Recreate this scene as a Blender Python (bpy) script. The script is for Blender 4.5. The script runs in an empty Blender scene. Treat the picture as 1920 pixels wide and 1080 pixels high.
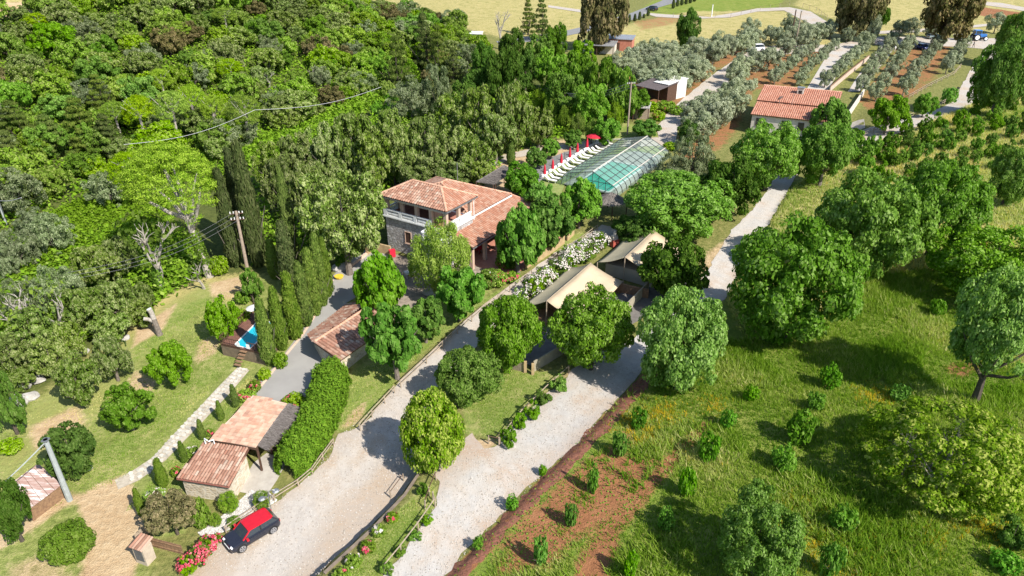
import bpy, math, random
import numpy as np
from mathutils import Vector, Matrix
from mathutils.geometry import delaunay_2d_cdt

rnd = random.Random(7)
rg = np.random.default_rng(7)
scene = bpy.context.scene
COL = scene.collection

# ------------------------------------------------------------------ camera, sky, sun, exposure
FPX, PITCH, CAM_H = 1300.0, math.radians(28.0), 41.0      # focal length in photo pixels (1920 wide)
cam_data = bpy.data.cameras.new("camera")
cam = bpy.data.objects.new("camera", cam_data)
COL.objects.link(cam)
cam.location = (0, 0, CAM_H)
cam.rotation_euler = (math.pi / 2 - PITCH, 0, 0)
cam_data.sensor_width = 36.0
cam_data.lens = 36.0 * FPX / 1920.0
cam_data.clip_start, cam_data.clip_end = 0.5, 6000
scene.camera = cam

SUN_EL, SUN_AZ = math.radians(43), math.atan2(0.72, -0.69)   # azimuth from +Y towards +X
world = bpy.data.worlds.new("World")
scene.world = world
world.use_nodes = True
nt = world.node_tree
nt.nodes.clear()
sky = nt.nodes.new("ShaderNodeTexSky")
sky.sky_type = 'NISHITA'
sky.sun_disc = False
sky.sun_elevation = SUN_EL
sky.sun_rotation = SUN_AZ
sky.altitude = 100
sky.air_density, sky.dust_density, sky.ozone_density = 1.0, 0.6, 1.0
bg = nt.nodes.new("ShaderNodeBackground")
bg.inputs[1].default_value = 0.12
wo = nt.nodes.new("ShaderNodeOutputWorld")
nt.links.new(sky.outputs[0], bg.inputs[0])
nt.links.new(bg.outputs[0], wo.inputs[0])

sun_data = bpy.data.lights.new("sun", 'SUN')
sun_data.energy = 5.0
sun_data.angle = math.radians(0.5)
sun_data.color = (1.0, 0.945, 0.86)
sun = bpy.data.objects.new("sun", sun_data)
COL.objects.link(sun)
sdir = Vector((math.sin(SUN_AZ) * math.cos(SUN_EL), math.cos(SUN_AZ) * math.cos(SUN_EL), math.sin(SUN_EL)))
sun.rotation_euler = (-sdir).to_track_quat('-Z', 'Y').to_euler()
sun.location = sdir * 200

vs = scene.view_settings
vs.view_transform, vs.look = 'Standard', 'None'
vs.exposure, vs.gamma, vs.use_curve_mapping = 0.74, 1.0, False
try:
    cy = scene.cycles
    cy.max_bounces, cy.diffuse_bounces, cy.glossy_bounces, cy.transmission_bounces, cy.transparent_max_bounces = 7, 3, 2, 4, 10
    cy.use_denoising = True
except Exception:
    pass

# ------------------------------------------------------------------ terrain height and pixel -> ground point
_s, _c = math.sin(PITCH), math.cos(PITCH)
_yt = np.linspace(-200, 900, 1101)
_ht = np.interp(_yt, [-200, 30, 90, 220, 330, 520, 900], [0, 0, 4.4, 11.5, 14, 15.5, 16])
_k = np.hanning(31); _k /= _k.sum()
_ht = np.convolve(np.pad(_ht, 15, mode='edge'), _k, 'valid')
def H0(x, y):
    return np.interp(y, _yt, _ht)
def sst(a, b, v):
    t = np.clip((v - a) / (b - a), 0, 1)
    return t * t * (3 - 2 * t)
def polyline_sd(x, y, pts):
    """signed distance to a polyline, positive on its right-hand side"""
    best = np.full(np.shape(x), 1e9); sgn = np.zeros(np.shape(x))
    for (ax, ay), (bx, by) in zip(pts[:-1], pts[1:]):
        dx, dy = bx - ax, by - ay
        L2 = dx * dx + dy * dy
        t = np.clip(((x - ax) * dx + (y - ay) * dy) / L2, 0, 1)
        px, py = x - (ax + t * dx), y - (ay + t * dy)
        d = np.hypot(px, py)
        s = -np.sign(dx * (y - ay) - dy * (x - ax))
        m = d < best - 1e-9
        best = np.where(m, d, best); sgn = np.where(m, s, sgn)
    return best * np.where(sgn == 0, 1, sgn)
def march(px, py, H):
    px = np.asarray(px, float); py = np.asarray(py, float)
    u = (px - 960) / FPX; v = (540 - py) / FPX
    dx, dy, dz = u, _c + v * _s, -_s + v * _c
    lo = np.full(px.shape, 15.0); hi = np.full(px.shape, 1500.0)
    found = np.zeros(px.shape, bool)
    prev = lo.copy()
    for t in np.geomspace(15, 1500, 90):
        below = (CAM_H + dz * t) < H(dx * t, dy * t)
        new = below & ~found
        lo = np.where(new, prev, lo); hi = np.where(new, t, hi)
        found |= below
        prev = np.full(px.shape, t)
    for _ in range(26):
        m = (lo + hi) / 2
        below = (CAM_H + dz * m) < H(dx * m, dy * m)
        hi = np.where(below, m, hi); lo = np.where(below, lo, m)
    return np.stack([dx * lo, dy * lo, CAM_H + dz * lo], -1)

_wall_px = [(540, 1140), (603, 1080), (643, 1045), (700, 992), (757, 932), (783, 893), (796, 868)]
_bank_px = [(770, 1150), (838, 1080), (930, 982), (1040, 872), (1132, 780), (1212, 692), (1300, 612), (1366, 560), (1412, 470), (1476, 362), (1530, 310)]
_val_px = [(-60, 560), (0, 520), (250, 410), (480, 270), (720, 190)]
_a = np.array(_wall_px, float); WALL = [tuple(p[:2]) for p in march(_a[:, 0], _a[:, 1], H0)]
_a = np.array(_val_px, float); VALLEY = [tuple(p[:2]) for p in march(_a[:, 0], _a[:, 1], H0)]
VALLEY = [(-78, 30)] + VALLEY + [(-10, 205), (-60, 285), (-190, 350)]
def H1(x, y):
    d = polyline_sd(x, y, WALL)
    hw = 1.25 * (1 - sst(40, 58, y)) * (1 - 0.85 * sst(43, 47, y) * 0)
    up = hw * sst(0.0, 0.5, d) * sst(-26, -20, x) 
    dv = -polyline_sd(x, y, VALLEY)
    hill = 20 * sst(4, 85, dv) * (1 - sst(240, 330, y) * 0.4)
    return H0(x, y) + up + hill
_a = np.array(_bank_px, float); BANK = [tuple(p[:2]) for p in march(_a[:, 0], _a[:, 1], H1)]
def H(x, y):
    d = polyline_sd(x, y, BANK)
    f = 1 - sst(118, 150, y)
    return H1(x, y) + f * (0.55 * sst(0.1, 0.9, d) + np.minimum(0.055 * np.maximum(d, 0), 3.2))
def GG(pts):
    a = np.array(pts, float)
    return march(a[:, 0], a[:, 1], H)
def axis(lo, hi, fine0, fine1, f, m0, m1, m):
    a = list(np.arange(fine0, fine1 + 1e-6, f))
    left = []; x = fine0; st = f
    while x > m0: st = min(st * 1.12, m); x -= st; left.append(x)
    while x > lo: st *= 1.35; x -= st; left.append(x)
    right = []; x = fine1; st = f
    while x < m1: st = min(st * 1.12, m); x += st; right.append(x)
    while x < hi: st *= 1.35; x += st; right.append(x)
    return np.array(left[::-1] + a + right)
gx = axis(-2500, 2500, -45, 50, .55, -280, 300, 2.6)
gy = axis(-300, 4000, 24, 100, .55, 0, 380, 2.6)
XX, YY = np.meshgrid(gx, gy)
ZZ = H(XX, YY)
import bisect
_gxl, _gyl, _gzl = gx.tolist(), gy.tolist(), ZZ.tolist()
def hz(x, y):
    """height of the ground sheet (bilinear)"""
    i = min(max(bisect.bisect_right(_gxl, x) - 1, 0), len(_gxl) - 2); j = min(max(bisect.bisect_right(_gyl, y) - 1, 0), len(_gyl) - 2)
    fx = (x - _gxl[i]) / (_gxl[i + 1] - _gxl[i]); fy = (y - _gyl[j]) / (_gyl[j + 1] - _gyl[j])
    a, b = _gzl[j], _gzl[j + 1]
    return (a[i] * (1 - fx) + a[i + 1] * fx) * (1 - fy) + (b[i] * (1 - fx) + b[i + 1] * fx) * fy
_ts = np.geomspace(15, 1500, 80).tolist()
def G(px, py):
    """the ground point seen at a pixel of the photograph"""
    u = (px - 960) / FPX; v = (540 - py) / FPX
    dx, dy, dz = u, _c + v * _s, -_s + v * _c
    prev = 15.
    for t in _ts:
        if CAM_H + dz * t < hz(dx * t, dy * t): break
        prev = t
    lo, hi = prev, t
    for _ in range(22):
        m = (lo + hi) / 2
        if CAM_H + dz * m < hz(dx * m, dy * m): hi = m
        else: lo = m
    return Vector((dx * lo, dy * lo, CAM_H + dz * lo))
def Gz(px, py, z):
    u = (px - 960) / FPX; v = (540 - py) / FPX
    d = Vector((u, _c + v * _s, -_s + v * _c))
    return Vector((0, 0, CAM_H)) + d * ((z - CAM_H) / d.z)
def project(p):
    x, y, z = p[..., 0], p[..., 1], p[..., 2] - CAM_H
    zc = y * _c - z * _s
    return 960 + FPX * x / zc, 540 - FPX * (y * _s + z * _c) / zc, zc

# ------------------------------------------------------------------ polygons
def inside(x, y, poly):
    r = np.zeros(np.shape(x), bool)
    n = len(poly)
    for i in range(n):
        ax, ay = poly[i][:2]; bx, by = poly[(i + 1) % n][:2]
        if ay == by: continue
        c = ((ay > y) != (by > y)) & (x < (bx - ax) * (y - ay) / (by - ay) + ax)
        r ^= c
    return r
def edge_dist(x, y, poly):
    best = np.full(np.shape(x), 1e9)
    n = len(poly)
    for i in range(n):
        ax, ay = poly[i][:2]; bx, by = poly[(i + 1) % n][:2]
        dx, dy = bx - ax, by - ay
        t = np.clip(((x - ax) * dx + (y - ay) * dy) / (dx * dx + dy * dy + 1e-9), 0, 1)
        best = np.minimum(best, np.hypot(x - ax - t * dx, y - ay - t * dy))
    return best
def soft(x, y, poly, f):
    d = edge_dist(x, y, poly)
    sd = np.where(inside(x, y, poly), d, -d)
    return sst(-f, f, sd)

# ------------------------------------------------------------------ materials
MATS = {}
def nodes_of(name):
    m = bpy.data.materials.new(name); m.use_nodes = True
    t = m.node_tree; t.nodes.clear()
    out = t.nodes.new("ShaderNodeOutputMaterial")
    return m, t, out
def N(t, kind, **kw):
    n = t.nodes.new(kind)
    for k, v in kw.items(): setattr(n, k, v)
    return n
def c4(c): return (c[0], c[1], c[2], 1.0)
def noise(t, scale, detail=4, rough=.55, coord=None, dist=0):
    n = N(t, "ShaderNodeTexNoise")
    n.inputs["Scale"].default_value = scale; n.inputs["Detail"].default_value = detail
    n.inputs["Roughness"].default_value = rough; n.inputs["Distortion"].default_value = dist
    if coord is None:
        coord = N(t, "ShaderNodeNewGeometry").outputs["Position"]
    t.links.new(coord, n.inputs["Vector"])
    return n.outputs["Fac"]
def ramp(t, fac, stops, interp='LINEAR'):
    r = N(t, "ShaderNodeValToRGB"); r.color_ramp.interpolation = interp
    e = r.color_ramp.elements
    while len(e) < len(stops): e.new(0.5)
    for k, (p, c) in enumerate(stops):
        e[k].position = p; e[k].color = c4(c)
    t.links.new(fac, r.inputs[0])
    return r.outputs[0]
def mixc(t, fac, a, b, mode='MIX'):
    m = N(t, "ShaderNodeMix", data_type='RGBA', blend_type=mode)
    for k, v in ((0, fac), (6, a), (7, b)):
        if isinstance(v, (int, float)): m.inputs[k].default_value = v
        elif isinstance(v, tuple): m.inputs[k].default_value = c4(v)
        else: t.links.new(v, m.inputs[k])
    return m.outputs[2]
def math1(t, op, a, b=None, clamp=False):
    m = N(t, "ShaderNodeMath", operation=op); m.use_clamp = clamp
    for k, v in ((0, a), (1, b)):
        if v is None: continue
        if isinstance(v, (int, float)): m.inputs[k].default_value = v
        else: t.links.new(v, m.inputs[k])
    return m.outputs[0]
def bump(t, bsdf, h, dist=.03, strength=.6):
    b = N(t, "ShaderNodeBump"); b.inputs["Distance"].default_value = dist; b.inputs["Strength"].default_value = strength
    t.links.new(h, b.inputs["Height"]); t.links.new(b.outputs[0], bsdf.inputs["Normal"])
def solid(name, c, c2=None, scale=3., rough=.8, bumpd=0., bscale=None, spec=.3, metal=0., detail=5, lo=.35, hi=.65):
    if name in MATS: return MATS[name]
    m, t, out = nodes_of(name)
    b = N(t, "ShaderNodeBsdfPrincipled")
    b.inputs["Roughness"].default_value = rough; b.inputs["Metallic"].default_value = metal
    b.inputs["Specular IOR Level"].default_value = spec
    if c2 is None: c2 = tuple(x * .8 for x in c)
    f = noise(t, scale, detail)
    t.links.new(ramp(t, f, [(lo, c), (hi, c2)]), b.inputs["Base Color"])
    if bumpd:
        bump(t, b, noise(t, bscale or scale * 3, 4), bumpd)
    t.links.new(b.outputs[0], out.inputs[0])
    MATS[name] = m
    return m
def tinted(name, stops, rough=.8, objrand=False, bumpd=0., bscale=20, spec=.25, blotch=.25):
    """colour picked per piece: from the face attribute 'tint', or per object"""
    if name in MATS: return MATS[name]
    m, t, out = nodes_of(name)
    b = N(t, "ShaderNodeBsdfPrincipled"); b.inputs["Roughness"].default_value = rough
    b.inputs["Specular IOR Level"].default_value = spec
    if objrand: f = N(t, "ShaderNodeObjectInfo").outputs["Random"]
    else: f = N(t, "ShaderNodeAttribute", attribute_name="tint").outputs["Fac"]
    col = ramp(t, f, stops)
    n = noise(t, 2.2, 5)
    col = mixc(t, blotch, col, ramp(t, n, [(.35, (.25, .24, .22)), (.65, (1., 1., 1.))]), 'MULTIPLY')
    t.links.new(col, b.inputs["Base Color"])
    if bumpd: bump(t, b, noise(t, bscale, 4), bumpd)
    t.links.new(b.outputs[0], out.inputs[0])
    MATS[name] = m
    return m
def leaf(name, a, b_, c=None, trans=.36, var=.22, rough=.8, spec=.06):
    """foliage: colour per leaf (tint attribute) and a shift per plant"""
    if name in MATS: return MATS[name]
    m, t, out = nodes_of(name)
    at = N(t, "ShaderNodeAttribute", attribute_name="tint").outputs["Fac"]
    stops = [(0.05, a), (.55, b_)] + ([(.95, c)] if c else [])
    col = ramp(t, at, stops)
    r = N(t, "ShaderNodeObjectInfo").outputs["Random"]
    hsv = N(t, "ShaderNodeHueSaturation")
    t.links.new(col, hsv.inputs["Color"])
    t.links.new(math1(t, 'ADD', math1(t, 'MULTIPLY', r, .014), .485), hsv.inputs["Hue"])
    v = math1(t, 'FRACT', math1(t, 'MULTIPLY', r, 7.31))
    t.links.new(math1(t, 'ADD', math1(t, 'MULTIPLY', v, var * 2), 1 - var), hsv.inputs["Value"])
    sv = math1(t, 'FRACT', math1(t, 'MULTIPLY', r, 3.77))
    t.links.new(math1(t, 'ADD', math1(t, 'MULTIPLY', sv, .16), .96), hsv.inputs["Saturation"])
    p = N(t, "ShaderNodeBsdfPrincipled"); p.inputs["Roughness"].default_value = rough
    p.inputs["Specular IOR Level"].default_value = spec
    t.links.new(hsv.outputs[0], p.inputs["Base Color"])
    tr = N(t, "ShaderNodeBsdfTranslucent")
    tc = mixc(t, 1.0, hsv.outputs[0], (1.15, 1.3, .55), 'MULTIPLY')
    t.links.new(tc, tr.inputs[0])
    mx = N(t, "ShaderNodeMixShader"); mx.inputs[0].default_value = trans
    t.links.new(p.outputs[0], mx.inputs[1]); t.links.new(tr.outputs[0], mx.inputs[2])
    t.links.new(mx.outputs[0], out.inputs[0])
    MATS[name] = m
    return m

# ------------------------------------------------------------------ objects
def tag(o, label=None, cat=None, group=None, kind=None):
    if label: o["label"] = label
    if cat: o["category"] = cat
    if group: o["group"] = group
    if kind: o["kind"] = kind
    return o
def thing(name, loc, label, cat, group=None, rz=0):
    o = bpy.data.objects.new(name, None); COL.objects.link(o)
    o.location = loc; o.rotation_euler = (0, 0, rz); o.empty_display_size = .3
    return tag(o, label, cat, group)
def inst(name, mesh, parent, loc=(0, 0, 0), rot=(0, 0, 0), scale=(1, 1, 1)):
    o = bpy.data.objects.new(name, mesh); COL.objects.link(o)
    o.parent = parent; o.location = loc; o.rotation_euler = rot; o.scale = scale
    return o
def np_mesh(name, verts, faces, mat, tint=None, smooth=False):
    """faces: (n,3) or (n,4) array"""
    me = bpy.data.meshes.new(name)
    verts = np.asarray(verts, np.float32); faces = np.asarray(faces, np.int32)
    nf, k = faces.shape
    me.vertices.add(len(verts)); me.vertices.foreach_set("co", verts.ravel())
    me.loops.add(nf * k); me.loops.foreach_set("vertex_index", faces.ravel())
    me.polygons.add(nf); me.polygons.foreach_set("loop_start", np.arange(0, nf * k, k, dtype=np.int32))
    me.polygons.foreach_set("use_smooth", np.full(nf, smooth))
    if tint is not None:
        a = me.attributes.new("tint", 'FLOAT', 'FACE'); a.data.foreach_set("value", np.asarray(tint, np.float32))
    me.update(calc_edges=True)
    if mat: me.materials.append(mat)
    return me
class MB:
    def __init__(s): s.v = []; s.f = []; s.t = []
    def add(s, vs_, fs, tint=0.):
        o = len(s.v); s.v += [tuple(v) for v in vs_]
        for f in fs: s.f.append(tuple(i + o for i in f)); s.t.append(tint)
        return s
    def box(s, c, d, rz=0, tint=0., tilt=None):
        x, y, z = d[0] / 2, d[1] / 2, d[2] / 2
        ca, sa = math.cos(rz), math.sin(rz)
        vv = []
        for k in range(8):
            a, b, e = (x if k & 1 else -x), (y if k & 2 else -y), (z if k & 4 else -z)
            vv.append((c[0] + a * ca - b * sa, c[1] + a * sa + b * ca, c[2] + e))
        return s.add(vv, [(0, 2, 3, 1), (4, 5, 7, 6), (0, 1, 5, 4), (2, 6, 7, 3), (0, 4, 6, 2), (1, 3, 7, 5)], tint)
    def beam(s, a, b, w, h, up=(0, 0, 1), tint=0.):
        a, b = Vector(a), Vector(b); d = (b - a).normalized(); u = Vector(up)
        r = d.cross(u)
        if r.length < 1e-4: r = d.cross(Vector((0, 1, 0)))
        r = r.normalized() * (w / 2); u = r.cross(d).normalized() * (h / 2)
        vv = [a - r - u, a + r - u, a + r + u, a - r + u, b - r - u, b + r - u, b + r + u, b - r + u]
        return s.add(vv, [(0, 1, 2, 3), (7, 6, 5, 4), (0, 4, 5, 1), (1, 5, 6, 2), (2, 6, 7, 3), (3, 7, 4, 0)], tint)
    def tube(s, pts, rad, n=7, cap=True, tint=0.):
        pts = [Vector(p) for p in pts]
        if isinstance(rad, (int, float)): rad = [rad] * len(pts)
        o = len(s.v); ref = Vector((.31, .95, .05))
        for i, p in enumerate(pts):
            d = (pts[min(i + 1, len(pts) - 1)] - pts[max(i - 1, 0)]).normalized()
            r = ref if abs(d.dot(ref)) < .9 else Vector((1, 0, 0))
            u = d.cross(r).normalized(); w = d.cross(u)
            for k in range(n):
                a = 2 * math.pi * k / n
                s.v.append(tuple(p + (u * math.cos(a) + w * math.sin(a)) * rad[i]))
        for i in range(len(pts) - 1):
            for k in range(n):
                k2 = (k + 1) % n
                s.f.append((o + i * n + k, o + i * n + k2, o + (i + 1) * n + k2, o + (i + 1) * n + k)); s.t.append(tint)
        if cap:
            s.f.append(tuple(o + k for k in range(n))[::-1]); s.t.append(tint)
            s.f.append(tuple(o + (len(pts) - 1) * n + k for k in range(n))); s.t.append(tint)
        return s
    def prism(s, poly, z0, z1, tint=0.):
        """polygon (x,y) extruded between heights (numbers or per-vertex lists)"""
        n = len(poly)
        z0 = [z0] * n if isinstance(z0, (int, float)) else z0
        z1 = [z1] * n if isinstance(z1, (int, float)) else z1
        vv = [(p[0], p[1], z) for p, z in zip(poly, z0)] + [(p[0], p[1], z) for p, z in zip(poly, z1)]
        fs = [tuple(range(n))[::-1], tuple(range(n, 2 * n))] + [(i, (i + 1) % n, n + (i + 1) % n, n + i) for i in range(n)]
        return s.add(vv, fs, tint)
    def slab(s, quad, th, tint=0.):
        """polygon in space thickened downward along its normal"""
        q = [Vector(p) for p in quad]; n = (q[1] - q[0]).cross(q[2] - q[0]).normalized()
        if n.z < 0: n = -n
        k = len(q); vv = q + [p - n * th for p in q]
        return s.add(vv, [tuple(range(k)), tuple(range(k, 2 * k))[::-1]] + [(i, k + i, k + (i + 1) % k, (i + 1) % k) for i in range(k)], tint)
    def mesh(s, name, mat, off=(0, 0, 0), smooth=False):
        me = bpy.data.meshes.new(name)
        me.from_pydata([(v[0] - off[0], v[1] - off[1], v[2] - off[2]) for v in s.v], [], s.f)
        a = me.attributes.new("tint", 'FLOAT', 'FACE'); a.data.foreach_set("value", np.array(s.t, np.float32))
        me.materials.append(mat)
        if smooth: me.polygons.foreach_set("use_smooth", [True] * len(me.polygons))
        me.update()
        import bmesh
        bm = bmesh.new(); bm.from_mesh(me); bmesh.ops.recalc_face_normals(bm, faces=bm.faces); bm.to_mesh(me); bm.free()
        return me
    def build(s, name, mat, parent=None, local=False, smooth=False, root=None):
        off = (0, 0, 0)
        if parent is not None and not local:
            r = root or parent
            while r.parent is not None: r = r.parent
            off = r.location
        o = bpy.data.objects.new(name, s.mesh(name, mat, off, smooth)); COL.objects.link(o)
        if parent is not None: o.parent = parent
        return o
# ------------------------------------------------------------------ ground sheet
nx, ny = len(gx), len(gy)
gv = np.stack([XX.ravel(), YY.ravel(), ZZ.ravel()], 1)
ii = np.arange(nx * ny).reshape(ny, nx)
gf = np.stack([ii[:-1, :-1].ravel(), ii[:-1, 1:].ravel(), ii[1:, 1:].ravel(), ii[1:, :-1].ravel()], 1)

def wpoly(px): return [tuple(p[:2]) for p in GG(px)]
RIGHT_EDGE = [(838, 1080), (930, 982), (1040, 872), (1132, 780), (1212, 692), (1300, 612), (1366, 560), (1412, 470), (1476, 362)]
Z = dict(lawn=0 * XX, dry=0 * XX, red=0 * XX, tan=0 * XX, forest=0 * XX, meadow=0 * XX)
def zone(key, px, f, w=1.0):
    Z[key] = np.maximum(Z[key], w * soft(XX, YY, wpoly(px), f))
# wooded slope and undergrowth (dark leaf litter) on the left
zone('forest', [(-300, 1300), (-300, -60), (640, -60), (720, 20), (890, 60), (960, 130), (1130, 170), (1150, 210), (1060, 255), (935, 290), (930, 330), (740, 350), (735, 470), (640, 500), (480, 515), (380, 525), (290, 590), (170, 650), (90, 720), (-40, 800)], 2.5)
zone('lawn', [(-200, 1300), (-200, 860), (60, 740), (200, 650), (300, 570), (380, 525), (480, 510), (640, 500), (600, 640), (500, 740), (420, 850), (330, 960), (300, 1080), (240, 1300)], 2.0, .55)
zone('dry', [(-60, 930), (60, 760), (180, 660), (300, 560), (380, 520), (470, 510), (480, 545), (380, 580), (320, 640), (240, 700), (160, 800), (60, 900), (0, 1000)], 2.5, .95)
zone('lawn', [(470, 530), (380, 580), (300, 650), (240, 690), (222, 680), (290, 610), (340, 570)], 1.2, .9)
zone('lawn', [(425, 690), (330, 770), (250, 845), (195, 880), (180, 850), (290, 770), (380, 690)], 1.6, 1)
zone('tan', [(190, 905), (235, 890), (262, 940), (275, 1010), (250, 1080), (170, 1200), (110, 1200), (170, 1010), (140, 935)], 1.3)
zone('tan', [(60, 945), (140, 915), (160, 930), (40, 1010), (-40, 1060), (-40, 1020)], .9, .7)
zone('lawn', [(560, 700), (664, 690), (720, 640), (830, 600), (905, 555), (990, 500), (1100, 440), (1090, 435), (900, 500), (800, 530), (700, 560), (700, 600), (590, 690)], 1.0, 1)
zone('lawn', [(600, 800), (664, 690), (880, 575), (960, 530), (940, 550), (890, 580), (760, 690), (690, 780), (640, 812)], .8, 1)
zone('lawn', [(870, 760), (800, 700), (940, 690), (1000, 700), (1062, 690), (970, 790), (935, 838), (905, 815), (870, 815)], 1.0, 1)
zone('lawn', [(560, 1200), (640, 1080), (700, 1005), (770, 935), (815, 900), (818, 945), (765, 1015), (712, 1085), (650, 1200)], .5, 1)
zone('lawn', [(225, 960), (300, 880), (400, 770), (470, 700), (475, 730), (380, 850), (330, 930), (350, 1000), (300, 1010)], .8, .9)
zone('lawn', [(1060, 240), (1180, 230), (1260, 255), (1250, 290), (1080, 300)], 1.5, .8)
zone('lawn', [(985, 160), (1100, 250), (1050, 260), (930, 300), (940, 200)], 3, .6)
zone('tan', [(860, 360), (940, 290), (1080, 255), (1080, 300), (1010, 340), (900, 380)], 2.0, .85)
zone('tan', [(390, 530), (470, 513), (482, 545), (400, 572)], 1.5, .85)
zone('tan', [(250, 690), (300, 715), (275, 755), (235, 725)], 1.2, .8)
zone('tan', [(50, 800), (150, 755), (165, 800), (60, 855)], 1.5, .8)
zone('tan', [(255, 615), (335, 565), (305, 620), (245, 655)], 1.2, .85)
zone('tan', [(370, 640), (420, 620), (410, 660), (360, 690)], 1.2, .8)
zone('tan', [(0, 1060), (100, 1020), (150, 1080), (100, 1160), (0, 1160)], 1.2, .55)
zone('tan', [(655, 770), (690, 745), (690, 785), (640, 812), (630, 806)], .8, .7)
# orchard on the right of the upper road
zone('meadow', RIGHT_EDGE[:-1] + [(1480, 345), (1640, 262), (1840, 180), (2100, 40), (2500, 300), (2300, 1300), (700, 1300)], .5, 1)
zone('dry', [(1372, 560), (1420, 465), (1482, 350), (1640, 262), (1840, 180), (2100, 60), (2200, 330), (1840, 300), (1640, 350), (1530, 430), (1480, 540)], 3, .62)
zone('red', RIGHT_EDGE[:6] + [(1250, 680), (1170, 775), (1080, 862), (960, 985), (880, 1080)], .35, .9)
zone('red', [(905, 1040), (960, 985), (1040, 900), (1130, 840), (1180, 800), (1190, 830), (1110, 920), (1050, 1000), (960, 1040)], 1.5, .72)
zone('red', [(1060, 1140), (1080, 1040), (1140, 960), (1220, 880), (1300, 800), (1345, 775), (1310, 830), (1240, 910), (1170, 1000), (1130, 1140)], 1.0, .8)
zone('red', [(1010, 960), (1060, 900), (1150, 850), (1240, 860), (1200, 930), (1110, 1000), (1030, 1060), (960, 1080), (900, 1085)], 2.0, .85)
zone('red', [(1290, 720), (1330, 660), (1400, 640), (1380, 680)], 1.5, .7)
zone('red', [(1760, 690), (1830, 660), (1870, 690), (1800, 710)], 1.0, .7)
zone('tan', [(1320, 470), (1370, 440), (1420, 400), (1430, 430), (1380, 520), (1320, 590), (1290, 580)], 1.0, .6)
zone('tan', [(1000, 740), (1100, 690), (1110, 670), (1060, 700), (950, 800), (935, 830), (905, 850), (880, 820), (920, 825)], .5, .8)
# olive groves on tilled red soil, fields behind
for pp in ([(1130, 130), (1200, 110), (1400, 88), (1440, 95), (1350, 130), (1310, 170), (1250, 230), (1180, 160)],
           [(1280, 320), (1260, 260), (1330, 190), (1420, 115), (1520, 85), (1560, 90), (1500, 165), (1420, 170), (1390, 240), (1370, 270)],
           [(1600, 190), (1680, 84), (1790, 84), (1760, 150), (1700, 192), (1660, 222)]):
    zone('red', pp, 1.5, .56)
zone('dry', [(600, -80), (690, 18), (740, 20), (890, 60), (1000, 90), (1100, 80), (1100, -80)], 3, .62)
zone('dry', [(1130, 110), (1150, 50), (1290, 20), (1500, 20), (1600, 60), (1560, 88), (1400, 92), (1180, 118)], 3, .62)
zone('dry', [(1480, 10), (1600, -80), (2100, -80), (2050, 40), (1850, 66), (1640, 66)], 3, .6)
zone('red', [(1820, 10), (1960, 30), (1960, 50), (1830, 28)], 2, .9)
zone('red', [(1180, 40), (1270, 25), (1300, 40), (1200, 60)], 3, .5)
zone('tan', [(-100, 40), (-100, 10), (20, 4), (120, 6), (60, 30)], 3, 1)
zone('dry', [(-100, 12), (100, -2), (200, -6), (200, -60), (-200, -60)], 3, 1)
zone('meadow', [(1180, 30), (1240, -10), (1480, -10), (1460, 14), (1280, 28)], 3, .8)

gm, gt, gout = nodes_of("ground_material")
ga = N(gt, "ShaderNodeAttribute", attribute_name="zone_a"); gb = N(gt, "ShaderNodeAttribute", attribute_name="zone_b")
sa = N(gt, "ShaderNodeSeparateColor"); gt.links.new(ga.outputs["Color"], sa.inputs[0])
sb = N(gt, "ShaderNodeSeparateColor"); gt.links.new(gb.outputs["Color"], sb.inputs[0])
n1 = noise(gt, .45, 7, .62); n2 = noise(gt, 1.9, 6, .65); n3 = noise(gt, 9., 4, .6); n4 = noise(gt, .12, 4)
def wmask(w, nz, k=.9):
    """zone weight broken up by noise: patchy, ragged borders"""
    e = math1(gt, 'SUBTRACT', math1(gt, 'ADD', w, math1(gt, 'MULTIPLY', math1(gt, 'SUBTRACT', nz, .5), k)), .36)
    return math1(gt, 'MULTIPLY', e, 4., clamp=True)
nz12 = math1(gt, 'ADD', math1(gt, 'MULTIPLY', n1, .5), math1(gt, 'MULTIPLY', n2, .5))
nz123 = math1(gt, 'ADD', math1(gt, 'MULTIPLY', nz12, .7), math1(gt, 'MULTIPLY', n3, .3))
col = ramp(gt, n2, [(.3, (.10, .12, .03)), (.55, (.19, .19, .06)), (.75, (.28, .24, .10))])
col = mixc(gt, wmask(sb.outputs[1], nz12), col, ramp(gt, n2, [(.3, (.055, .07, .02)), (.6, (.10, .12, .03)), (.8, (.16, .15, .06))]))
col = mixc(gt, wmask(sb.outputs[2], nz12), col, ramp(gt, nz123, [(.34, (.08, .14, .018)), (.5, (.17, .22, .036)), (.66, (.32, .29, .09))]))
col = mixc(gt, wmask(sa.outputs[1], nz123, 1.5), col, ramp(gt, nz123, [(.36, (.23, .23, .07)), (.5, (.37, .32, .125)), (.66, (.47, .38, .19))]))
col = mixc(gt, wmask(sa.outputs[0], nz123, 1.5), col, ramp(gt, nz123, [(.36, (.12, .185, .035)), (.5, (.20, .245, .06)), (.64, (.36, .32, .14))]))
col = mixc(gt, wmask(sa.outputs[2], nz123, 1.7), col, ramp(gt, nz123, [(.36, (.19, .080, .038)), (.55, (.29, .132, .062)), (.72, (.36, .20, .105))]))
col = mixc(gt, wmask(sb.outputs[0], nz123, 1.0), col, ramp(gt, nz123, [(.38, (.36, .24, .13)), (.55, (.47, .35, .21)), (.7, (.56, .46, .32))]))
gbs = N(gt, "ShaderNodeBsdfPrincipled"); gbs.inputs["Roughness"].default_value = .95; gbs.inputs["Specular IOR Level"].default_value = .1
gt.links.new(col, gbs.inputs["Base Color"])
bump(gt, gbs, math1(gt, 'ADD', n3, math1(gt, 'MULTIPLY', n2, 2.)), .12, .8)
gt.links.new(gbs.outputs[0], gout.inputs[0])
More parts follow.
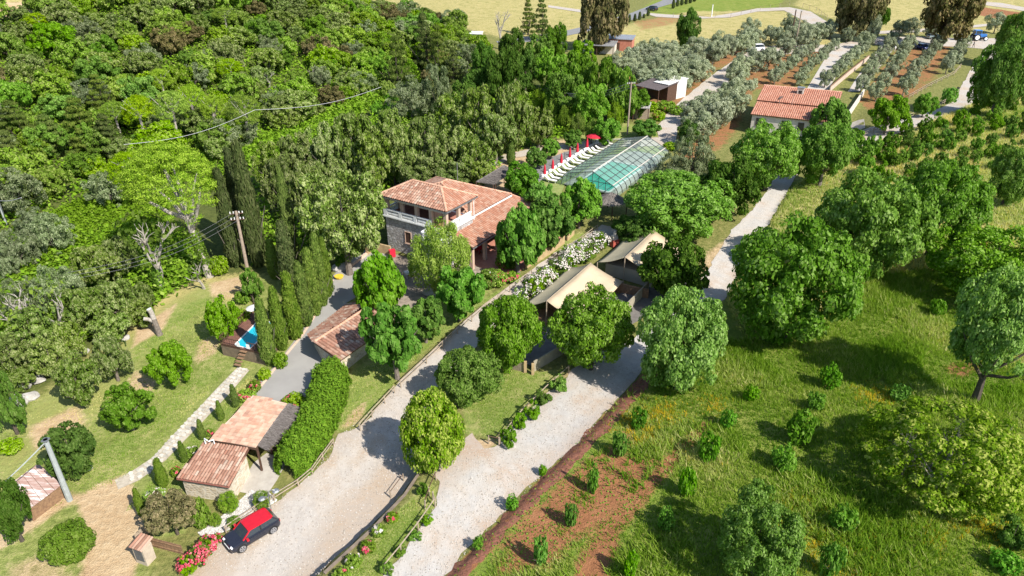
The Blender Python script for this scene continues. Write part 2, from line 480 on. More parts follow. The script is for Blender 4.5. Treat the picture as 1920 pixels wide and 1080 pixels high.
gme = np_mesh("ground", gv, gf, gm, smooth=True)
for nm, ks in (("zone_a", ('lawn', 'dry', 'red')), ("zone_b", ('tan', 'forest', 'meadow'))):
    at = gme.color_attributes.new(nm, 'FLOAT_COLOR', 'POINT')
    arr = np.ones((nx * ny, 4), np.float32)
    for k, key in enumerate(ks): arr[:, k] = Z[key].ravel()
    at.data.foreach_set("color", arr.ravel())
ground = bpy.data.objects.new("ground", gme); COL.objects.link(ground); tag(ground, "grassy and earthy hillside ground under the whole estate", kind='structure')

# ------------------------------------------------------------------ roads, paths and paved sheets draped on the ground
def dense(poly, step, jit=0., close=True):
    out = []; n = len(poly)
    for i in range(n if close else n - 1):
        a, b = np.array(poly[i][:2]), np.array(poly[(i + 1) % n][:2])
        L = np.hypot(*(b - a)); k = max(1, int(L / step))
        nrm = np.array([-(b - a)[1], (b - a)[0]]) / (L + 1e-9)
        for j in range(k):
            p = a + (b - a) * j / k
            out.append(p + nrm * rg.normal(0, jit) if jit else p)
    if not close: out.append(np.array(poly[-1][:2]))
    return out
def drape(name, wp, mat, dz, step=1.2, jit=.0, label=None, kind='structure', flat=None):
    edge = dense(wp, step, jit)
    xs = [p[0] for p in edge]; ys = [p[1] for p in edge]
    X, Y = np.meshgrid(np.arange(min(xs), max(xs), step), np.arange(min(ys), max(ys), step))
    X = X.ravel(); Y = Y.ravel()
    ep = [(p[0], p[1]) for p in edge]
    m = inside(X, Y, ep) & (edge_dist(X, Y, ep) > step * .45)
    pts = [Vector(p) for p in ep] + [Vector(p) for p in zip(X[m], Y[m])]
    ne = len(ep)
    r = delaunay_2d_cdt(pts, [(i, (i + 1) % ne) for i in range(ne)], [list(range(ne))], 1, 1e-5)
    v = np.array([(p.x, p.y) for p in r[0]])
    z = H(v[:, 0], v[:, 1]) + dz if flat is None else np.full(len(v), flat)
    f = np.array([t for t in r[2] if len(t) == 3])
    a = v[f[:, 1]] - v[f[:, 0]]; b = v[f[:, 2]] - v[f[:, 0]]
    flip = (a[:, 0] * b[:, 1] - a[:, 1] * b[:, 0]) < 0
    f[flip] = f[flip][:, ::-1]
    o = bpy.data.objects.new(name, np_mesh(name, np.column_stack([v, z]), f, mat, smooth=True)); COL.objects.link(o)
    return tag(o, label, kind=kind)

CENTRES = [wpoly(q) for q in ([(430, 1150), (480, 1080), (565, 965), (680, 855), (742, 785), (800, 712), (880, 632), (960, 556), (1050, 482), (1112, 440)],
    [(700, 1160), (765, 1085), (862, 960), (960, 862), (1060, 772), (1150, 692), (1240, 616), (1320, 545), (1382, 460), (1440, 376), (1462, 344)])]
def tracks(o):
    me = o.data; n = len(me.vertices); co = np.empty(n * 3, np.float32); me.vertices.foreach_get("co", co); co = co.reshape(-1, 3)
    d = np.minimum(*[np.abs(polyline_sd(co[:, 0], co[:, 1], c)) for c in CENTRES])
    a = me.attributes.new("track", 'FLOAT', 'POINT'); a.data.foreach_set("value", (np.exp(-((d - .85) / .38) ** 2)).astype(np.float32))
    b = me.attributes.new("verge", 'FLOAT', 'POINT'); b.data.foreach_set("value", sst(1.5, 3.2, d).astype(np.float32))
    return o
def gravel(name, base, dust, soil, fine=38):
    m, t, out = nodes_of(name)
    a = noise(t, .28, 5, .6); b = noise(t, fine, 3, .7); c = noise(t, 3.2, 6, .7); d = noise(t, 11, 4, .7)
    col = ramp(t, c, [(.3, tuple(x * .78 for x in base)), (.7, base)])
    col = mixc(t, ramp(t, a, [(.42, (0, 0, 0)), (.68, (1, 1, 1))]), col, dust)
    k = math1(t, 'MULTIPLY', math1(t, 'ADD', a, d), .5)
    col = mixc(t, math1(t, 'MULTIPLY', ramp(t, k, [(.54, (0, 0, 0)), (.64, (1, 1, 1))]), .75), col, soil)
    ta = N(t, "ShaderNodeAttribute", attribute_name="track").outputs["Fac"]; tv = N(t, "ShaderNodeAttribute", attribute_name="verge").outputs["Fac"]
    col = mixc(t, math1(t, 'MULTIPLY', math1(t, 'MULTIPLY', tv, c), .75), col, soil)
    col = mixc(t, math1(t, 'MULTIPLY', math1(t, 'MULTIPLY', ta, a), .9), col, tuple(min(.56, x * 1.12) for x in base))
    col = mixc(t, .8, col, ramp(t, b, [(.3, (.5, .5, .5)), (.46, (.95, .95, .95)), (.7, (1.1, 1.09, 1.07))]), 'MULTIPLY')
    col = mixc(t, math1(t, 'MULTIPLY', ramp(t, d, [(.66, (0, 0, 0)), (.76, (1, 1, 1))]), .3), col, (.2, .17, .13))
    p = N(t, "ShaderNodeBsdfPrincipled"); p.inputs["Roughness"].default_value = .95; p.inputs["Specular IOR Level"].default_value = .1
    t.links.new(col, p.inputs["Base Color"])
    bump(t, p, math1(t, 'ADD', b, math1(t, 'MULTIPLY', c, 2.)), .03, .8)
    t.links.new(p.outputs[0], out.inputs[0])
    return m
GRAVEL = gravel("pale_gravel", (.47, .43, .385), (.43, .36, .285), (.36, .255, .165))
GRAVEL2 = gravel("white_gravel", (.48, .455, .425), (.45, .385, .315), (.37, .25, .17))
LANE = solid("grey_lane", (.285, .275, .255), (.25, .24, .225), .5, .9, .008, 40)
CONC = solid("concrete_pale", (.42, .39, .34), (.33, .30, .26), 1.5, .9, .015, 25)
ASPH = solid("asphalt_old", (.22, .22, .22), (.17, .17, .17), 1.2, .9, .01, 30)
TERRA = solid("terracotta_paving", (.42, .19, .13), (.33, .14, .10), 2.5, .8, .01, 12)
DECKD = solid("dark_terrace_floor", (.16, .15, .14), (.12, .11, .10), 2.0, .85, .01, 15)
SOIL = solid("red_bank_soil", (.27, .115, .07), (.15, .06, .04), 3.0, .95, .15, 6)

tracks(drape("gravel_drive", wpoly([(180, 1240), (345, 1085), (396, 1030), (430, 995), (525, 935), (588, 887), (622, 848), (634, 812), (662, 806), (694, 783), (706, 768), (748, 716), (792, 676), (850, 622), (903, 576), (950, 540), (990, 511), (1040, 475), (1090, 447), (1128, 422), (1160, 428), (1148, 445), (1105, 462), (1060, 492), (1010, 530), (962, 572), (918, 622), (872, 672), (838, 722), (812, 780), (806, 840), (790, 876), (765, 915), (735, 948), (690, 993), (640, 1040), (596, 1085), (480, 1240)]), GRAVEL, .03, .7, .09))
tracks(drape("gravel_road", wpoly([(600, 1240), (716, 1084), (768, 1018), (816, 948), (822, 905), (808, 885), (845, 838), (885, 812), (908, 842), (930, 840), (950, 812), (985, 778), (1020, 742), (1066, 700), (1105, 668), (1180, 640), (1250, 590), (1300, 548), (1330, 502), (1372, 432), (1410, 394), (1440, 356), (1452, 330), (1500, 318), (1480, 352), (1466, 378), (1446, 412), (1408, 466), (1384, 512), (1358, 562), (1296, 612), (1208, 692), (1166, 742), (1126, 782), (1086, 830), (1036, 872), (976, 926), (926, 982), (868, 1040), (832, 1084), (700, 1240)]), GRAVEL2, .03, .7, .09))
_be = [(838, 1080), (930, 982), (1040, 872), (1132, 780), (1212, 692), (1262, 645)]
drape("earth_bank", wpoly([(800, 1118)] + _be + [(x + 26 - 10 * k / 6, y + 14) for k, (x, y) in list(enumerate(_be))[::-1]] + [(815, 1130)]), SOIL, .05, .5, .12)
drape("paved_lane", wpoly([(455, 742), (490, 715), (530, 668), (566, 620), (602, 566), (622, 520), (652, 488), (690, 466), (730, 476), (738, 492), (720, 520), (690, 545), (650, 568), (600, 640), (612, 690), (580, 742), (540, 758)]), LANE, .03, .9)
drape("paved_yard", wpoly([(444, 922), (476, 868), (500, 850), (540, 862), (520, 900), (500, 930), (478, 928)]), CONC, .04, .8)
drape("far_gravel_track", wpoly([(1235, 262), (1232, 238), (1258, 205), (1305, 165), (1348, 132), (1395, 101), (1420, 90), (1470, 84), (1560, 84), (1652, 69), (1680, 72), (1590, 92), (1500, 100), (1440, 104), (1402, 124), (1375, 148), (1335, 182), (1300, 208), (1272, 238), (1268, 262)]), GRAVEL, .05, 2.0, .1)
drape("far_lane", wpoly([(912, 312), (940, 292), (990, 281), (1072, 270), (1120, 262), (1232, 258), (1270, 262), (1268, 272), (1235, 274), (1120, 277), (1050, 281), (960, 298), (930, 312)]), GRAVEL, .06, 1.6)
drape("parking_road", wpoly([(1580, 262), (1630, 240), (1700, 222), (1760, 205), (1796, 185), (1800, 165), (1815, 140), (1832, 112), (1846, 92), (1790, 88), (1700, 84), (1640, 84), (1645, 70), (1720, 69), (1800, 72), (1905, 72), (1880, 100), (1868, 130), (1862, 158), (1850, 185), (1800, 208), (1720, 238), (1650, 262), (1600, 280)]), GRAVEL, .05, 2.0, .1)
drape("white_track", wpoly([(1512, 168), (1535, 130), (1560, 88), (1605, 82), (1590, 110), (1570, 140), (1552, 170)]), GRAVEL2, .07, 2.0)
drape("white_track", wpoly([(1590, 172), (1610, 140), (1640, 105), (1650, 84), (1682, 84), (1655, 120), (1630, 150), (1612, 172)]), GRAVEL2, .07, 2.0)
drape("paved_yard", wpoly([(1575, 228), (1620, 224), (1622, 240), (1600, 250), (1575, 250)]), CONC, .06, 1.5)
drape("asphalt_road", wpoly([(930, 78), (1060, 58), (1100, 49), (1180, 26), (1240, 2), (1300, -30), (1330, -30), (1270, 4), (1222, 18), (1200, 34), (1100, 60), (1050, 70), (940, 86)]), ASPH, .07, 2.5)
drape("far_track", wpoly([(1205, 24), (1260, 28), (1330, 32), (1380, 24), (1420, 16), (1480, 14), (1520, 22), (1552, 42), (1535, 52), (1500, 36), (1470, 20), (1420, 22), (1370, 33), (1300, 36), (1230, 32)]), GRAVEL, .09, 2.5)
drape("far_track", wpoly([(1630, 60), (1700, 56), (1800, 50), (1880, 42), (1880, 46), (1800, 55), (1700, 62), (1640, 64)]), GRAVEL, .09, 2.5)
drape("far_track", wpoly([(1835, 2), (1880, 6), (1960, 22), (1960, 30), (1900, 17), (1840, 9)]), GRAVEL, .07, 2.5)
drape("far_track", wpoly([(1028, 10), (1100, 20), (1100, 25), (1028, 14)]), GRAVEL, .07, 2.5)
drape("valley_path", wpoly([(590, 225), (640, 205), (700, 181), (730, 172), (732, 180), (700, 192), (640, 214), (600, 232)]), solid("path_dust", (.42, .36, .22), (.32, .29, .16), 1, .95), .07, 1.5)
drape("pool_lawn", wpoly([(1000, 350), (1040, 318), (1100, 285), (1150, 262), (1180, 262), (1110, 312), (1060, 345), (1050, 368)]), solid("pool_grass", (.16, .22, .05), (.24, .26, .09), 1.2, .95, .05, 30), .06, 1.2)
drape("grey_court", wpoly([(950, 352), (1010, 305), (1060, 285), (1110, 276), (1120, 286), (1040, 326), (1000, 352)]), solid("court_grey", (.20, .195, .19), (.17, .165, .16), .8, .9), .05, 1.4)
drape("stone_yard", wpoly([(735, 476), (700, 520), (700, 600), (830, 560), (960, 520), (985, 500), (900, 470), (850, 480), (800, 492)]), solid("yard_stone", (.30, .25, .20), (.18, .15, .12), 2.2, .9, .03, 9), .05, 1.0)
drape("terrace_paving", wpoly([(880, 495), (925, 512), (975, 510), (1075, 440), (1072, 425), (1010, 395), (880, 470)]), TERRA, .09, 1.0)
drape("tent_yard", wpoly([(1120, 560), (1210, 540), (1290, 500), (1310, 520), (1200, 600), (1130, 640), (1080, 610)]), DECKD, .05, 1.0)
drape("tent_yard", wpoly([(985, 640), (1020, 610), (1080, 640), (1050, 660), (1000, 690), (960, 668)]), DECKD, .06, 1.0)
# ------------------------------------------------------------------ foliage generators
def unit(v): return v / (np.linalg.norm(v, axis=-1, keepdims=True) + 1e-9)
def leaf_quads(P, Nn, L, W, rng):
    t = rng.normal(size=P.shape); t -= Nn * (t * Nn).sum(1, keepdims=True); t = unit(t)
    b = np.cross(Nn, t)
    L = L[:, None] * .5; W = W[:, None] * .5
    v = np.stack([P - t * L, P + b * W - t * L * .1, P + t * L, P - b * W - t * L * .1], 1).reshape(-1, 3)
    return v, np.arange(len(P) * 4, dtype=np.int32).reshape(-1, 4)
def centres(K, shape, rng):
    i = np.arange(K) + .5
    ph = np.arccos(1 - 2 * i / K); th = math.pi * (1 + 5 ** .5) * i + rng.uniform(0, 6)
    d = np.stack([np.cos(th) * np.sin(ph), np.sin(th) * np.sin(ph), np.cos(ph)], 1) + rng.normal(0, .09, (K, 3))
    d = unit(d)
    ax = unit(rng.normal(size=(6, 3)))
    lobe = sum(np.maximum(0, d @ a) ** 3 for a in ax); lobe = lobe / lobe.max()
    if shape == 'round':
        r = .66 + .26 * lobe + rng.uniform(-.08, .08, K)
        c = d * r[:, None]; c[:, 2] = .5 + c[:, 2] * .52
    elif shape == 'full':
        r = .80 + .12 * lobe + rng.uniform(-.05, .05, K)
        c = d * r[:, None]; c[:, 2] = .5 + c[:, 2] * .55
    elif shape == 'open':
        r = .5 + .38 * lobe + rng.uniform(-.16, .16, K)
        c = d * r[:, None]; c[:, 2] = .48 + c[:, 2] * .55
    elif shape == 'dome':
        d[:, 2] = np.abs(d[:, 2]) * np.where(rng.random(K) < .82, 1, -.25); d = unit(d)
        r = .80 + .1 * lobe + rng.uniform(-.06, .06, K)
        c = d * r[:, None]; c[:, 2] = .28 + c[:, 2] * .72
    elif shape == 'oval':
        z = rng.uniform(.03, .98, K); th = rng.uniform(0, 6.283, K)
        prof = np.sin(np.pi * np.clip(z, .0, 1) ** .72) ** .6
        r = prof * (.82 + rng.uniform(-.1, .08, K))
        c = np.stack([np.cos(th) * r, np.sin(th) * r, z], 1)
    elif shape == 'column':
        z = (np.arange(K) + .5) / K; th = i * 2.399
        prof = np.clip(np.minimum(z * 7, 1) * (1 - z ** 2.2) ** .8, .08, 1)
        r = prof * (.62 + rng.uniform(-.12, .12, K))
        c = np.stack([np.cos(th) * r, np.sin(th) * r, z * .95 + .01], 1)
    elif shape == 'tiers':
        lv = rng.integers(0, 8, K); z = (lv + .5) / 8 + rng.normal(0, .012, K)
        th = rng.uniform(0, 6.283, K); r = (1.02 - z) ** .8 * np.sqrt(rng.uniform(.04, 1, K))
        c = np.stack([np.cos(th) * r, np.sin(th) * r, z], 1)
    elif shape == 'spray':
        z = rng.uniform(0.1, 1, K); th = rng.uniform(0, 6.283, K); r = (.15 + .75 * z) * np.sqrt(rng.uniform(.05, 1, K))
        c = np.stack([np.cos(th) * r, np.sin(th) * r, z], 1)
    return c
def crown_mesh(name, mat, n, leafsz, K, rc, shape, seed, zs=.6, aspect=.62, up=.35, fill=.12, hang=0., flat=1., pale=0.):
    rng = np.random.default_rng(seed)
    axis_pt = np.array([0, 0, .45])
    if shape in ('round', 'full', 'open') and K > 45:
        M = max(7, int(K ** .5 * (1.5 if shape != 'open' else 1.1)))
        B = centres(M, shape, rng)
        inw = {'round': .74, 'full': .82, 'open': .8, 'dome': .86}[shape]
        B = axis_pt + (B - axis_pt) * inw * rng.uniform(.86, 1.1, (M, 1))
        Rb = (.40 if shape != 'open' else .36) * (16 / M) ** .4 * rng.uniform(.7, 1.2, M)
        kb = rng.integers(0, M, K)
        ob = unit(B - axis_pt)
        dd = unit(rng.normal(size=(K, 3)) + ob[kb] * 1.1 + np.array([0, 0, .35]))
        C = B[kb] + dd * (Rb[kb] * rng.uniform(.7, 1.05, K))[:, None] * np.array([1, 1, zs * (flat if shape == 'dome' else 1)])
        o = unit(dd + ob[kb] * .5)
        rc = rc * .72
    else:
        C = centres(K, shape, rng)
        o = unit(C - axis_pt)
    rck = rc * rng.uniform(.65, 1.35, len(C))
    k = rng.integers(0, len(C), n)
    off = unit(rng.normal(size=(n, 3)) + o[k] * .75 + np.array([0, 0, .25]))
    rad = rck[k] * (1 - .45 * rng.random(n) ** 2)
    P = C[k] + off * rad[:, None] * np.array([1, 1, zs * flat])
    inn = rng.random(n) < fill
    P[inn] = axis_pt + (P[inn] - axis_pt) * rng.uniform(.25, .8, (inn.sum(), 1))
    if hang:
        P[:, 2] -= hang * rng.random(n) ** 1.5
    Nn = unit(off + rng.normal(size=(n, 3)) * .55 + np.array([0, 0, up]))
    if shape == 'column': Nn = unit(off * np.array([1, 1, .3]) + rng.normal(size=(n, 3)) * .35)
    L = leafsz * rng.uniform(.7, 1.35, n)
    if shape not in ('column', 'tiers', 'spray'):
        r_ = np.hypot(P[:, 0], P[:, 1]); P[:, :2] *= .95 / np.quantile(r_, .968)
        z0, z1 = np.quantile(P[:, 2], (.02, .98)); P[:, 2] = .03 + (P[:, 2] - z0) * .94 / (z1 - z0)
    v, f = leaf_quads(P, Nn, L, L * aspect, rng)
    ct = rng.uniform(.0, .42, len(C))
    tint = np.clip(ct[k] + rng.uniform(0, .42, n), 0, .8)
    if pale:
        tipd = ((off * o[k]).sum(1) > .55) & (rng.random(n) < pale)
        tint[tipd] = rng.uniform(.85, 1, tipd.sum())
    if shape == 'column':
        q = v.reshape(-1, 4, 3); q[:, :, 2] = P[:, None, 2] + (q[:, :, 2] - P[:, None, 2]) * .24
    return np_mesh(name, v, f, mat, tint)
def trunk_mesh(name, mat, seed, h_clear=.35, r=.028, spread=.32, limbs=6, top=.82, lean=.03, n=7):
    """unit-height trunk with limbs"""
    R = random.Random(seed); mb = MB()
    lx, ly = R.uniform(-lean, lean), R.uniform(-lean, lean)
    pts = [(0, 0, -.04), (lx * .3, ly * .3, h_clear * .5), (lx, ly, h_clear), (lx * 1.5, ly * 1.5, (h_clear + top) / 2), (lx * 1.2, ly * 1.2, top)]
    mb.tube(pts, [r * 1.35, r, r * .8, r * .45, r * .12], n)
    for i in range(limbs):
        a = i * 6.283 / limbs + R.uniform(-.4, .4); z0 = h_clear * R.uniform(.85, 1.25); s = spread * R.uniform(.6, 1.1)
        z1 = min(.95, z0 + R.uniform(.18, .42))
        p0 = Vector((lx, ly, z0)); p2 = Vector((lx + math.cos(a) * s, ly + math.sin(a) * s, z1))
        p1 = (p0 + p2) / 2 + Vector((0, 0, -.03 + R.uniform(-.02, .03)))
        mb.tube([p0, p1, p2], [r * .55, r * .36, r * .1], 5, False)
    return mb.mesh(name, mat)

BARK = solid("bark_grey", (.20, .17, .14), (.11, .09, .075), 6, .95, .04, 25)
BARKD = solid("bark_dark", (.10, .08, .06), (.06, .05, .04), 6, .95, .04, 25)
BARKP = solid("bark_pale", (.40, .36, .31), (.26, .23, .20), 5, .95, .04, 25)
LF = dict(
    broad=leaf("leaf_broad", (0.065, 0.16, 0.018), (0.13, 0.265, 0.032), (0.22, 0.34, 0.08)),
    fig=leaf("leaf_fig", (0.055, 0.165, 0.018), (0.115, 0.275, 0.03), (0.19, 0.34, 0.07)),
    walnut=leaf("leaf_walnut", (0.065, 0.15, 0.02), (0.14, 0.27, 0.04), (0.24, 0.36, 0.105)),
    dark=leaf("leaf_dark", (0.035, 0.09, 0.014), (0.075, 0.155, 0.024), (0.125, 0.21, 0.05)),
    lime=leaf("leaf_lime", (.075, .17, .012), (.13, .24, .02), (.2, .29, .06)),
    yellow=leaf("leaf_yellow", (0.085, 0.18, 0.022), (0.16, 0.275, 0.03), (0.35, 0.41, 0.11)),
    holm=leaf("leaf_holm", (0.058, 0.105, 0.018), (0.12, 0.185, 0.036), (0.25, 0.29, 0.12), trans=.15),
    maquis=leaf("leaf_maquis", (0.078, 0.17, 0.014), (0.155, 0.275, 0.026), (0.27, 0.35, 0.09), trans=.25, var=.3),
    olive=leaf("leaf_olive", (0.165, 0.205, 0.115), (0.27, 0.31, 0.19), (0.42, 0.45, 0.31), trans=.15, var=.15),
    sage=leaf("leaf_sage", (.085, .125, .05), (.15, .195, .09), (.27, .31, .18), trans=.2, var=.2),
    pine=leaf("leaf_pine", (0.085, 0.18, 0.014), (0.17, 0.285, 0.025), (0.25, 0.36, 0.05), trans=.15),
    cypress=leaf("leaf_cypress", (0.05, 0.1, 0.016), (0.095, 0.155, 0.026), (0.14, 0.2, 0.045), trans=.1, var=.15),
    cypressd=leaf("leaf_cypress_dark", (.034, .055, .018), (.062, .088, .028), (.10, .12, .05), trans=.1, var=.15),
    hedge=leaf("leaf_hedge", (0.085, 0.2, 0.022), (0.15, 0.29, 0.035), (0.22, 0.34, 0.07), trans=.15),
    cedar=leaf("leaf_cedar", (.045, .080, .018), (.085, .125, .028), (.14, .17, .05), trans=.1),
    brown=leaf("leaf_brown", (0.065, 0.072, 0.022), (0.13, 0.12, 0.048), (0.22, 0.18, 0.09), trans=.15),
    pepper=leaf("leaf_pepper", (0.1, 0.195, 0.024), (0.19, 0.29, 0.045), (0.28, 0.36, 0.1), trans=.3),
)
SPEC = {}   # kind -> (crown meshes, trunk meshes, clear-trunk fraction)
def species(kind, mat, shape, n, lsz, K, rc, count, tf, trunk, seed, **kw):
    n = int(n * 1.9); lsz *= .72; K = int(K * (1.25 if shape in ('round', 'full', 'open', 'dome') else 1))
    SPEC[kind] = ([crown_mesh(kind + "_crown", mat, n, lsz, K, rc, shape, seed + i * 17, **kw) for i in range(count)],
                  [trunk_mesh(kind + "_trunk", trunk, seed + i, h_clear=max(.1, tf * 1.1 + .08)) for i in range(min(count, 2))], tf)
species('broad_big', LF['broad'], 'round', 12000, .08, 170, .21, 2, .14, BARK, 100, pale=.25)
species('walnut_big', LF['walnut'], 'round', 14000, .072, 220, .19, 3, .12, BARKD, 130, pale=.25)
species('broad', LF['broad'], 'round', 6000, .12, 90, .24, 3, .2, BARK, 160, pale=.2)
species('fig', LF['fig'], 'round', 4200, .16, 80, .24, 3, .22, BARK, 190, pale=.25, aspect=.8, up=.6)
species('dark', LF['dark'], 'round', 6000, .11, 100, .23, 2, .14, BARKD, 220, pale=.2)
species('lime', LF['lime'], 'full', 6000, .11, 34, .34, 1, .03, BARK, 240, pale=.2)
species('linden', LF['yellow'], 'oval', 11000, .085, 150, .2, 1, .02, BARK, 250, pale=.5, up=.6)
species('sprawl', LF['yellow'], 'round', 11000, .058, 230, .13, 1, .04, BARKP, 260, pale=.4, fill=.05)
species('holm_big', LF['holm'], 'full', 12000, .075, 210, .17, 2, .22, BARK, 270, pale=.5, aspect=.5)
species('holm', LF['holm'], 'round', 5200, .115, 100, .22, 4, .16, BARK, 300, pale=.4, aspect=.55)
species('maquis', LF['maquis'], 'round', 4200, .125, 80, .24, 4, .08, BARKD, 340, pale=.3)
species('green', LF['broad'], 'full', 5200, .115, 100, .22, 3, .12, BARKD, 380, pale=.2)
species('olive', LF['olive'], 'open', 3600, .17, 60, .27, 4, .18, BARK, 400, aspect=.24, pale=.3, up=.2)
species('olive_round', LF['sage'], 'full', 6000, .10, 120, .2, 2, .12, BARK, 430, aspect=.35, pale=.35)
species('pine', LF['pine'], 'dome', 5600, .085, 110, .2, 3, .5, BARKP, 450, aspect=.3, flat=.55, pale=.3, fill=.05)
species('pine_big', LF['pine'], 'dome', 15000, .06, 210, .15, 1, .48, BARKP, 470, aspect=.3, flat=.5, pale=.4, fill=.06)
species('cypress', LF['cypress'], 'column', 6500, .40, 150, .42, 2, .02, BARK, 480, aspect=.35, zs=.14, pale=.3)
species('cypressd', LF['cypressd'], 'column', 6500, .40, 150, .46, 2, .02, BARK, 500, aspect=.35, zs=.12, pale=.3)
species('cedar', LF['cedar'], 'tiers', 5200, .10, 150, .15, 2, .05, BARKD, 520, aspect=.3, flat=.35, pale=.25, fill=0)
species('brown', LF['brown'], 'round', 6500, .11, 100, .22, 2, .16, BARKD, 540, pale=.3)
species('pepper', LF['pepper'], 'round', 9000, .10, 110, .2, 1, .16, BARK, 560, aspect=.28, hang=.16, pale=.3)
species('shrub', LF['maquis'], 'full', 1300, .2, 34, .3, 3, 0., BARKD, 580, pale=.3)
species('shrubd', LF['broad'], 'open', 1500, .2, 40, .28, 4, 0., BARKD, 600, pale=.2)
species('sapling', LF['fig'], 'open', 420, .3, 26, .3, 4, .06, BARK, 620, pale=.2)
species('ball', LF['yellow'], 'full', 3200, .12, 32, .3, 1, 0., BARKD, 640, aspect=.4)
species('oleander', LF['maquis'], 'full', 2200, .17, 50, .26, 3, 0., BARKD, 660, aspect=.3)
species('willow', LF['pepper'], 'round', 4200, .15, 70, .22, 1, .15, BARK, 670, aspect=.2, hang=.4)

# undecorated limbs for bare and half-dead trees
def branch_mesh(name, mat, seed, depth=4, spread=.75, r=.035, n=5):
    R = random.Random(seed); mb = MB()
    def grow(p, d, L, r0, k):
        pts = [p]; dd = d.copy()
        for j in range(3):
            dd = (dd + Vector((R.uniform(-.25, .25), R.uniform(-.25, .25), R.uniform(-.08, .16)))).normalized()
            pts.append(pts[-1] + dd * L / 3)
        mb.tube(pts, [r0, r0 * .85, r0 * .72, r0 * .55], n if k > 1 else 4, False)
        if k == 0: return
        m = 3 if k > 1 else 2
        for j in range(m):
            a = R.uniform(0, 6.28)
            nd = (dd + Vector((math.cos(a), math.sin(a), R.uniform(-.2, .35))) * spread).normalized()
            grow(pts[-1] if j else pts[2], nd, L * R.uniform(.55, .8), r0 * .55, k - 1)
    grow(Vector((0, 0, -.03)), Vector((.05, 0, 1)), .42, r, depth)
    return mb.mesh(name, mat)
BARKW = solid("bark_bleached", (.36, .33, .28), (.24, .215, .185), 5, .95, .03, 25)
TWIG = branch_mesh('twigs', solid('twig_grey', (.24, .22, .20), (.17, .155, .14), 5, .95), 31, r=.016)
BRANCH = [branch_mesh("bare_limbs", BARKW, 5, r=.06), branch_mesh("bare_limbs", BARKW, 11, r=.055), branch_mesh("bare_limbs", BARKW, 23, 3, .9, r=.055)]

KINDNAME = dict(broad_big='mulberry_tree', walnut_big='walnut_tree', broad='leafy_tree', fig='fig_tree', holm='oak_tree', holm_big='oak_tree', maquis='bushy_tree', green='green_tree', olive='olive_tree', olive_round='silvery_tree', pine='pine_tree', brown='brownish_tree', pepper='pepper_tree', willow='weeping_tree', linden='linden_tree')
LANDMARKS = [(1282, 640, "the walnut where the red bank ends"), (1500, 560, "the largest walnut"), (1775, 850, "the sprawling fig"), (1430, 1010, "the young walnut at the bottom edge"), (1870, 700, "the leaning trunk"), (1190, 790, "the yellow flower patch"), (1640, 745, "the far yellow flower patch"), (1000, 960, "the bare red soil"), (1330, 835, "the end of the red furrow"), (1525, 1000, "the golden flower patch"), (960, 1000, "the road's lower bend"), (60, 15, "the sandy clearing"), (335, 60, "the topmost umbrella pine"), (350, 225, "the umbrella pine row"), (235, 268, "the left cable end"), (480, 205, "the middle of the cable"), (715, 163, "the right cable end"), (12, 395, "the pole at the left edge"), (385, 130, "the dead branches halfway up"), (130, 150, "the dead branches on the left"), (700, 30, "the yellow field corner"), (590, 140, "the dead trunk above the valley path"), (545, 40, "the crest of the slope"), (90, 240, "the dark layered conifers"), (250, 40, "the small hilltop pines"), (460, 90, "the brow of the slope"),
 (360, 330, "the ivy-trunked umbrella pine"), (460, 400, "the insulator pole"), (540, 350, "the tall dark cypresses"), (642, 400, "the massive holm oak"), (740, 315, "the pole behind the house"), (780, 345, "the loggia roof"), (850, 330, "the main house roof"), (925, 320, "the brush-roofed shelter"), (958, 285, "the single slim cypress"), (1060, 215, "the dry reeds"), (730, 170, "the bamboo clump"), (800, 170, "the silvery willow-like tree"), (893, 72, "the tiny white-roofed hut"), (981, 150, "the tiny brown-roofed hut"),
 (300, 470, "the half-dead forked oak"), (90, 600, "the crooked dead branches"), (290, 600, "the cut stump"), (55, 745, "the pale boulders"), (120, 450, "the green valley"), (15, 700, "the bright tree at the left edge"),
 (1140, 95, "the red-walled shed"), (1176, 200, "the wooden utility pole"), (1188, 220, "the grey canopy"), (1245, 175, "the white marquee"), (1290, 55, "the round dark field tree"), (1416, 95, "the white van"), (1340, 165, "the pale gravel track"), (1485, 70, "the pair of poles"), (1300, 300, "the pool cover end"), (1400, 210, "the farm building"), (1500, 165, "the farm chimney"), (1600, 140, "the pale panel wall"), (1540, 130, "the white track"), (1729, 93, "the dark blue car"), (1751, 70, "the silver car"), (1830, 70, "the blue tractor"), (1677, 95, "the person in white"), (1795, 165, "the road bend"), (1655, 30, "the small round dark tree"),
 (1550, 285, "the right of the two round walnuts"), (1632, 400, "the walnut on the dry slope"), (1768, 380, "the walnut with bent trunk"), (1900, 320, "the dark walnut at the right edge"), (1700, 235, "the far road fence"), (1862, 200, "the trees over the far road"), (1800, 270, "the middle of the grassy slope")]
LM = np.array([(a, b) for a, b, _ in LANDMARKS], float); USED = set()
def near(base, px, py):
    """a label that places one of many alike plants by the nearest landmarks"""
    d = np.hypot((LM[:, 0] - px), (LM[:, 1] - py) * 1.4)
    lab = base
    for i in np.argsort(d)[:5]:
        dx, dy = px - LM[i, 0], py - LM[i, 1]
        how = ("left of " if dx < 0 else "right of ") if abs(dx) > abs(dy) * 1.2 else ("behind " if dy < 0 else "in front of ")
        far_ = "" if d[i] < 45 else "a little way "
        lab = base + " " + far_ + how + LANDMARKS[i][2]
        if len(lab.split()) > 16: lab = base + " " + how + LANDMARKS[i][2]
        if lab not in USED and len(lab.split()) <= 16: break
    USED.add(lab)
    return lab if len(lab.split()) <= 16 else base
def size_word(w, lo, hi): return "large " if w > hi else "small " if w < lo else ""
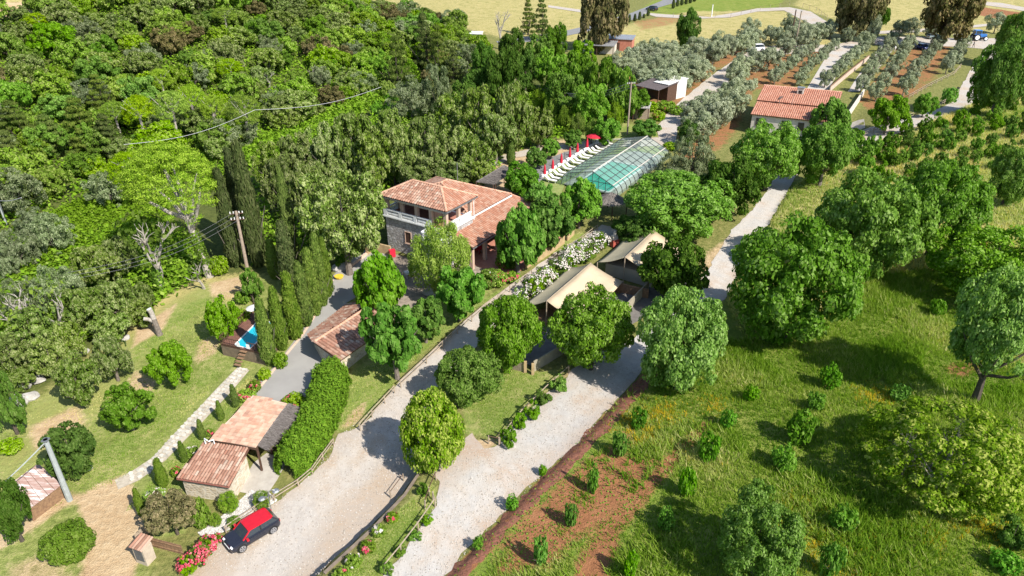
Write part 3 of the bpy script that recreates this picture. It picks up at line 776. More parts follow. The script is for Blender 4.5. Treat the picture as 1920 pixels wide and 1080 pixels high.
def plant(kind, base, h, R, label, cat, group=None, name='tree', tfr=None, rz=None, tr=True):
    crowns, trunks, tf = SPEC[kind]
    if tfr is not None: tf = tfr
    if name == 'tree': name = KINDNAME.get(kind, name)
    root = thing(name, base, label, cat, group)
    k = rnd.randrange(len(crowns)); rz = rnd.uniform(0, 6.28) if rz is None else rz
    c = inst('crown', crowns[k], root, (0, 0, tf * h), (0, 0, rz), (R, R, h * (1 - tf)))
    if tr:
        inst('trunk', trunks[k % len(trunks)], root, (0, 0, 0), (0, 0, rz), (h * min(1, 2 * R / h + .3), h * min(1, 2 * R / h + .3), h))
    return root
def box_solve(cx, top, bot, w, tf):
    """a tree whose crown fills a box of the photograph: its ground point, height and crown radius"""
    bx, by = cx, bot
    mid, half = (top + bot) / 2, (bot - top) / 2
    for _ in range(9):
        g = G(bx, by)
        zc = project(np.array(g))[2]
        ppm = FPX / zc; R = w / 2 / ppm
        de = math.atan2(CAM_H - g.z, math.hypot(g.x, g.y))
        hm = half / ppm
        Rz = max(math.sqrt(max(hm * hm - (R * math.sin(de)) ** 2, 0)), .42 * R) / math.cos(de)
        h = 2 * Rz / (1 - tf)
        X, Y, _z = project(np.array([g.x, g.y, g.z + (1 + tf) * h / 2]))
        bx += cx - X; by += mid - Y
    return g, h, R
def tree(kind, cx, top, bot, w, label, cat='tree', group=None, name='tree', tfr=None):
    tf = SPEC[kind][2] if tfr is None else tfr
    g, h, R = box_solve(cx, top, bot, w, tf)
    return plant(kind, g, h, R, label, cat, group, name, tfr)
def flowers(root, h, R, mat, n, size, seed, z0=.35):
    rng = np.random.default_rng(seed)
    d = unit(rng.normal(size=(n, 3)) + np.array([0, -.2, .5])); d[:, 2] = np.abs(d[:, 2])
    m = max(4, n // 9); cdir = d[:m]                      # blooms come in clusters
    d = unit(cdir[rng.integers(0, m, n)] + rng.normal(size=(n, 3)) * .13)
    P = d * np.array([R, R, h * .55]) * rng.uniform(.86, 1.06, (n, 1)) + np.array([0, 0, h * .47])
    v, f = leaf_quads(P, unit(d + rng.normal(size=d.shape) * .4), rng.uniform(.6, 1.3, n) * size, rng.uniform(.6, 1.3, n) * size, rng)
    o = inst('blossoms', np_mesh('blossoms', v, f, mat, rng.random(n)), root); o['kind'] = 'stuff'
    return o
FL_RED = tinted("petals_red", [(.1, (.36, .02, .05)), (.6, (.48, .06, .10)), (.95, (.52, .17, .17))], blotch=0)
FL_WHITE = tinted("petals_white", [(.1, (.42, .41, .34)), (.6, (.53, .51, .45)), (.95, (.58, .46, .43))], blotch=0)
# ------------------------------------------------------------------ building helpers
TILE_STOPS = [(0., (.24, .125, .085)), (.25, (.33, .18, .125)), (.5, (.40, .25, .18)), (.72, (.32, .15, .10)), (.9, (.47, .35, .27)), (1., (.30, .22, .17))]
NEWTILE = [(0., (.40, .17, .11)), (.4, (.46, .215, .14)), (.8, (.50, .26, .18)), (1., (.42, .19, .125))]
LEANTILE = [(0., (.32, .145, .09)), (.4, (.40, .20, .13)), (.75, (.44, .27, .19)), (1., (.33, .18, .125))]
T_OLD = tinted("roof_tile_old", TILE_STOPS, .9, bumpd=.01)
T_OLD_I = tinted("roof_tile_old_single", TILE_STOPS, .9, objrand=True, bumpd=.01)
T_NEW = tinted("roof_tile_new", NEWTILE, .85, blotch=.08)
T_LEAN = tinted("roof_tile_lean", LEANTILE, .88, blotch=.15)
T_FLAT = tinted("roof_tile_flat", [(0., (.50, .27, .18)), (.35, (.58, .35, .24)), (.7, (.62, .42, .30)), (1., (.42, .23, .16))], .9, objrand=True, blotch=.3)
DECKT = solid("roof_channel", (.13, .06, .04), (.09, .045, .03), 4, .95)
MORTAR = solid("pale_mortar", (.62, .45, .34), (.52, .37, .28), 4, .95)
RIDGE = tinted("ridge_tile", [(0., (.50, .27, .18)), (.5, (.58, .35, .24)), (1., (.48, .25, .16))], .9, blotch=.15)
WHITE = solid("white_paint", (.78, .78, .76), (.70, .70, .68), 2, .6, 0, spec=.4)
PLASTER = solid("pink_plaster", (.50, .36, .28), (.43, .30, .23), 1.2, .9, .008, 20)
OFFW = solid("pale_plaster", (.58, .53, .46), (.50, .45, .39), .9, .9, .008, 20)
WOODD = solid("dark_wood", (.10, .055, .035), (.06, .033, .022), 5, .8, .01, 20)
WOODM = solid("mid_wood", (.26, .16, .09), (.17, .10, .06), 5, .85, .01, 20)
WOODP = solid("weathered_wood", (.36, .29, .21), (.25, .20, .15), 4, .9, .01, 20)
WOODT = solid("tan_fence", (.42, .31, .17), (.32, .23, .12), 2, .9, .01, 20)
METALG = solid("grey_metal", (.32, .33, .34), (.25, .26, .27), 3, .45, metal=.6)
DARKIN = solid("dark_interior", (.035, .03, .028), (.02, .018, .017), 2, .8)
BLACK = solid("black_rubber", (.02, .02, .02), (.015, .015, .015), 2, .7)
REDC = solid("red_fabric", (.50, .02, .04), (.42, .015, .03), 4, .8)
WHITEF = solid("white_fabric", (.64, .63, .60), (.56, .55, .52), 4, .8)
POLEW = solid("pole_concrete", (.33, .36, .355), (.27, .29, .285), 3, .7)
THATCH = solid("brush_thatch", (.24, .21, .19), (.11, .095, .085), 9, .95, .08, 30)
RED_BOX = solid("red_plastic", (.55, .02, .05), (.5, .02, .04), 3, .4)
YEL = solid("yellow_plastic", (.70, .50, .05), (.62, .42, .04), 3, .5)
def stone_mat(name, a, b, mort, scale=2.2):
    m, t, out = nodes_of(name)
    pos = N(t, "ShaderNodeNewGeometry").outputs["Position"]
    mp = N(t, "ShaderNodeMapping"); mp.inputs["Scale"].default_value = (1, 1, 1.7); t.links.new(pos, mp.inputs[0])
    v = N(t, "ShaderNodeTexVoronoi", feature='DISTANCE_TO_EDGE'); v.inputs["Scale"].default_value = scale
    v2 = N(t, "ShaderNodeTexVoronoi"); v2.inputs["Scale"].default_value = scale
    for q in (v, v2): t.links.new(mp.outputs[0], q.inputs["Vector"])
    sp = N(t, "ShaderNodeSeparateColor"); t.links.new(v2.outputs["Color"], sp.inputs[0])
    col = ramp(t, sp.outputs[0], [(0, a), (.5, b), (1, tuple(x * .75 for x in a))])
    e = ramp(t, v.outputs["Distance"], [(.02, (0, 0, 0)), (.09, (1, 1, 1))])
    col = mixc(t, e, mort, col)
    col = mixc(t, .5, col, ramp(t, noise(t, 1.1, 5), [(.35, (.6, .55, .48)), (.65, (1, 1, 1))]), 'MULTIPLY')
    p = N(t, "ShaderNodeBsdfPrincipled"); p.inputs["Roughness"].default_value = .92; p.inputs["Specular IOR Level"].default_value = .15
    t.links.new(col, p.inputs["Base Color"]); bump(t, p, v.outputs["Distance"], .08, .7); t.links.new(p.outputs[0], out.inputs[0])
    return m
STONE_G = stone_mat("grey_rubble", (.55, .55, .56), (.45, .44, .43), (.28, .27, .26), 1.9)
STONE_W = stone_mat("pale_rubble", (.60, .53, .42), (.52, .43, .31), (.62, .58, .50), 2.6)
def glass(name, tint, alpha, rough=.12):
    m, t, out = nodes_of(name)
    tr = N(t, "ShaderNodeBsdfTransparent"); tr.inputs[0].default_value = c4(tint)
    p = N(t, "ShaderNodeBsdfPrincipled"); p.inputs["Base Color"].default_value = c4(tuple(x * .5 for x in tint)); p.inputs["Roughness"].default_value = rough
    mx = N(t, "ShaderNodeMixShader"); mx.inputs[0].default_value = alpha
    t.links.new(tr.outputs[0], mx.inputs[1]); t.links.new(p.outputs[0], mx.inputs[2]); t.links.new(mx.outputs[0], out.inputs[0])
    MATS[name] = m
    return m
POLYC = glass("clear_panel", (.80, .93, .90), .26)
WINDOW = solid("window_glass", (.035, .045, .05), (.025, .03, .035), 2, .08, spec=.6)

def frame_of(poly):
    P = [Vector(p) for p in poly]
    u = (P[1] - P[0]).normalized(); n = u.cross(P[-1] - P[0]).normalized()
    if n.z < 0: n = -n
    v = n.cross(u).normalized()
    if v.z < 0: v = -v
    return P, u, v, n
def arc_tile(mb, O, u, v, n, cu, v0, v1, rw, rh, tint, seg=4, lift=.025):
    vv = []
    for vvv, k, lf in ((v0, 1.0, lift), (v1, .86, 0.)):
        for j in range(seg + 1):
            a = math.pi * j / seg
            vv.append(O + u * (cu + math.cos(a) * rw * k) + v * vvv + n * (math.sin(a) * rh * k + lf))
    q = seg + 1
    fs = [(j, j + 1, q + j + 1, q + j) for j in range(seg)] + [tuple(range(q))]
    mb.add(vv, fs, tint)
def tile_roof(parent, poly, mat, tw=.36, tl=.45, th=.12, deck=DECKT, single=False, flat=False, fascia=None, cap=300):
    """a roof slope: polygon whose first edge is the eave; real tiles laid on a deck"""
    P, u, v, n = frame_of(poly)
    roof = MB().slab(P, th).build('roof', deck, parent)
    O = P[0]; p2 = [((p - O).dot(u), (p - O).dot(v)) for p in P]
    rp = parent.location if parent.parent is None else parent.parent.location
    mb = MB(); nt_ = 0
    U0, U1 = min(p[0] for p in p2), max(p[0] for p in p2); V1 = max(p[1] for p in p2)
    nc = max(1, round((U1 - U0) / tw)); tw = (U1 - U0) / nc; nr = max(1, round(V1 / tl)); tl = V1 / nr
    if single:
        me_b = MB()
        if flat: me_b.box((0, tl * .5, .018), (tw * .93, tl * .95, .036))
        else: arc_tile(me_b, Vector((0, 0, 0)), Vector((1, 0, 0)), Vector((0, 1, 0)), Vector((0, 0, 1)), 0, -.03, tl * 1.08, tw * .47, tw * .36, 0)
        me = me_b.mesh('roof_tile', mat)
        eul = Matrix((u, v, n)).transposed().to_euler()
    rows = []
    for i in range(nc):
        cu = U0 + (i + .5) * tw
        for j in range(nr):
            if not inside(np.array([cu]), np.array([(j + .5) * tl]), p2)[0]: continue
            if single and nt_ < cap:
                loc = O + u * (cu + rnd.uniform(-.008, .008)) + v * (j * tl + rnd.uniform(-.012, .012)) + n * .002
                o = inst('roof_tile', me, roof, loc - rp, (eul.x, eul.y, eul.z + rnd.uniform(-.02, .02)))
            elif flat:
                arc = O + u * cu + v * ((j + .5) * tl) + n * .02
                mb.slab([arc + u * (sx * tw * .46) + v * (sy * tl * .47) for sx, sy in ((-1, -1), (1, -1), (1, 1), (-1, 1))], .03, rnd.random())
            else:
                t0 = rnd.random()
                arc_tile(mb, O, u, v, n, cu + rnd.uniform(-.01, .01), j * tl - .03, (j + 1.08) * tl, tw * .47, tw * .36, t0, 4)
            nt_ += 1
    if mb.v:
        o = mb.build('roof_tiles', mat, roof); o['kind'] = 'stuff'
    return roof
def ridge_caps(parent, a, b, r=.16, step=.42, name='ridge_tiles', mat=None):
    a, b = Vector(a), Vector(b); L = (b - a).length; k = max(1, int(L / step)); d = (b - a) / k
    u = d.cross(Vector((0, 0, 1))).normalized(); n = u.cross(d).normalized()
    mb = MB()
    for i in range(k):
        arc_tile(mb, a + d * i - n * .03, u, d.normalized(), n, 0, -.02, d.length * 1.05, r, r * .8, rnd.random(), 5, .02)
    o = mb.build(name, mat or RIDGE, parent); o['kind'] = 'stuff'
    return o
def window(parent, c, u, w, h, out, frame=WHITE, sill=True, shutter=None, name='window'):
    """c: centre on the wall face; u: horizontal unit along the wall; out: outward unit"""
    c, u, out = Vector(c), Vector(u), Vector(out); up = Vector((0, 0, 1)); e = out * .03; q = .07
    mb = MB()
    for a, b in (((-1, -1), (1, -1)), ((1, -1), (1, 1)), ((1, 1), (-1, 1)), ((-1, 1), (-1, -1))):
        mb.beam(c + u * a[0] * w / 2 + up * a[1] * h / 2 + e, c + u * b[0] * w / 2 + up * b[1] * h / 2 + e, q, .1, out)
    wn = mb.build(name, frame, parent)
    g = MB().beam(c - up * h / 2 + out * .012, c + up * h / 2 + out * .012, w - q, .02, out)
    g.build('shutter' if shutter else 'pane', shutter or WINDOW, wn)
    if sill: MB().beam(c - u * (w / 2 + .1) - up * (h / 2 + .08) + out * .06, c + u * (w / 2 + .1) - up * (h / 2 + .08) + out * .06, .18, .07).build('sill', frame, wn)
    return wn

# ------------------------------------------------------------------ the main stone house
HA = math.radians(-32.5)
E1 = Vector((math.cos(HA), math.sin(HA), 0)); E2 = Vector((-E1.y, E1.x, 0)); HB = Vector((-7.6, 75.2, 0))
def L(a, b, z): return HB + E1 * a + E2 * b + Vector((0, 0, z))
gz = hz(*L(-5, 3, 0)[:2]) - .3
house = thing('country_house', L(-5, 3, gz), "stone country house with open upper loggia, white balustrade and terracotta hip roofs", "house")
def hwall(name, a0, a1, b0, b1, z0, z1, mat, parent=house):
    q = [L(a0, b0, 0), L(a1, b0, 0), L(a1, b1, 0), L(a0, b1, 0)]
    return MB().prism([(p.x, p.y) for p in q], z0, z1).build(name, mat, parent)
hwall('stone_wall', -10.1, -.5, .5, 5.8, gz - .6, 8.18, STONE_G)
hwall('floor_slab', -10.35, -.25, .25, 6.0, 8.182, 8.36, WHITE)
hwall('loggia_floor', -10.0, -.6, .6, 5.7, 8.362, 8.38, TERRA)
hwall('back_wall', -10.0, -4.2, 4.4, 5.75, 8.381, 10.6, PLASTER)
hwall('inner_wall', -4.2, -3.6, 2.2, 5.75, 8.381, 10.6, PLASTER)
hwall('ceiling', -10.1, -.5, .5, 5.8, 10.75, 10.82, WOODM)
for nm, (a0, a1, b0, b1) in dict(f=(-10.1, -.5, .5, .85), b=(-10.1, -.5, 5.45, 5.8), l=(-10.1, -9.75, .86, 5.44), r=(-.85, -.5, .86, 5.44)).items():
    hwall('roof_beam', a0, a1, b0, b1, 10.42, 10.748, WHITE if nm == 'r' else OFFW)
for a in (-9.85, -7.4, -5.1, -2.9, -.72):
    hwall('column', a - .22, a + .22, .52, .92, 8.36, 10.42, PLASTER)
for b in (3.2, 5.6):
    hwall('column', -.93, -.53, b - .2, b + .2, 8.36, 10.42, PLASTER)
hwall('column', -10.07, -9.65, 5.35, 5.75, 8.36, 10.42, PLASTER)
hwall('column', -10.07, -9.65, 2.9, 3.3, 8.36, 10.42, PLASTER)
# balustrade: rails, end posts and each baluster
bal_me = MB().tube([(0, 0, 0), (0, 0, .1), (0, 0, .28), (0, 0, .45), (0, 0, .6)], [.045, .05, .085, .045, .055], 8).mesh('baluster', WHITE, smooth=True)
def balustrade(parent, p, q, n, posts=True):
    p, q = Vector(p), Vector(q)
    up = Vector((0, 0, 1)); d = (q - p)
    MB().beam(p + up * .06, q + up * .06, .2, .12).build('base_rail', WHITE, parent)
    MB().beam(p + up * .82, q + up * .82, .22, .13).build('top_rail', WHITE, parent)
    for i in range(n):
        x = p + d * ((i + .75) / (n + .5)) + up * .125
        o = inst('baluster', bal_me, parent, x - house.location, scale=(1, 1, 1.04))
for a0, a1, n in ((-9.6, -7.75, 9), (-7.2, -5.4, 9), (-4.8, -3.2, 8)):
    balustrade(house, L(a0, .38, 8.36), L(a1, .38, 8.36), n)
    hwall('balustrade_pier', a1 + .01, a1 + .52, .29, .47, 8.361, 9.26, WHITE)
hwall('balustrade_pier', -10.2, -9.61, .29, .47, 8.361, 9.26, WHITE)
for b0, b1, n in ((.95, 2.95, 9), (3.45, 5.35, 9)):
    balustrade(house, L(-.4, b0, 8.36), L(-.4, b1, 8.36), n)
hwall('balustrade_pier', -.5, -.31, 2.96, 3.44, 8.361, 9.26, WHITE)
balustrade(house, L(-10.2, 1.0, 8.36), L(-10.2, 5.3, 8.36), 16)
# stair landing that steps down at the front corner
hwall('stair_landing', -3.1, -.6, -1.3, .24, 7.2, 7.36, WHITE)
hwall('stair_wall', -3.0, -.7, -1.2, .24, gz - .6, 7.198, STONE_G)
balustrade(house, L(-3.0, -1.2, 7.36), L(-.7, -1.2, 7.36), 9)
balustrade(house, L(-3.05, -1.1, 7.36), L(-3.05, .2, 7.36), 5)
w_ = window(house, L(-6.6, .5, 6.0), E1, .95, 1.5, -E2, PLASTER, shutter=WOODD)
# tower hip roof
RZ, EV = 12.5, 11.0
c_ = [L(-10.65, 0, EV), L(0, 0, EV), L(0, 6.3, EV), L(-10.65, 6.3, EV)]
r1, r2 = L(-7.5, 3.15, RZ), L(-3.15, 3.15, RZ)
tile_roof(house, [c_[0], c_[1], r2, r1], T_OLD)
tile_roof(house, [c_[1], c_[2], r2], T_LEAN)
tile_roof(house, [c_[2], c_[3], r1, r2], T_OLD)
tile_roof(house, [c_[3], c_[0], r1], T_OLD)
for a, b in ((r1, r2), (c_[0], r1), (c_[1], r2), (c_[2], r2), (c_[3], r1)): ridge_caps(house, Vector(a) + Vector((0, 0, .08)), Vector(b) + Vector((0, 0, .08)))
for a, b in ((c_[0], c_[1]), (c_[1], c_[2])):
    MB().beam(Vector(a) - Vector((0, 0, .12)), Vector(b) - Vector((0, 0, .12)), .1, .1).build('gutter', METALG, house)
MB().tube([L(-.12, 6.0, 10.9), L(-.35, 5.9, 10.4), L(-.35, 5.9, 7.9)], .05, 6).build('drainpipe', WHITE, house)
# main block behind the tower
hwall('main_wall', -13.5, -1.7, 6.0, 15.3, gz - .6, 7.85, PLASTER)
m0, m1, m2, m3 = L(-1.2, 6.4, 8.0), L(-1.2, 15.9, 8.0), L(-14.2, 15.9, 8.0), L(-14.2, 6.4, 8.0)
rr, rl = L(-7.7, 10.2, 10.5), L(-7.7, 8.9, 10.5)
tile_roof(house, [m0, m1, rr, rl], T_LEAN)
tile_roof(house, [m1, m2, rr], T_OLD)
tile_roof(house, [m2, m3, rl, rr], T_OLD)
tile_roof(house, [m3, m0, rl], T_OLD)
for a, b in ((rl, rr), (m1, rr), (m2, rr), (m3, rl), (m0, rl)): ridge_caps(house, Vector(a) + Vector((0, 0, .07)), Vector(b) + Vector((0, 0, .07)))
MB().beam(L(-1.1, 6.4, 7.86), L(-1.1, 15.8, 7.86), .13, .16).build('fascia', WHITE, house)
MB().tube([L(-9.2, 14.5, 8.9), L(-9.2, 14.5, 11.4)], .05, 6).build('flue_pipe', METALG, house)
# veranda roof along the front
lv = [L(2.5, 1.5, 6.5), L(2.5, 17.5, 6.5), L(-1.62, 16.4, 7.72), L(-1.62, 1.5, 7.72)]
tile_roof(house, lv, T_LEAN)
tile_roof(house, [lv[1], L(-1.62, 17.5, 6.5), L(-1.62, 16.4, 7.72)], T_LEAN)
ridge_caps(house, Vector(lv[1]) + Vector((0, 0, .05)), Vector(lv[2]) + Vector((0, 0, .05)))
MB().beam(L(2.56, 1.5, 6.34), L(2.56, 17.4, 6.34), .1, .12).build('gutter', METALG, house)
hwall('veranda_beam', 1.95, 2.25, 1.7, 17.0, 6.02, 6.3, WOODD)
for b in (1.9, 4.6, 7.4, 10.2, 13.0, 16.7):
    hwall('veranda_pillar', 1.9, 2.3, b - .2, b + .2, gz - .5, 6.01, PLASTER)
hwall('veranda_wall', -1.68, -1.3, 1.6, 17.0, gz - .5, 7.3, PLASTER)
for b in (3.3, 8.8, 14.5):
    d_ = MB().beam(L(-1.28, b, gz + .1), L(-1.28, b, gz + 2.3), 1.3, .06, E1).build('door', WOODD, house)
# things on and around the veranda
def table_set(loc, rz, label, group=None, top=WHITE, cloth=None):
    t = thing('garden_table', loc, label, 'table', group, rz)
    MB().box((0, 0, .73), (1.2, .8, .04)).build('tabletop', top, t, local=True)
    leg = MB().box((0, 0, .35), (.06, .06, .7)).mesh('leg', top)
    for sx in (-.5, .5):
        for sy in (-.32, .32): inst('leg', leg, t, (sx, sy, 0))
    if cloth:
        MB().box((0, 0, .66), (1.26, .86, .2)).build('cloth', cloth, t, local=True)
    return t
def chair(loc, rz, label, group, mat=REDC):
    t = thing('garden_chair', loc, label, 'chair', group, rz)
    MB().box((0, 0, .45), (.45, .45, .05)).build('seat', mat, t, local=True)
    MB().box((0, .21, .72), (.45, .04, .45)).build('backrest', mat, t, local=True)
    leg = MB().box((0, 0, .22), (.04, .04, .42)).mesh('leg', METALG)
    for sx in (-.19, .19):
        for sy in (-.19, .19): inst('leg', leg, t, (sx, sy, 0))
    return t
def P3(px, py, dz=0):
    g = G(px, py); return Vector((g.x, g.y, g.z + dz))
table_set(P3(890, 478, .1), .4, "small red table under the veranda between two pillars of the stone house", top=REDC)
for k, (px, py) in enumerate(((882, 476), (899, 474))):
    chair(P3(px, py, .1), 1.2 + k * 2.4, "red chair at the small table under the veranda", "red chairs under the veranda")
table_set(P3(769, 520, .05), .5, "round-cornered garden table with white cloth in shade below the stone house", cloth=WHITEF)
o = thing('red_bin', P3(736, 482, .05), "small red box standing against the grey stone wall corner", "bin")
MB().box((0, 0, .45), (.7, .5, .9), .5).build('body', RED_BOX, o, local=True); MB().box((0, 0, .93), (.76, .56, .06), .5).build('lid', RED_BOX, o, local=True)
o = thing('yellow_tub', P3(636, 522, .05), "flat yellow tub lying beside the grey lane", "tub")
MB().tube([(0, 0, 0), (0, 0, .14), (0, 0, .26)], [.42, .5, .52], 12).build('bowl', YEL, o, local=True); MB().tube([(0, 0, .26), (0, 0, .3)], [.56, .56], 12).build('rim', YEL, o, local=True)
# tan wall pieces by the lane, paved bank under the oak
def wall_run(name, px_pts, h, th, mat, label, cat='wall', base=0., coping=None):
    pts = [P3(*p) for p in px_pts]
    root = thing(name, pts[0], label, cat)
    for a, b in zip(pts[:-1], pts[1:]):
        d = (b - a); L_ = math.hypot(d.x, d.y); k = max(1, int(L_ / 2.5))
        for i in range(k):
            p, q = a + d * (i / k), a + d * ((i + 1) / k)
            zb = min(hz(p.x, p.y), hz(q.x, q.y)) - .3; zt = [hz(p.x, p.y) + h, hz(q.x, q.y) + h]
            nrm = Vector((-d.y, d.x, 0)).normalized() * th / 2
            MB().prism([(p - nrm)[:2], (q - nrm)[:2], (q + nrm)[:2], (p + nrm)[:2]], zb, [zt[0], zt[1], zt[1], zt[0]]).build('wall_section', mat, root)
            if coping:
                m2 = nrm * 1.35
                MB().prism([(p - m2)[:2], (q - m2)[:2], (q + m2)[:2], (p + m2)[:2]], [zt[0] + .003, zt[1] + .003, zt[1] + .003, zt[0] + .003], [zt[0] + .08, zt[1] + .08, zt[1] + .08, zt[0] + .08]).build('coping', coping, root)
    return root
wall_run('garden_wall', [(688, 478), (699, 470)], 1.1, .3, WOODT, "short tan wall block at the top of the paved lane", coping=WHITE)
wall_run('garden_wall', [(700, 470), (733, 478)], 1.2, .25, WOODT, "tan boundary wall in shade between oak and stone house")
wall_run('low_wall', [(648, 508), (690, 476)], .3, .3, MORTAR, "low brick edging along the lane below the oak tree")
wall_run('garden_wall', [(985, 504), (1010, 490), (1040, 470), (1058, 456)], 1.1, .14, WOODT, "long tan panel wall along the terrace and the lane", coping=WOODM)
wall_run('garden_wall', [(1063, 452), (1076, 440)], 1.1, .14, WOODT, "short tan panel wall at the far terrace end beside the lane", coping=WOODM)
def barbecue(px, py, label):
    t = thing('barbecue', P3(px, py, .05), label, 'barbecue', None, .55)
    MB().box((0, 0, .45), (1.0, .7, .9)).build('base', solid("bbq_red", (.45, .10, .07), (.36, .08, .06), 4), t, local=True)
    MB().box((0, .1, 1.2), (.8, .45, .6)).build('hood', OFFW, t, local=True)
    MB().tube([(0, .1, 1.5), (0, .1, 2.1)], [.22, .16], 6).build('chimney', OFFW, t, local=True)
    return t
barbecue(1066, 437, "brick barbecue with pale chimney near the far terrace end wall")
barbecue(1034, 460, "brick barbecue with pale hood in the middle of the terrace")
barbecue(1003, 482, "brick barbecue with pale hood nearest the flower bed of the terrace")
barbecue(1152, 462, "masonry barbecue with grey chimney hood beside the far tent")

# ------------------------------------------------------------------ the gabled shed above the hedge
sb_ = thing('tiled_shed', Vector((-17.5, 60.5, hz(-17.5, 60.5))), "long gabled shed with old terracotta tiles between lane and hedge", "shed")
N1, F1, N2, F2 = Vector((-20.7, 59.9, 3.8)), Vector((-18.0, 66.2, 3.8)), Vector((-19.2, 57.1, 4.72)), Vector((-14.7, 64.9, 4.72))
F3 = Vector((-11.5, 63.6, 3.75)); N3 = Vector((-16.4, 55.3, 3.75))
tile_roof(sb_, [N1, F1, F2, N2][::1], T_OLD, .37, .45)
tile_roof(sb_, [F3, N3, N2, F2], T_OLD, .37, .45)
ridge_caps(sb_, N2 + Vector((0, 0, .06)), F2 + Vector((0, 0, .06)), .17)
q = [N1 + Vector((.35, .3, 0)), N2 + Vector((.3, .6, 0)), N3 + Vector((-.2, .5, 0)), F3 + Vector((-.4, -.1, 0)), F2 + Vector((-.2, -.5, 0)), F1 + Vector((.3, -.4, 0))]
MB().prism([p[:2] for p in q], .8, [3.62, 4.5, 3.58, 3.58, 4.5, 3.62]).build('wall', STONE_W, sb_)
MB().beam(N1 - Vector((0, 0, .14)), N2 - Vector((0, 0, .14)), .06, .2).build('verge_board', WOODD, sb_)
MB().beam(N2 - Vector((0, 0, .14)), N3 - Vector((0, 0, .14)), .06, .2).build('verge_board', WOODD, sb_)

# ------------------------------------------------------------------ the two huts by the drive
def pzs(px, py, z): return Gz(px, py, z)
h1 = thing('tiled_hut', P3(400, 925), "small stone hut nearest the parked car with single-pitch barrel tile roof", "hut")
za = hz(h1.location.x, h1.location.y)
R1 = [pzs(331, 896, za + 1.95), pzs(430, 912, za + 1.95), pzs(467, 841, za + 2.75), pzs(382, 829, za + 2.75)]
tile_roof(h1, R1, T_OLD_I, .255, .44, single=True)
ctr = sum(R1, Vector()) / 4
iw = [ctr + (p - ctr) * .88 for p in R1]
MB().prism([p[:2] for p in iw], za - 1, [p.z - .14 for p in iw]).build('wall', STONE_W, h1)
MB().beam(R1[0] - Vector((0, 0, .1)), R1[1] - Vector((0, 0, .1)), .1, .1).build('gutter', solid("copper_gutter", (.30, .12, .09), (.25, .1, .08)), h1)
fr = (iw[1] - iw[0]).normalized(); on = Vector((fr.y, -fr.x, 0)).normalized()
MB().beam(iw[0] + fr * .4 + on * .02 - Vector((0, 0, .32)), iw[1] - fr * .5 + on * .02 - Vector((0, 0, .32)), .05, .26).build('slit_window', DARKIN, h1)
MB().tube([R1[3] + Vector((.3, -.3, .1)), R1[3] + Vector((.25, -.2, .55)), R1[3] + Vector((.6, -.5, .6))], .05, 6).build('vent_pipe', WHITE, h1)
MB().tube([R1[3] + Vector((1.0, -.3, .1)), R1[3] + Vector((1.0, -.3, .5)), R1[3] + Vector((.7, -.55, .55))], .05, 6).build('vent_pipe', WHITE, h1)
h2 = thing('tiled_hut', P3(470, 800), "larger hut with flat pale tile roof and a dark brush awning along its side", "hut")
zb = hz(h2.location.x, h2.location.y)
R2 = [pzs(479, 838, zb + 2.3), pzs(538, 756, zb + 2.3), pzs(474, 741, zb + 2.5), pzs(395, 822, zb + 2.5)]
tile_roof(h2, R2, T_FLAT, .40, .36, single=True, flat=True, deck=MORTAR)
ctr = sum(R2, Vector()) / 4
iw = [ctr + (p - ctr) * .9 for p in R2]
MB().prism([p[:2] for p in iw[2:] + [ (iw[3] * .62 + iw[0] * .38), (iw[2] * .62 + iw[1] * .38)]], zb - 1, zb + 2.1).build('wall', WOODM, h2)
MB().beam(R2[3] - Vector((0, 0, .2)), R2[0] - Vector((0, 0, .2)), .08, .22).build('fascia', WOODD, h2)
for t_ in (.03, .35, .68, .97):
    p = R2[0].lerp(R2[1], t_)
    MB().beam(Vector((p.x, p.y, zb - .5)), Vector((p.x, p.y, p.z - .1)), .14, .14, (0, 1, 0)).build('post', WOODD, h2)
aw = [pzs(499, 843, zb + 1.95), pzs(566, 766, zb + 1.95), pzs(540, 756, zb + 2.28), pzs(478, 832, zb + 2.28)]
awn = MB().slab(aw, .1).build('brush_awning', THATCH, h2)
def bristles(parent, quad, n, seed, ln=.6, lift=.05):
    """twigs of a brush thatch: lie along the slope and stick out at the edges"""
    q = [Vector(p) for p in quad]; R = random.Random(seed); mb = MB()
    sl = ((q[0] + q[1]) - (q[2] + q[3])).normalized()
    for i in range(n):
        a, b = R.random(), R.random() ** .7
        p = q[3].lerp(q[2], a).lerp(q[0].lerp(q[1], a), b) + Vector((0, 0, R.uniform(0, lift)))
        d = (sl + Vector((R.uniform(-.35, .35), R.uniform(-.35, .35), R.uniform(-.05, .22)))).normalized() * R.uniform(.4, 1.) * ln
        s = d.cross(Vector((0, 0, 1))).normalized() * .02
        mb.add([p - s, p + s, p + d], [(0, 1, 2)], R.random())
    o = mb.build('twigs', tinted("twigs", [(0, (.09, .075, .065)), (.6, (.19, .165, .15)), (1, (.30, .27, .24))], .95, blotch=.2), parent); o['kind'] = 'stuff'
bristles(awn, aw, 2600, 4)
MB().prism([p[:2] for p in [aw[0], aw[1], aw[1] + Vector((-.12, .08, 0)), aw[0] + Vector((-.12, .08, 0))]], zb + 1.72, zb + 1.84).build('awning_beam', WOODD, h2)

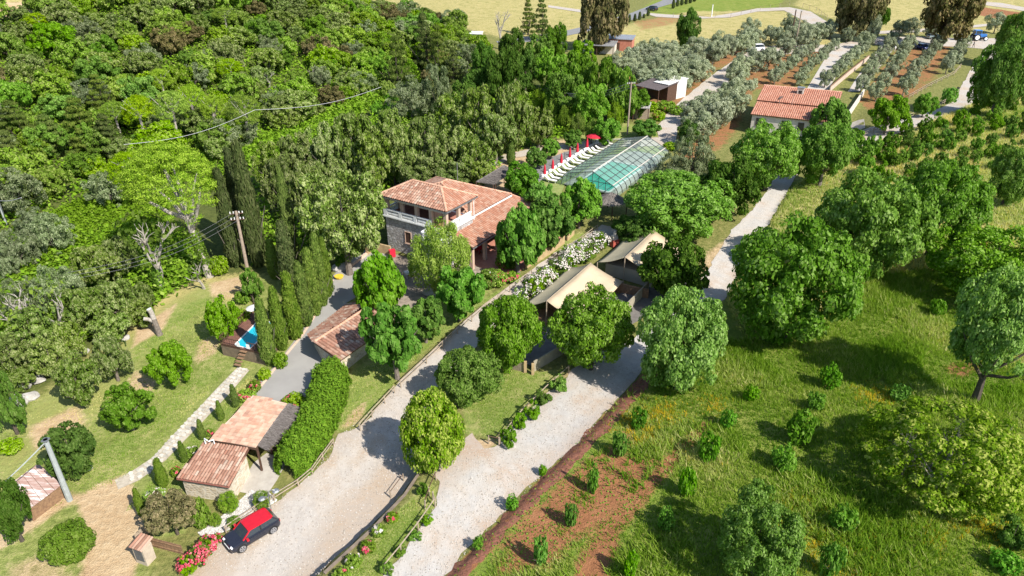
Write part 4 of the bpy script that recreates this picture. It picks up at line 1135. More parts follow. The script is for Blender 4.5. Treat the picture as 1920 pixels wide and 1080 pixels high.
# ------------------------------------------------------------------ small pool on a brown deck
dz = hz(-27.5, 61.5) + 1.05
D = [Gz(414, 646, dz), Gz(497, 664, dz), Gz(537, 612, dz), Gz(478, 582, dz)]
dk = thing('plunge_pool', Vector((-27.5, 60.5, hz(-27.5, 60.5))), "small turquoise pool set in a raised brown deck behind the cypresses", "pool")
dctr = sum(D, Vector()) / 4
W_ = [Gz(440, 647, dz), Gz(468, 655, dz), Gz(519, 607, dz), Gz(486, 600, dz)]
def ring(outer, inner, z0, z1):
    mb = MB()
    for i in range(4):
        j = (i + 1) % 4
        mb.prism([outer[i][:2], outer[j][:2], inner[j][:2], inner[i][:2]], z0, z1)
    return mb
ring(D, W_, dz - .12, dz).build('deck', WOODD, dk)
# planks running along the long side of the deck
pl = solid("deck_plank", (.20, .095, .07), (.13, .065, .05), 4, .75)
for i, (A, B, C_, D_) in enumerate(((D[0], D[3], W_[3], W_[0]), (D[0], D[1], W_[1], W_[0]), (D[1], D[2], W_[2], W_[1]))):
    for k in range(7 if i != 1 else 5):
        n_ = 7 if i != 1 else 5
        a, b = k / n_ + .01, (k + .9) / n_
        mb = MB().prism([A.lerp(D_, a)[:2], B.lerp(C_, a)[:2], B.lerp(C_, b)[:2], A.lerp(D_, b)[:2]], dz + .002, dz + .03)
        mb.build('plank', pl, dk)
MB().prism([p[:2] for p in D], dz - 1.8, dz - .121).build('deck_skirt', solid("deck_skirt", (.20, .15, .10), (.13, .10, .07), 3, .9), dk)
wm, wt, wout = nodes_of("pool_water")
wp_ = N(wt, "ShaderNodeBsdfPrincipled"); wp_.inputs["Roughness"].default_value = .05; wp_.inputs["Base Color"].default_value = (.02, .42, .55, 1)
bump(wt, wp_, noise(wt, 4, 3), .03, .3); wt.links.new(wp_.outputs[0], wout.inputs[0])
MB().prism([p[:2] for p in W_], dz - .11, dz - .02).build('water', wm, dk)
for i in range(4):
    MB().beam(W_[i] + Vector((0, 0, .035)), W_[(i + 1) % 4] + Vector((0, 0, .035)), .12, .05).build('pool_edge', WHITE, dk)
bar = MB().box((0, 0, .45), (.035, .035, .8)).mesh('baluster', WOODD)
def picket(parent, a, b, step=.28):
    L_ = (b - a).length; k = int(L_ / step)
    for z_ in (.12, .9): MB().beam(a + Vector((0, 0, z_)), b + Vector((0, 0, z_)), .06, .07).build('rail', WOODD, parent)
    for i in range(k + 1): inst('baluster', bar, parent, a.lerp(b, i / k) - parent.location)
picket(dk, D[0], D[3]); picket(dk, D[3], D[2]); picket(dk, D[1], D[2])
picket(dk, D[0], D[0].lerp(D[1], .44)); picket(dk, D[0].lerp(D[1], .62), D[1])
for t_ in (.42, .64):
    p = D[0].lerp(D[1], t_)
    MB().box(p + Vector((0, -.06, .5)), (.36, .03, .5), -.3).build('notice_board', WHITE, dk)
for k in range(5):
    a, b = D[0].lerp(D[1], .46), D[0].lerp(D[1], .6); o_ = (b - a).cross(Vector((0, 0, 1))).normalized() * (.28 * (k + .5))
    MB().beam(a + o_ - Vector((0, 0, .22 * (k + .6))), b + o_ - Vector((0, 0, .22 * (k + .6))), .28, .06).build('step', WOODM, dk)
um = thing('parasol', Gz(480, 604, dz + .03), "small white parasol on the brown pool deck", "parasol")
MB().tube([(0, 0, 0), (0, 0, 2.0)], .03, 6).build('pole', WHITE, um, local=True)
MB().tube([(0, 0, 1.72), (0, 0, 1.9), (0, 0, 2.05)], [.75, .45, .03], 10, False).build('canopy', WHITEF, um, local=True)
def lounger(loc, rz, label, group, mat=None, first=[None]):
    if first[0] is None:
        t = thing('sun_lounger', loc, label, 'sun lounger', group, rz)
        MB().box((0, -.25, .34), (.66, 1.3, .07)).build('seat', WHITEF, t, local=True)
        MB().slab([(-.33, .4, .36), (.33, .4, .36), (.33, 1.0, .8), (-.33, 1.0, .8)], .07).build('backrest', WHITEF, t, local=True)
        leg = MB().box((0, 0, .16), (.05, .05, .32)).mesh('leg', WHITE)
        for sx in (-.28, .28):
            for sy in (-.8, .35): inst('leg', leg, t, (sx, sy, 0))
        first[0] = t
        return t
    s = first[0]
    t = s.copy(); COL.objects.link(t); t.location = loc; t.rotation_euler = (0, 0, rz); tag(t, label, None, group)
    for c in s.children:
        k = c.copy(); COL.objects.link(k); k.parent = t
    return t

# ------------------------------------------------------------------ covered swimming pool
ph = thing('pool_enclosure', P3(1150, 330), "long glazed swimming pool cover with dark ribs beside the sun loungers", "pool cover")
pz = 5.15
A0, A1 = Gz(1052, 346, pz), Gz(1162, 366, pz)
ax = (Gz(1168, 267, pz + 1.9) - Gz(1062, 327, pz + 1.9)); ax.z = 0; LEN = ax.length * 1.0; ax.normalize()
wd = Vector((ax.y, -ax.x, 0)); WID = abs((A1 - A0).dot(wd))
rise = .055                                     # the ground climbs a little along the cover
prof = [(0, 0), (.015, .9), (.04, 1.6), (.09, 2.0), (.55, 3.0), (.90, 1.45), (.955, 1.15), (.985, .7), (1, 0)]
def pt(s, t_, h_): return A0 + wd * (s * WID) + ax * (t_ * LEN) + Vector((0, 0, h_ + rise * t_ * 10))
NB = 13
ribm = solid("rib_metal", (.08, .09, .09), (.06, .065, .065), 3, .5, metal=.3)
for i in range(NB + 1):
    mb = MB()
    for (s0, z0), (s1, z1) in zip(prof[:-1], prof[1:]):
        mb.beam(pt(s0, i / NB, z0), pt(s1, i / NB, z1), .07, .09)
    mb.build('rib', ribm, ph)
for s_, z_, w_s in ((.55, 3.02, .16), (.9, 1.47, .13), (.09, 2.03, .08), (.32, 2.5, .04), (.67, 2.47, .04), (.79, 1.94, .04)):
    MB().beam(pt(s_, 0, z_ + .04), pt(s_, 1, z_ + .04), w_s, .07).build('ridge_beam' if s_ == .55 else 'purlin', OFFW if w_s > .12 else ribm, ph)
for i in range(NB):
    for k, ((s0, z0), (s1, z1)) in enumerate(zip(prof[:-1], prof[1:])):
        if k in (1, 6): continue
        if k in (0, 7): s1_, z1_ = (prof[2] if k == 0 else prof[8]); s0_, z0_ = (prof[0] if k == 0 else prof[6])
        else: s0_, z0_, s1_, z1_ = s0, z0, s1, z1
        e = .12 / NB
        MB().add([pt(s0_, (i + .04) / NB, z0_), pt(s1_, (i + .04) / NB, z1_), pt(s1_, (i + .96) / NB, z1_), pt(s0_, (i + .96) / NB, z0_)], [(0, 1, 2, 3)]).build('panel', POLYC, ph)
def ph_z(s_): return float(np.interp(s_, [q0[0] for q0 in prof], [q0[1] for q0 in prof]))
for s_ in (.16, .3, .42, .55, .66, .78):
    zt = ph_z(s_)
    MB().beam(pt(s_, 0, 0), pt(s_, 0, zt), .06, .06, ax).build('end_mullion', ribm, ph)
MB().beam(pt(.05, 0, 1.6), pt(.86, 0, 1.6), .06, .06).build('end_rail', ribm, ph)
for a, b in ((.09, .3), (.3, .55), (.55, .78), (.78, .95)):
    f_ = ph_z
    MB().add([pt(a, .002, 0), pt(b, .002, 0), pt(b, .002, f_(b)), pt(a, .002, f_(a))], [(0, 1, 2, 3)]).build('end_panel', POLYC, ph)
pw = thing('swimming_pool', pt(.5, .5, .05), "turquoise swimming pool under the glazed cover", "pool")
wm2, wt2, wo2 = nodes_of("green_water")
wq = N(wt2, "ShaderNodeBsdfPrincipled"); wq.inputs["Roughness"].default_value = .08; wq.inputs["Base Color"].default_value = (.05, .46, .33, 1)
bump(wt2, wq, noise(wt2, 3, 3), .03, .3); wt2.links.new(wq.outputs[0], wo2.inputs[0])
pq = [pt(.2, .03, .0), pt(.82, .03, .0), pt(.82, .66, .0), pt(.2, .66, .0)]
po = [pt(.04, .005, .0), pt(.96, .005, .0), pt(.96, .995, .0), pt(.04, .995, .0)]
mb = MB()
for i in range(4):
    j = (i + 1) % 4; mb.add([po[i] + Vector((0, 0, .14)), po[j] + Vector((0, 0, .14)), pq[j] + Vector((0, 0, .14)), pq[i] + Vector((0, 0, .14))], [(0, 1, 2, 3)])
mb.build('surround', CONC, pw)
MB().add([p + Vector((0, 0, .08)) for p in pq], [(0, 1, 2, 3)]).build('water', wm2, pw)
for i in range(4):
    MB().beam(pq[i] + Vector((0, 0, .15)), pq[(i + 1) % 4] + Vector((0, 0, .15)), .3, .06).build('pool_edge', WHITE, pw)
# sun terrace: loungers in pairs with a parasol each, low white wall with wire fence
rz_l = math.atan2(wd.y, wd.x) + math.pi / 2
spots = [(1021, 338, 0), (1036, 328, 0), (1052, 317, 0), (1068, 306, 0), (1082, 296, 0), (1100, 287, 0), (1114, 280, 1), (1128, 274, 1)]
pos_word = ["nearest the house", "second from the house", "third from the house", "fourth from the house", "fifth from the house", "sixth from the house", "third from the far lawn", "nearest the far lawn"]
for i, (px, py, op) in enumerate(spots):
    g = P3(px, py, .1)
    t = thing('parasol', g, "%s red parasol, %s in the row by the pool cover" % ("open" if op else "closed", pos_word[i]), 'parasol', "red parasols along the pool")
    MB().tube([(0, 0, 0), (0, 0, 2.5)], .035, 6).build('pole', METALG, t, local=True)
    if op: MB().tube([(0, 0, 2.15), (0, 0, 2.45), (0, 0, 2.7)], [1.5, .9, .03], 10, False).build('canopy', REDC, t, local=True)
    else: MB().tube([(0, 0, .95), (0, 0, 1.3), (0, 0, 2.1), (0, 0, 2.55)], [.26, .24, .15, .02], 8).build('canopy', REDC, t, local=True)
    MB().box((0, 0, .04), (.5, .5, .08)).build('base', CONC, t, local=True)
    for k in (-1, 1):
        gg = P3(px, py, .1) + wd * 1.45 + ax * (.62 * k + .3)
        lounger(gg, rz_l, "white sun lounger on the %s side of the %s parasol %s" % ("near" if k < 0 else "far", "open" if op else "closed", pos_word[i]), "white sun loungers along the pool")
wall_run('low_white_wall', [(1016, 333), (1060, 304), (1110, 275), (1125, 266)], .45, .25, WHITE, "low white wall between grey court and sun loungers")
def wire_fence(name, px, h, label, step=2.2, mat=METALG):
    pts = [P3(*p) for p in px]; root = thing(name, pts[0], label, 'fence')
    for a, b in zip(pts[:-1], pts[1:]):
        k = max(1, int((b - a).length / step))
        for i in range(k + 1):
            p = a.lerp(b, i / k); p.z = hz(p.x, p.y)
            MB().beam(p, p + Vector((0, 0, h)), .05, .05, (0, 1, 0)).build('post', mat, root)
        for z_ in (.35, .7, 1.):
            MB().beam(a + Vector((0, 0, h * z_)), b + Vector((0, 0, h * z_)), .015, .015).build('wire', mat, root)
    return root
wire_fence('wire_fence', [(1013, 332), (1058, 302), (1108, 273)], 1.6, "thin wire fence above the low white wall by the court")
# brush-roofed shelters
def brush_shelter(name, quad, th, posts, label, seed, n=1800):
    c0 = sum((Vector(p) for p in quad), Vector()) / 4
    t = thing(name, Vector((c0.x, c0.y, hz(c0.x, c0.y))), label, 'shelter')
    r_ = MB().slab(quad, th).build('brush_roof', THATCH, t); bristles(r_, quad, n, seed)
    for p in posts:
        MB().beam(Vector((p.x, p.y, hz(p.x, p.y) - .2)), Vector((p.x, p.y, p.z - .05)), .14, .14, (0, 1, 0)).build('post', WOODD, t)
    return t
q_ = [Gz(925, 345, 7.6), Gz(965, 320, 7.6), Gz(945, 309, 8.0), Gz(893, 340, 8.0)]
brush_shelter('brush_shelter', q_, .12, [q_[0].lerp(c0_, .1) for c0_ in q_[1:2]] + [q_[0], q_[3], q_[2]], "long grey brush-roofed shelter behind the stone house roof", 8, 2600)
gq = G(1143, 402); ap = Vector((gq.x, gq.y, gq.z + 3.3))
gz_ = thing('thatched_gazebo', gq, "thatched conical gazebo at the near end of the pool cover", "gazebo")
ring_ = [Vector((gq.x + 2.3 * math.cos(a), gq.y + 2.3 * math.sin(a), gq.z + 2.1)) for a in [i * 6.283 / 8 for i in range(8)]]
mb = MB().add([ap] + ring_, [(0, 1 + i, 1 + (i + 1) % 8) for i in range(8)]); tr_ = mb.build('thatch', THATCH, gz_)
for i in range(8): bristles(tr_, [ring_[i], ring_[(i + 1) % 8], ap, ap], 130, 60 + i, .7)
for i in range(0, 8, 2): MB().beam(Vector((ring_[i].x, ring_[i].y, gq.z)), ring_[i], .12, .12, (0, 1, 0)).build('post', WOODD, gz_)

# ------------------------------------------------------------------ two canvas safari tents
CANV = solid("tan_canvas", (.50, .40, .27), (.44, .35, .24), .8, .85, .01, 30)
CANV_SHADE = solid("tan_canvas_shaded", (.36, .32, .22), (.31, .275, .19), .8, .85, .01, 30)  # same canvas for the slope turned from the sun, its shade put into the colour
CANVW = solid("tent_wall_canvas", (.40, .34, .26), (.34, .29, .22), .8, .85)
def tent(name, label, eL, rF, rB, eLb, eR, eRb, gz0, closed):
    c0 = (rF + rB) / 2
    t = thing(name, Vector((c0.x, c0.y, hz(c0.x, c0.y))), label, 'tent')
    def sheet(a, b, c, d, mat, nm):     # cloth with a slight sag: a-b along the eave, d-c along the ridge
        mb = MB(); n = 8; vv = []
        for i in range(n + 1):
            for j in range(n + 1):
                s, r = i / n, j / n
                p = a.lerp(b, s).lerp(d.lerp(c, s), r)
                p.z -= .42 * math.sin(math.pi * r) * .5 + .22 * math.sin(math.pi * s) * (1 - r * .3)
                vv.append(p)
        mb.add(vv, [(i * (n + 1) + j, (i + 1) * (n + 1) + j, (i + 1) * (n + 1) + j + 1, i * (n + 1) + j + 1) for i in range(n) for j in range(n)])
        o = mb.build(nm, mat, t, smooth=True)
        so = o.modifiers.new("thickness", 'SOLIDIFY'); so.thickness = .03
        return o
    sheet(eL, eLb, rB, rF, CANV_SHADE, 'roof_canvas'); sheet(eR, eRb, rB, rF, CANV, 'roof_canvas')
    for p in (eL, rF, rB, eLb, eR, eRb):
        MB().tube([Vector((p.x, p.y, hz(p.x, p.y) - .1)), p - Vector((0, 0, .02))], .06, 6).build('pole', WOODP, t)
    ins = [c0 + (Vector((p.x, p.y, c0.z)) - c0) * k for p, k in ((eL, .8 if closed else .5), (eR, .8 if closed else .5), (eRb, .8), (eLb, .8))]
    zb = hz(c0.x, c0.y)
    MB().prism([p[:2] for p in ins], zb - .4, [eL.z - .35] * 4).build('wall', CANVW if closed else WOODM, t)
    if not closed:
        MB().prism([p[:2] for p in [eL, eR, ins[1], ins[0]]], zb - .5, zb + .25).build('deck', WOODM, t)
    MB().tube([rF, rB], .05, 6).build('ridge_pole', WOODP, t)
    return t
def tent_pts(rf, rb, el, elb, zr, ze):
    rF, rB, eL, eLb = Gz(*rf, zr), Gz(*rb, zr), Gz(*el, ze), Gz(*elb, ze)
    m = lambda e, r: Vector((2 * r.x - e.x, 2 * r.y - e.y, ze))
    d = (rB - rF).normalized(); s = Vector((d.y, -d.x, 0)); hw = abs((eL - rF).dot(s))
    hw = max(hw, 2.6)
    return rF - s * hw * 1 + Vector((0, 0, ze - zr)) * 1, rF, rB, rB - s * hw + Vector((0, 0, ze - zr)), rF + s * hw * 1.45 + Vector((0, 0, ze - zr)), rB + s * hw * 1.45 + Vector((0, 0, ze - zr))
e0, rf_, rb_, e1_, e2_, e3_ = tent_pts((1025, 564), (1108, 493), (992, 562), (1070, 501), 5.6, 4.3)
tent('canvas_tent', "tan canvas tent with open dark porch behind the oleander hedge, nearer of two", e0, rf_, rb_, e1_, e2_, e3_, 2.6, False)
e0, rf_, rb_, e1_, e2_, e3_ = tent_pts((1172, 482), (1226, 432), (1131, 482), (1187, 440), 6.6, 5.1)
tent('canvas_tent', "tan canvas tent with closed front wall, farther of two and beside the walnut tree", e0, rf_, rb_, e1_, e2_, e3_, 3.3, True)
wall_run('tent_wall', [(1000, 697), (1048, 668), (1075, 650)], 1.2, .12, solid("tent_fence", (.34, .30, .22), (.27, .24, .18), 2), "olive screen wall in shade beside the tent yard")
wall_run('tent_wall', [(1130, 640), (1172, 590), (1215, 545)], 1.3, .12, solid("tent_fence", (.34, .30, .22)), "dark screen wall between tent yard and gravel road")
wall_run('tent_wall', [(1148, 545), (1215, 560)], 1.2, .12, WOODM, "brown screen wall behind the nearer tent")
gf = thing('wooden_gate', P3(950, 690), "low wooden board gate at the entrance of the tent yard", "gate")
a, b = P3(948, 688), P3(982, 698)
for i in range(9):
    p = a.lerp(b, i / 9); q2 = a.lerp(b, (i + .85) / 9)
    MB().beam((p + q2) / 2, (p + q2) / 2 + Vector((0, 0, 1.05)), .2, .03, (q2 - p).cross(Vector((0, 0, 1)))).build('board', WOODP, gf)
for p in (b + Vector((.15, 0, 0)), P3(999, 702)):
    MB().box(p + Vector((0, 0, .6)), (.28, .28, 1.3)).build('gate_post', WOODT, gf)

# ------------------------------------------------------------------ farm building on the right, far sheds
fb = thing('farm_building', P3(1480, 232), "pale farm building with two terracotta roof levels beside the olive grove", "house")
z1, z2, z3, z4 = 9.9, 11.0, 11.25, 12.6
lo_l, lo_r = Gz(1407, 214, z1), Gz(1518, 226, z1)
ud = (lo_r - lo_l).normalized(); lo_r = lo_l + ud * (lo_r - lo_l).length * 1.28
vd = Vector((-ud.y, ud.x, 0)); 
t2 = Gz(1419, 190, z2); run1 = (t2 - lo_l).dot(vd); run1 = max(2.5, run1)
lo_tl, lo_tr = lo_l + vd * run1 + Vector((0, 0, z2 - z1)), lo_r + vd * run1 + Vector((0, 0, z2 - z1))
up_l = lo_l + vd * (run1 - .15) + Vector((0, 0, z3 - z1)) - ud * .1
up_r = lo_r + vd * (run1 - .15) + Vector((0, 0, z3 - z1)) + ud * 1.0
rg_l = Gz(1429, 159, z4); run2 = max(3.5, (rg_l - up_l).dot(vd))
up_tl, up_tr = up_l + vd * run2 + Vector((0, 0, z4 - z3)), up_r + vd * run2 + Vector((0, 0, z4 - z3))
tile_roof(fb, [lo_l, lo_r, lo_tr, lo_tl], T_NEW, .36, .55)
tile_roof(fb, [up_l, up_r, up_tr, up_tl], T_NEW, .36, .55)
bk_l, bk_r = up_tl + vd * 3 - Vector((0, 0, 1.0)), up_tr + vd * 3 - Vector((0, 0, 1.0))
tile_roof(fb, [bk_r, bk_l, up_tl, up_tr], T_NEW, .36, .55)
ridge_caps(fb, up_tl, up_tr, .2, .5)
zg = hz(lo_l.x, lo_l.y) - 1.2
q = [lo_l + ud * .3 + vd * .35, lo_r - ud * .3 + vd * .35, lo_tr - ud * .3 + vd * .2, lo_tl + ud * .3 + vd * .2]
MB().prism([p[:2] for p in q], zg, [z1 - .06, z1 - .06, z2 - .25, z2 - .25]).build('wall', OFFW, fb)
q = [up_l + ud * .3 + vd * .42, up_r - ud * .25 + vd * .42, up_tr - ud * .25, bk_r - ud * .25 - vd * .3, bk_l + ud * .3 - vd * .3, up_tl + ud * .3]
MB().prism([p[:2] for p in q], zg, [z3 - .05, z3 - .05, z4 - .16, z4 - 1.1, z4 - 1.1, z4 - .16]).build('wall', OFFW, fb)
fw = lo_l + vd * .35
for t_ in (1.6, 6.0, 8.8):
    c0 = fw + ud * t_; c0.z = z1 - 1.25
    window(fb, c0, ud, .95, 1.2, -vd, WOODD, True)
ch = Gz(1500, 178, 11.9); MB().box(ch + Vector((0, 0, .5)), (1.1, 1.0, 1.6), math.atan2(ud.y, ud.x)).build('chimney', OFFW, fb)
MB().box(ch + Vector((0, 0, 1.38)), (1.35, 1.2, .12), math.atan2(ud.y, ud.x)).build('chimney_cap', METALG, fb)
MB().box(ch + Vector((0, 0, .6)) - vd * .51, (.6, .05, .6), math.atan2(ud.y, ud.x)).build('chimney_vent', DARKIN, fb)
sd = Gz(1461, 193, 11.2)
sdp = MB().tube([sd, sd + Vector((0, 0, .7))], .05, 6).build('satellite_dish', METALG, fb)
mb = MB(); cc = sd + Vector((0, 0, .9)); dn = (vd * .4 - ud * .5 + Vector((0, 0, .5))).normalized(); uu = dn.cross(Vector((0, 0, 1))).normalized(); vv_ = uu.cross(dn)
mb.add([cc - dn * .12] + [cc + (uu * math.cos(a) + vv_ * math.sin(a)) * .55 for a in [i * .5236 for i in range(12)]], [(0, 1 + i, 1 + (i + 1) % 12) for i in range(12)]); mb.build('dish_bowl', METALG, sdp)
MB().tube([Gz(1485, 196, 11.2), Gz(1485, 196, 11.2) + Vector((0, 0, 1.9))], .03, 5).build('antenna_mast', METALG, fb)
wall_run('retaining_wall', [(1582, 232), (1600, 205), (1618, 178)], 1.2, .3, OFFW, "white sloping retaining wall behind the farm building")
wall_run('panel_wall', [(1555, 172), (1590, 142), (1628, 112)], 1.1, .2, solid("panel_pale", (.50, .40, .33), (.42, .33, .27), 2), "pale panel wall along the white track through the olives", coping=WOODM)
def lean_shed(name, px, py, w, d, h, rz, label, roofm, wallm, slope=.5, open_=True):
    g = G(px, py); t = thing(name, g, label, 'shed', None, rz)
    rf = MB().slab([(-w / 2, -d / 2, h - slope), (w / 2, -d / 2, h - slope), (w / 2, d / 2, h), (-w / 2, d / 2, h)], .1)
    ro = rf.build('roof', roofm, t, local=True)
    k = int(w / .5)
    mb = MB()
    for i in range(k):
        x = -w / 2 + (i + .5) * w / k
        mb.beam((x, -d / 2, h - slope + .03), (x, d / 2, h + .03), .12, .06)
    mb.build('roof_rib', roofm, ro, local=True)
    ww = w * .94; dd = d * .9
    if open_:
        MB().prism([(-ww / 2, 0), (ww / 2, 0), (ww / 2, dd / 2), (-ww / 2, dd / 2)], -.6, [h - slope / 2 - .12, h - slope / 2 - .12, h - .15, h - .15]).build('wall', wallm, t, local=True)
        for x in (-ww / 2, 0, ww / 2): MB().box((x, -dd / 2 + .1, (h - slope) / 2 - .15), (.14, .14, h - slope + .2)).build('post', WOODD, t, local=True)
    else:
        MB().prism([(-ww / 2, -dd / 2), (ww / 2, -dd / 2), (ww / 2, dd / 2), (-ww / 2, dd / 2)], -.6, [h - slope - .08, h - slope - .08, h - .15, h - .15]).build('wall', wallm, t, local=True)
        MB().box((0, -dd / 2 - .03, 1.0), (1.1, .06, 2.0)).build('door', WOODD, t, local=True)
    return t
ZINC = solid("zinc_sheet", (.34, .36, .40), (.27, .29, .32), 2, .5, metal=.4)
BRICKR = solid("red_wall", (.42, .17, .12), (.34, .13, .09), 2, .9)
lean_shed('lean_shed', 1160, 92, 8.0, 5, 3.4, -.3, "small red-walled shed with flat grey metal roof beyond the green trees", ZINC, BRICKR, .5, False)
lean_shed('lean_shed', 1122, 100, 9.0, 6, 2.9, -.3, "open low shed with dark sheet roof left of the red-walled shed", ASPH, OFFW, .5, True)
lean_shed('lean_shed', 1229, 185, 6.5, 6.5, 3.6, -.9, "open shed with dark striped roof beside the white canvas marquee", solid("striped_roof", (.12, .10, .10), (.09, .075, .075), 2, .8), WOODD, .9, True)
lean_shed('garden_marquee', 1255, 182, 4.0, 6.5, 3.8, -.9, "white canvas marquee at the edge of the olive grove", WHITEF, WHITEF, .5, False)
lean_shed('garden_canopy', 1188, 222, 6.0, 4.5, 2.8, -.25, "flat grey canopy on posts behind the wooden utility pole", solid("grey_canopy", (.36, .34, .32), (.30, .285, .27), 2, .9), WOODP, .15, True)
lean_shed('wooden_hut', 981, 152, 3.5, 3, 2.6, -.2, "tiny hut with brown roof among dark trees behind the reeds", WOODM, WOODP, .4, False)
lean_shed('far_hut', 893, 76, 3.5, 3, 2.3, -.2, "tiny white-roofed hut at the wood edge below the yellow field", WHITE, OFFW, .3, False)

# shed roof at the far left with patchy paint
ps = thing('patchy_shed', P3(70, 915), "low shed with patchy brown and white sheet roof at left edge", "shed")
zp = hz(*ps.location[:2])
Q = [Gz(50, 958, zp + 1.1), Gz(116, 908, zp + 1.3), Gz(72, 868, zp + 1.6), Gz(22, 905, zp + 1.5)]
pm, ptree, pout = nodes_of("peeling_roof")
pp_ = N(ptree, "ShaderNodeBsdfPrincipled"); pp_.inputs["Roughness"].default_value = .85
mp = N(ptree, "ShaderNodeMapping"); mp.inputs["Rotation"].default_value = (0, 0, .2); mp.inputs["Scale"].default_value = (.6, 3.4, 1)
ptree.links.new(N(ptree, "ShaderNodeNewGeometry").outputs["Position"], mp.inputs[0])
ptree.links.new(ramp(ptree, noise(ptree, .9, 6, .65, mp.outputs[0]), [(.44, (.34, .21, .17)), (.53, (.42, .30, .26)), (.6, (.66, .62, .58))]), pp_.inputs["Base Color"]); ptree.links.new(pp_.outputs[0], pout.inputs[0])
for k in range(5):
    a, b = k / 5, (k + .94) / 5
    MB().slab([Q[0].lerp(Q[1], a), Q[0].lerp(Q[1], b), Q[3].lerp(Q[2], b), Q[3].lerp(Q[2], a)], .05).build('roof_sheet', pm, ps)
cq = sum(Q, Vector()) / 4; MB().prism([(cq + (p - cq) * .9)[:2] for p in Q], zp - 1.5, [p.z - .12 for p in Q]).build('wall', WOODM, ps)
for k, (px, py, m_) in enumerate(((70, 945, (.08, .42, .55)), (108, 918, (.20, .55, .42)))):
    o = thing('plastic_bin' if k else 'blue_tarp', P3(px, py, .1), ("green plastic tub beside the patchy shed and grey pole", "blue tarpaulin roll lying below the patchy shed roof")[1 - k], ("tub", "tarpaulin")[1 - k], None, .7)
    MB().box((0, 0, .2), (1.5 - k * .4, .5, .4)).build('body', solid("plastic_%d" % k, m_, tuple(x * .8 for x in m_), 3, .5), o, local=True)
    MB().box((0, 0, .42), (1.55 - k * .4, .54, .04)).build('rim', WHITE, o, local=True)
# little tiled notice pillar at the drive entrance
np_ = thing('notice_pillar', P3(275, 1050), "small masonry notice pillar with tiled cap and dark board by the sandy entrance", "notice pillar", None, -.35)
MB().box((0, 0, .75), (1.0, .8, 1.7)).build('pillar', solid('pillar_plaster', (.46, .39, .30), (.38, .31, .24), 3, .9), np_, local=True)
MB().box((0, -.41, .85), (.72, .03, .95)).build('board', solid("slate_board", (.10, .11, .12), (.08, .085, .09), 4, .6), np_, local=True)
cap = MB()
for i in range(5): arc_tile(cap, Vector((-.6, -.3, 1.66)), Vector((1, 0, 0)), Vector((0, 1, .22)).normalized(), Vector((0, -.22, 1)).normalized(), .12 + i * .24, -.25, .95, .12, .1, rnd.random(), 4)
cap.build('tiled_cap', T_OLD, np_, local=True)
# ------------------------------------------------------------------ fences and poles
post_me = MB().tube([(0, 0, -.2), (0, 0, 1.0)], [.065, .055], 6).mesh('post', WOODP)
def rail_fence(px, h, label, step=2.2, rails=(.55, .95), mat=WOODP, r=.045, name='rail_fence'):
    pts = [P3(*p) for p in px]; root = thing(name, pts[0], label, 'fence')
    prev = None
    for a, b in zip(pts[:-1], pts[1:]):
        k = max(1, int((b - a).length / step))
        for i in range(k + 1):
            p = a.lerp(b, i / k); p.z = hz(p.x, p.y)
            if i > 0 or prev is None:
                inst('post', post_me, root, p - root.location, (rnd.uniform(-.05, .05), rnd.uniform(-.05, .05), 0), (1, 1, h))
            if prev is not None and (p - prev).length > .3:
                for z_ in rails:
                    MB().tube([prev + Vector((0, 0, h * z_ + rnd.uniform(-.03, .03))), p + Vector((0, 0, h * z_ + rnd.uniform(-.03, .03)))], r, 5).build('rail', mat, root)
            prev = p
    return root
rail_fence([(752, 727), (800, 682), (858, 626), (910, 582), (956, 548), (996, 519)], .9, "wooden rail fence along the left side of the gravel lane")
rail_fence([(676, 808), (698, 783), (722, 757), (740, 738)], .9, "short wooden rail fence where the lane meets the drive")
rail_fence([(1045, 482), (1090, 454), (1120, 432)], .8, "wooden rail fence beyond the tan terrace wall", 2.5)
rail_fence([(425, 1000), (480, 962), (515, 940), (560, 912), (586, 890), (606, 862), (626, 835)], .75, "low wooden rail fence along the hedge foot and gravel garden")
rail_fence([(937, 835), (960, 804), (985, 775), (1013, 748), (1040, 722), (1066, 700)], .9, "pale wooden rail fence along the triangular lawn", 2.4, (.9,))
rail_fence([(916, 832), (936, 836)], .9, "two dark fence posts at the tip of the triangular lawn", 1.2, (.9,), WOODD)
rail_fence([(720, 1076), (752, 1038), (785, 995), (816, 950), (812, 938)], .9, "wooden rail fence between grass strip and upper gravel road", 2.4, (.9,))
rail_fence([(818, 900), (805, 930), (797, 955)], .9, "thin dark rail fence at the head of the grass strip", 1.6, (.9,), WOODD)
rail_fence([(733, 934), (757, 902)], .8, "thin rail standing at the outer edge of the drive", 2.0, (.9,), WOODD, .03)
rail_fence([(1620, 258), (1700, 226), (1745, 210), (1770, 196), (1796, 178)], 1.1, "wooden rail fence along the lower bend of the far gravel road", 2.6)
rail_fence([(1703, 186), (1735, 168), (1765, 153), (1788, 142), (1800, 128)], 1.1, "wooden rail fence between the last olives and the far gravel road", 2.6)
rail_fence([(1216, 30), (1262, 33), (1310, 37), (1370, 33), (1425, 20), (1480, 12)], 1.5, "row of dark fence posts along the far pale track", 6, (.9,), WOODD, .03)
rail_fence([(1505, 14), (1530, 22), (1550, 38)], 1.5, "dark fence posts beside the bend of the far pale track", 4, (.9,), WOODD, .03)
rail_fence([(1668, 67), (1720, 68), (1745, 69)], 1.0, "dark low rail fence behind the parking area", 3, (.9,), WOODD, .05)
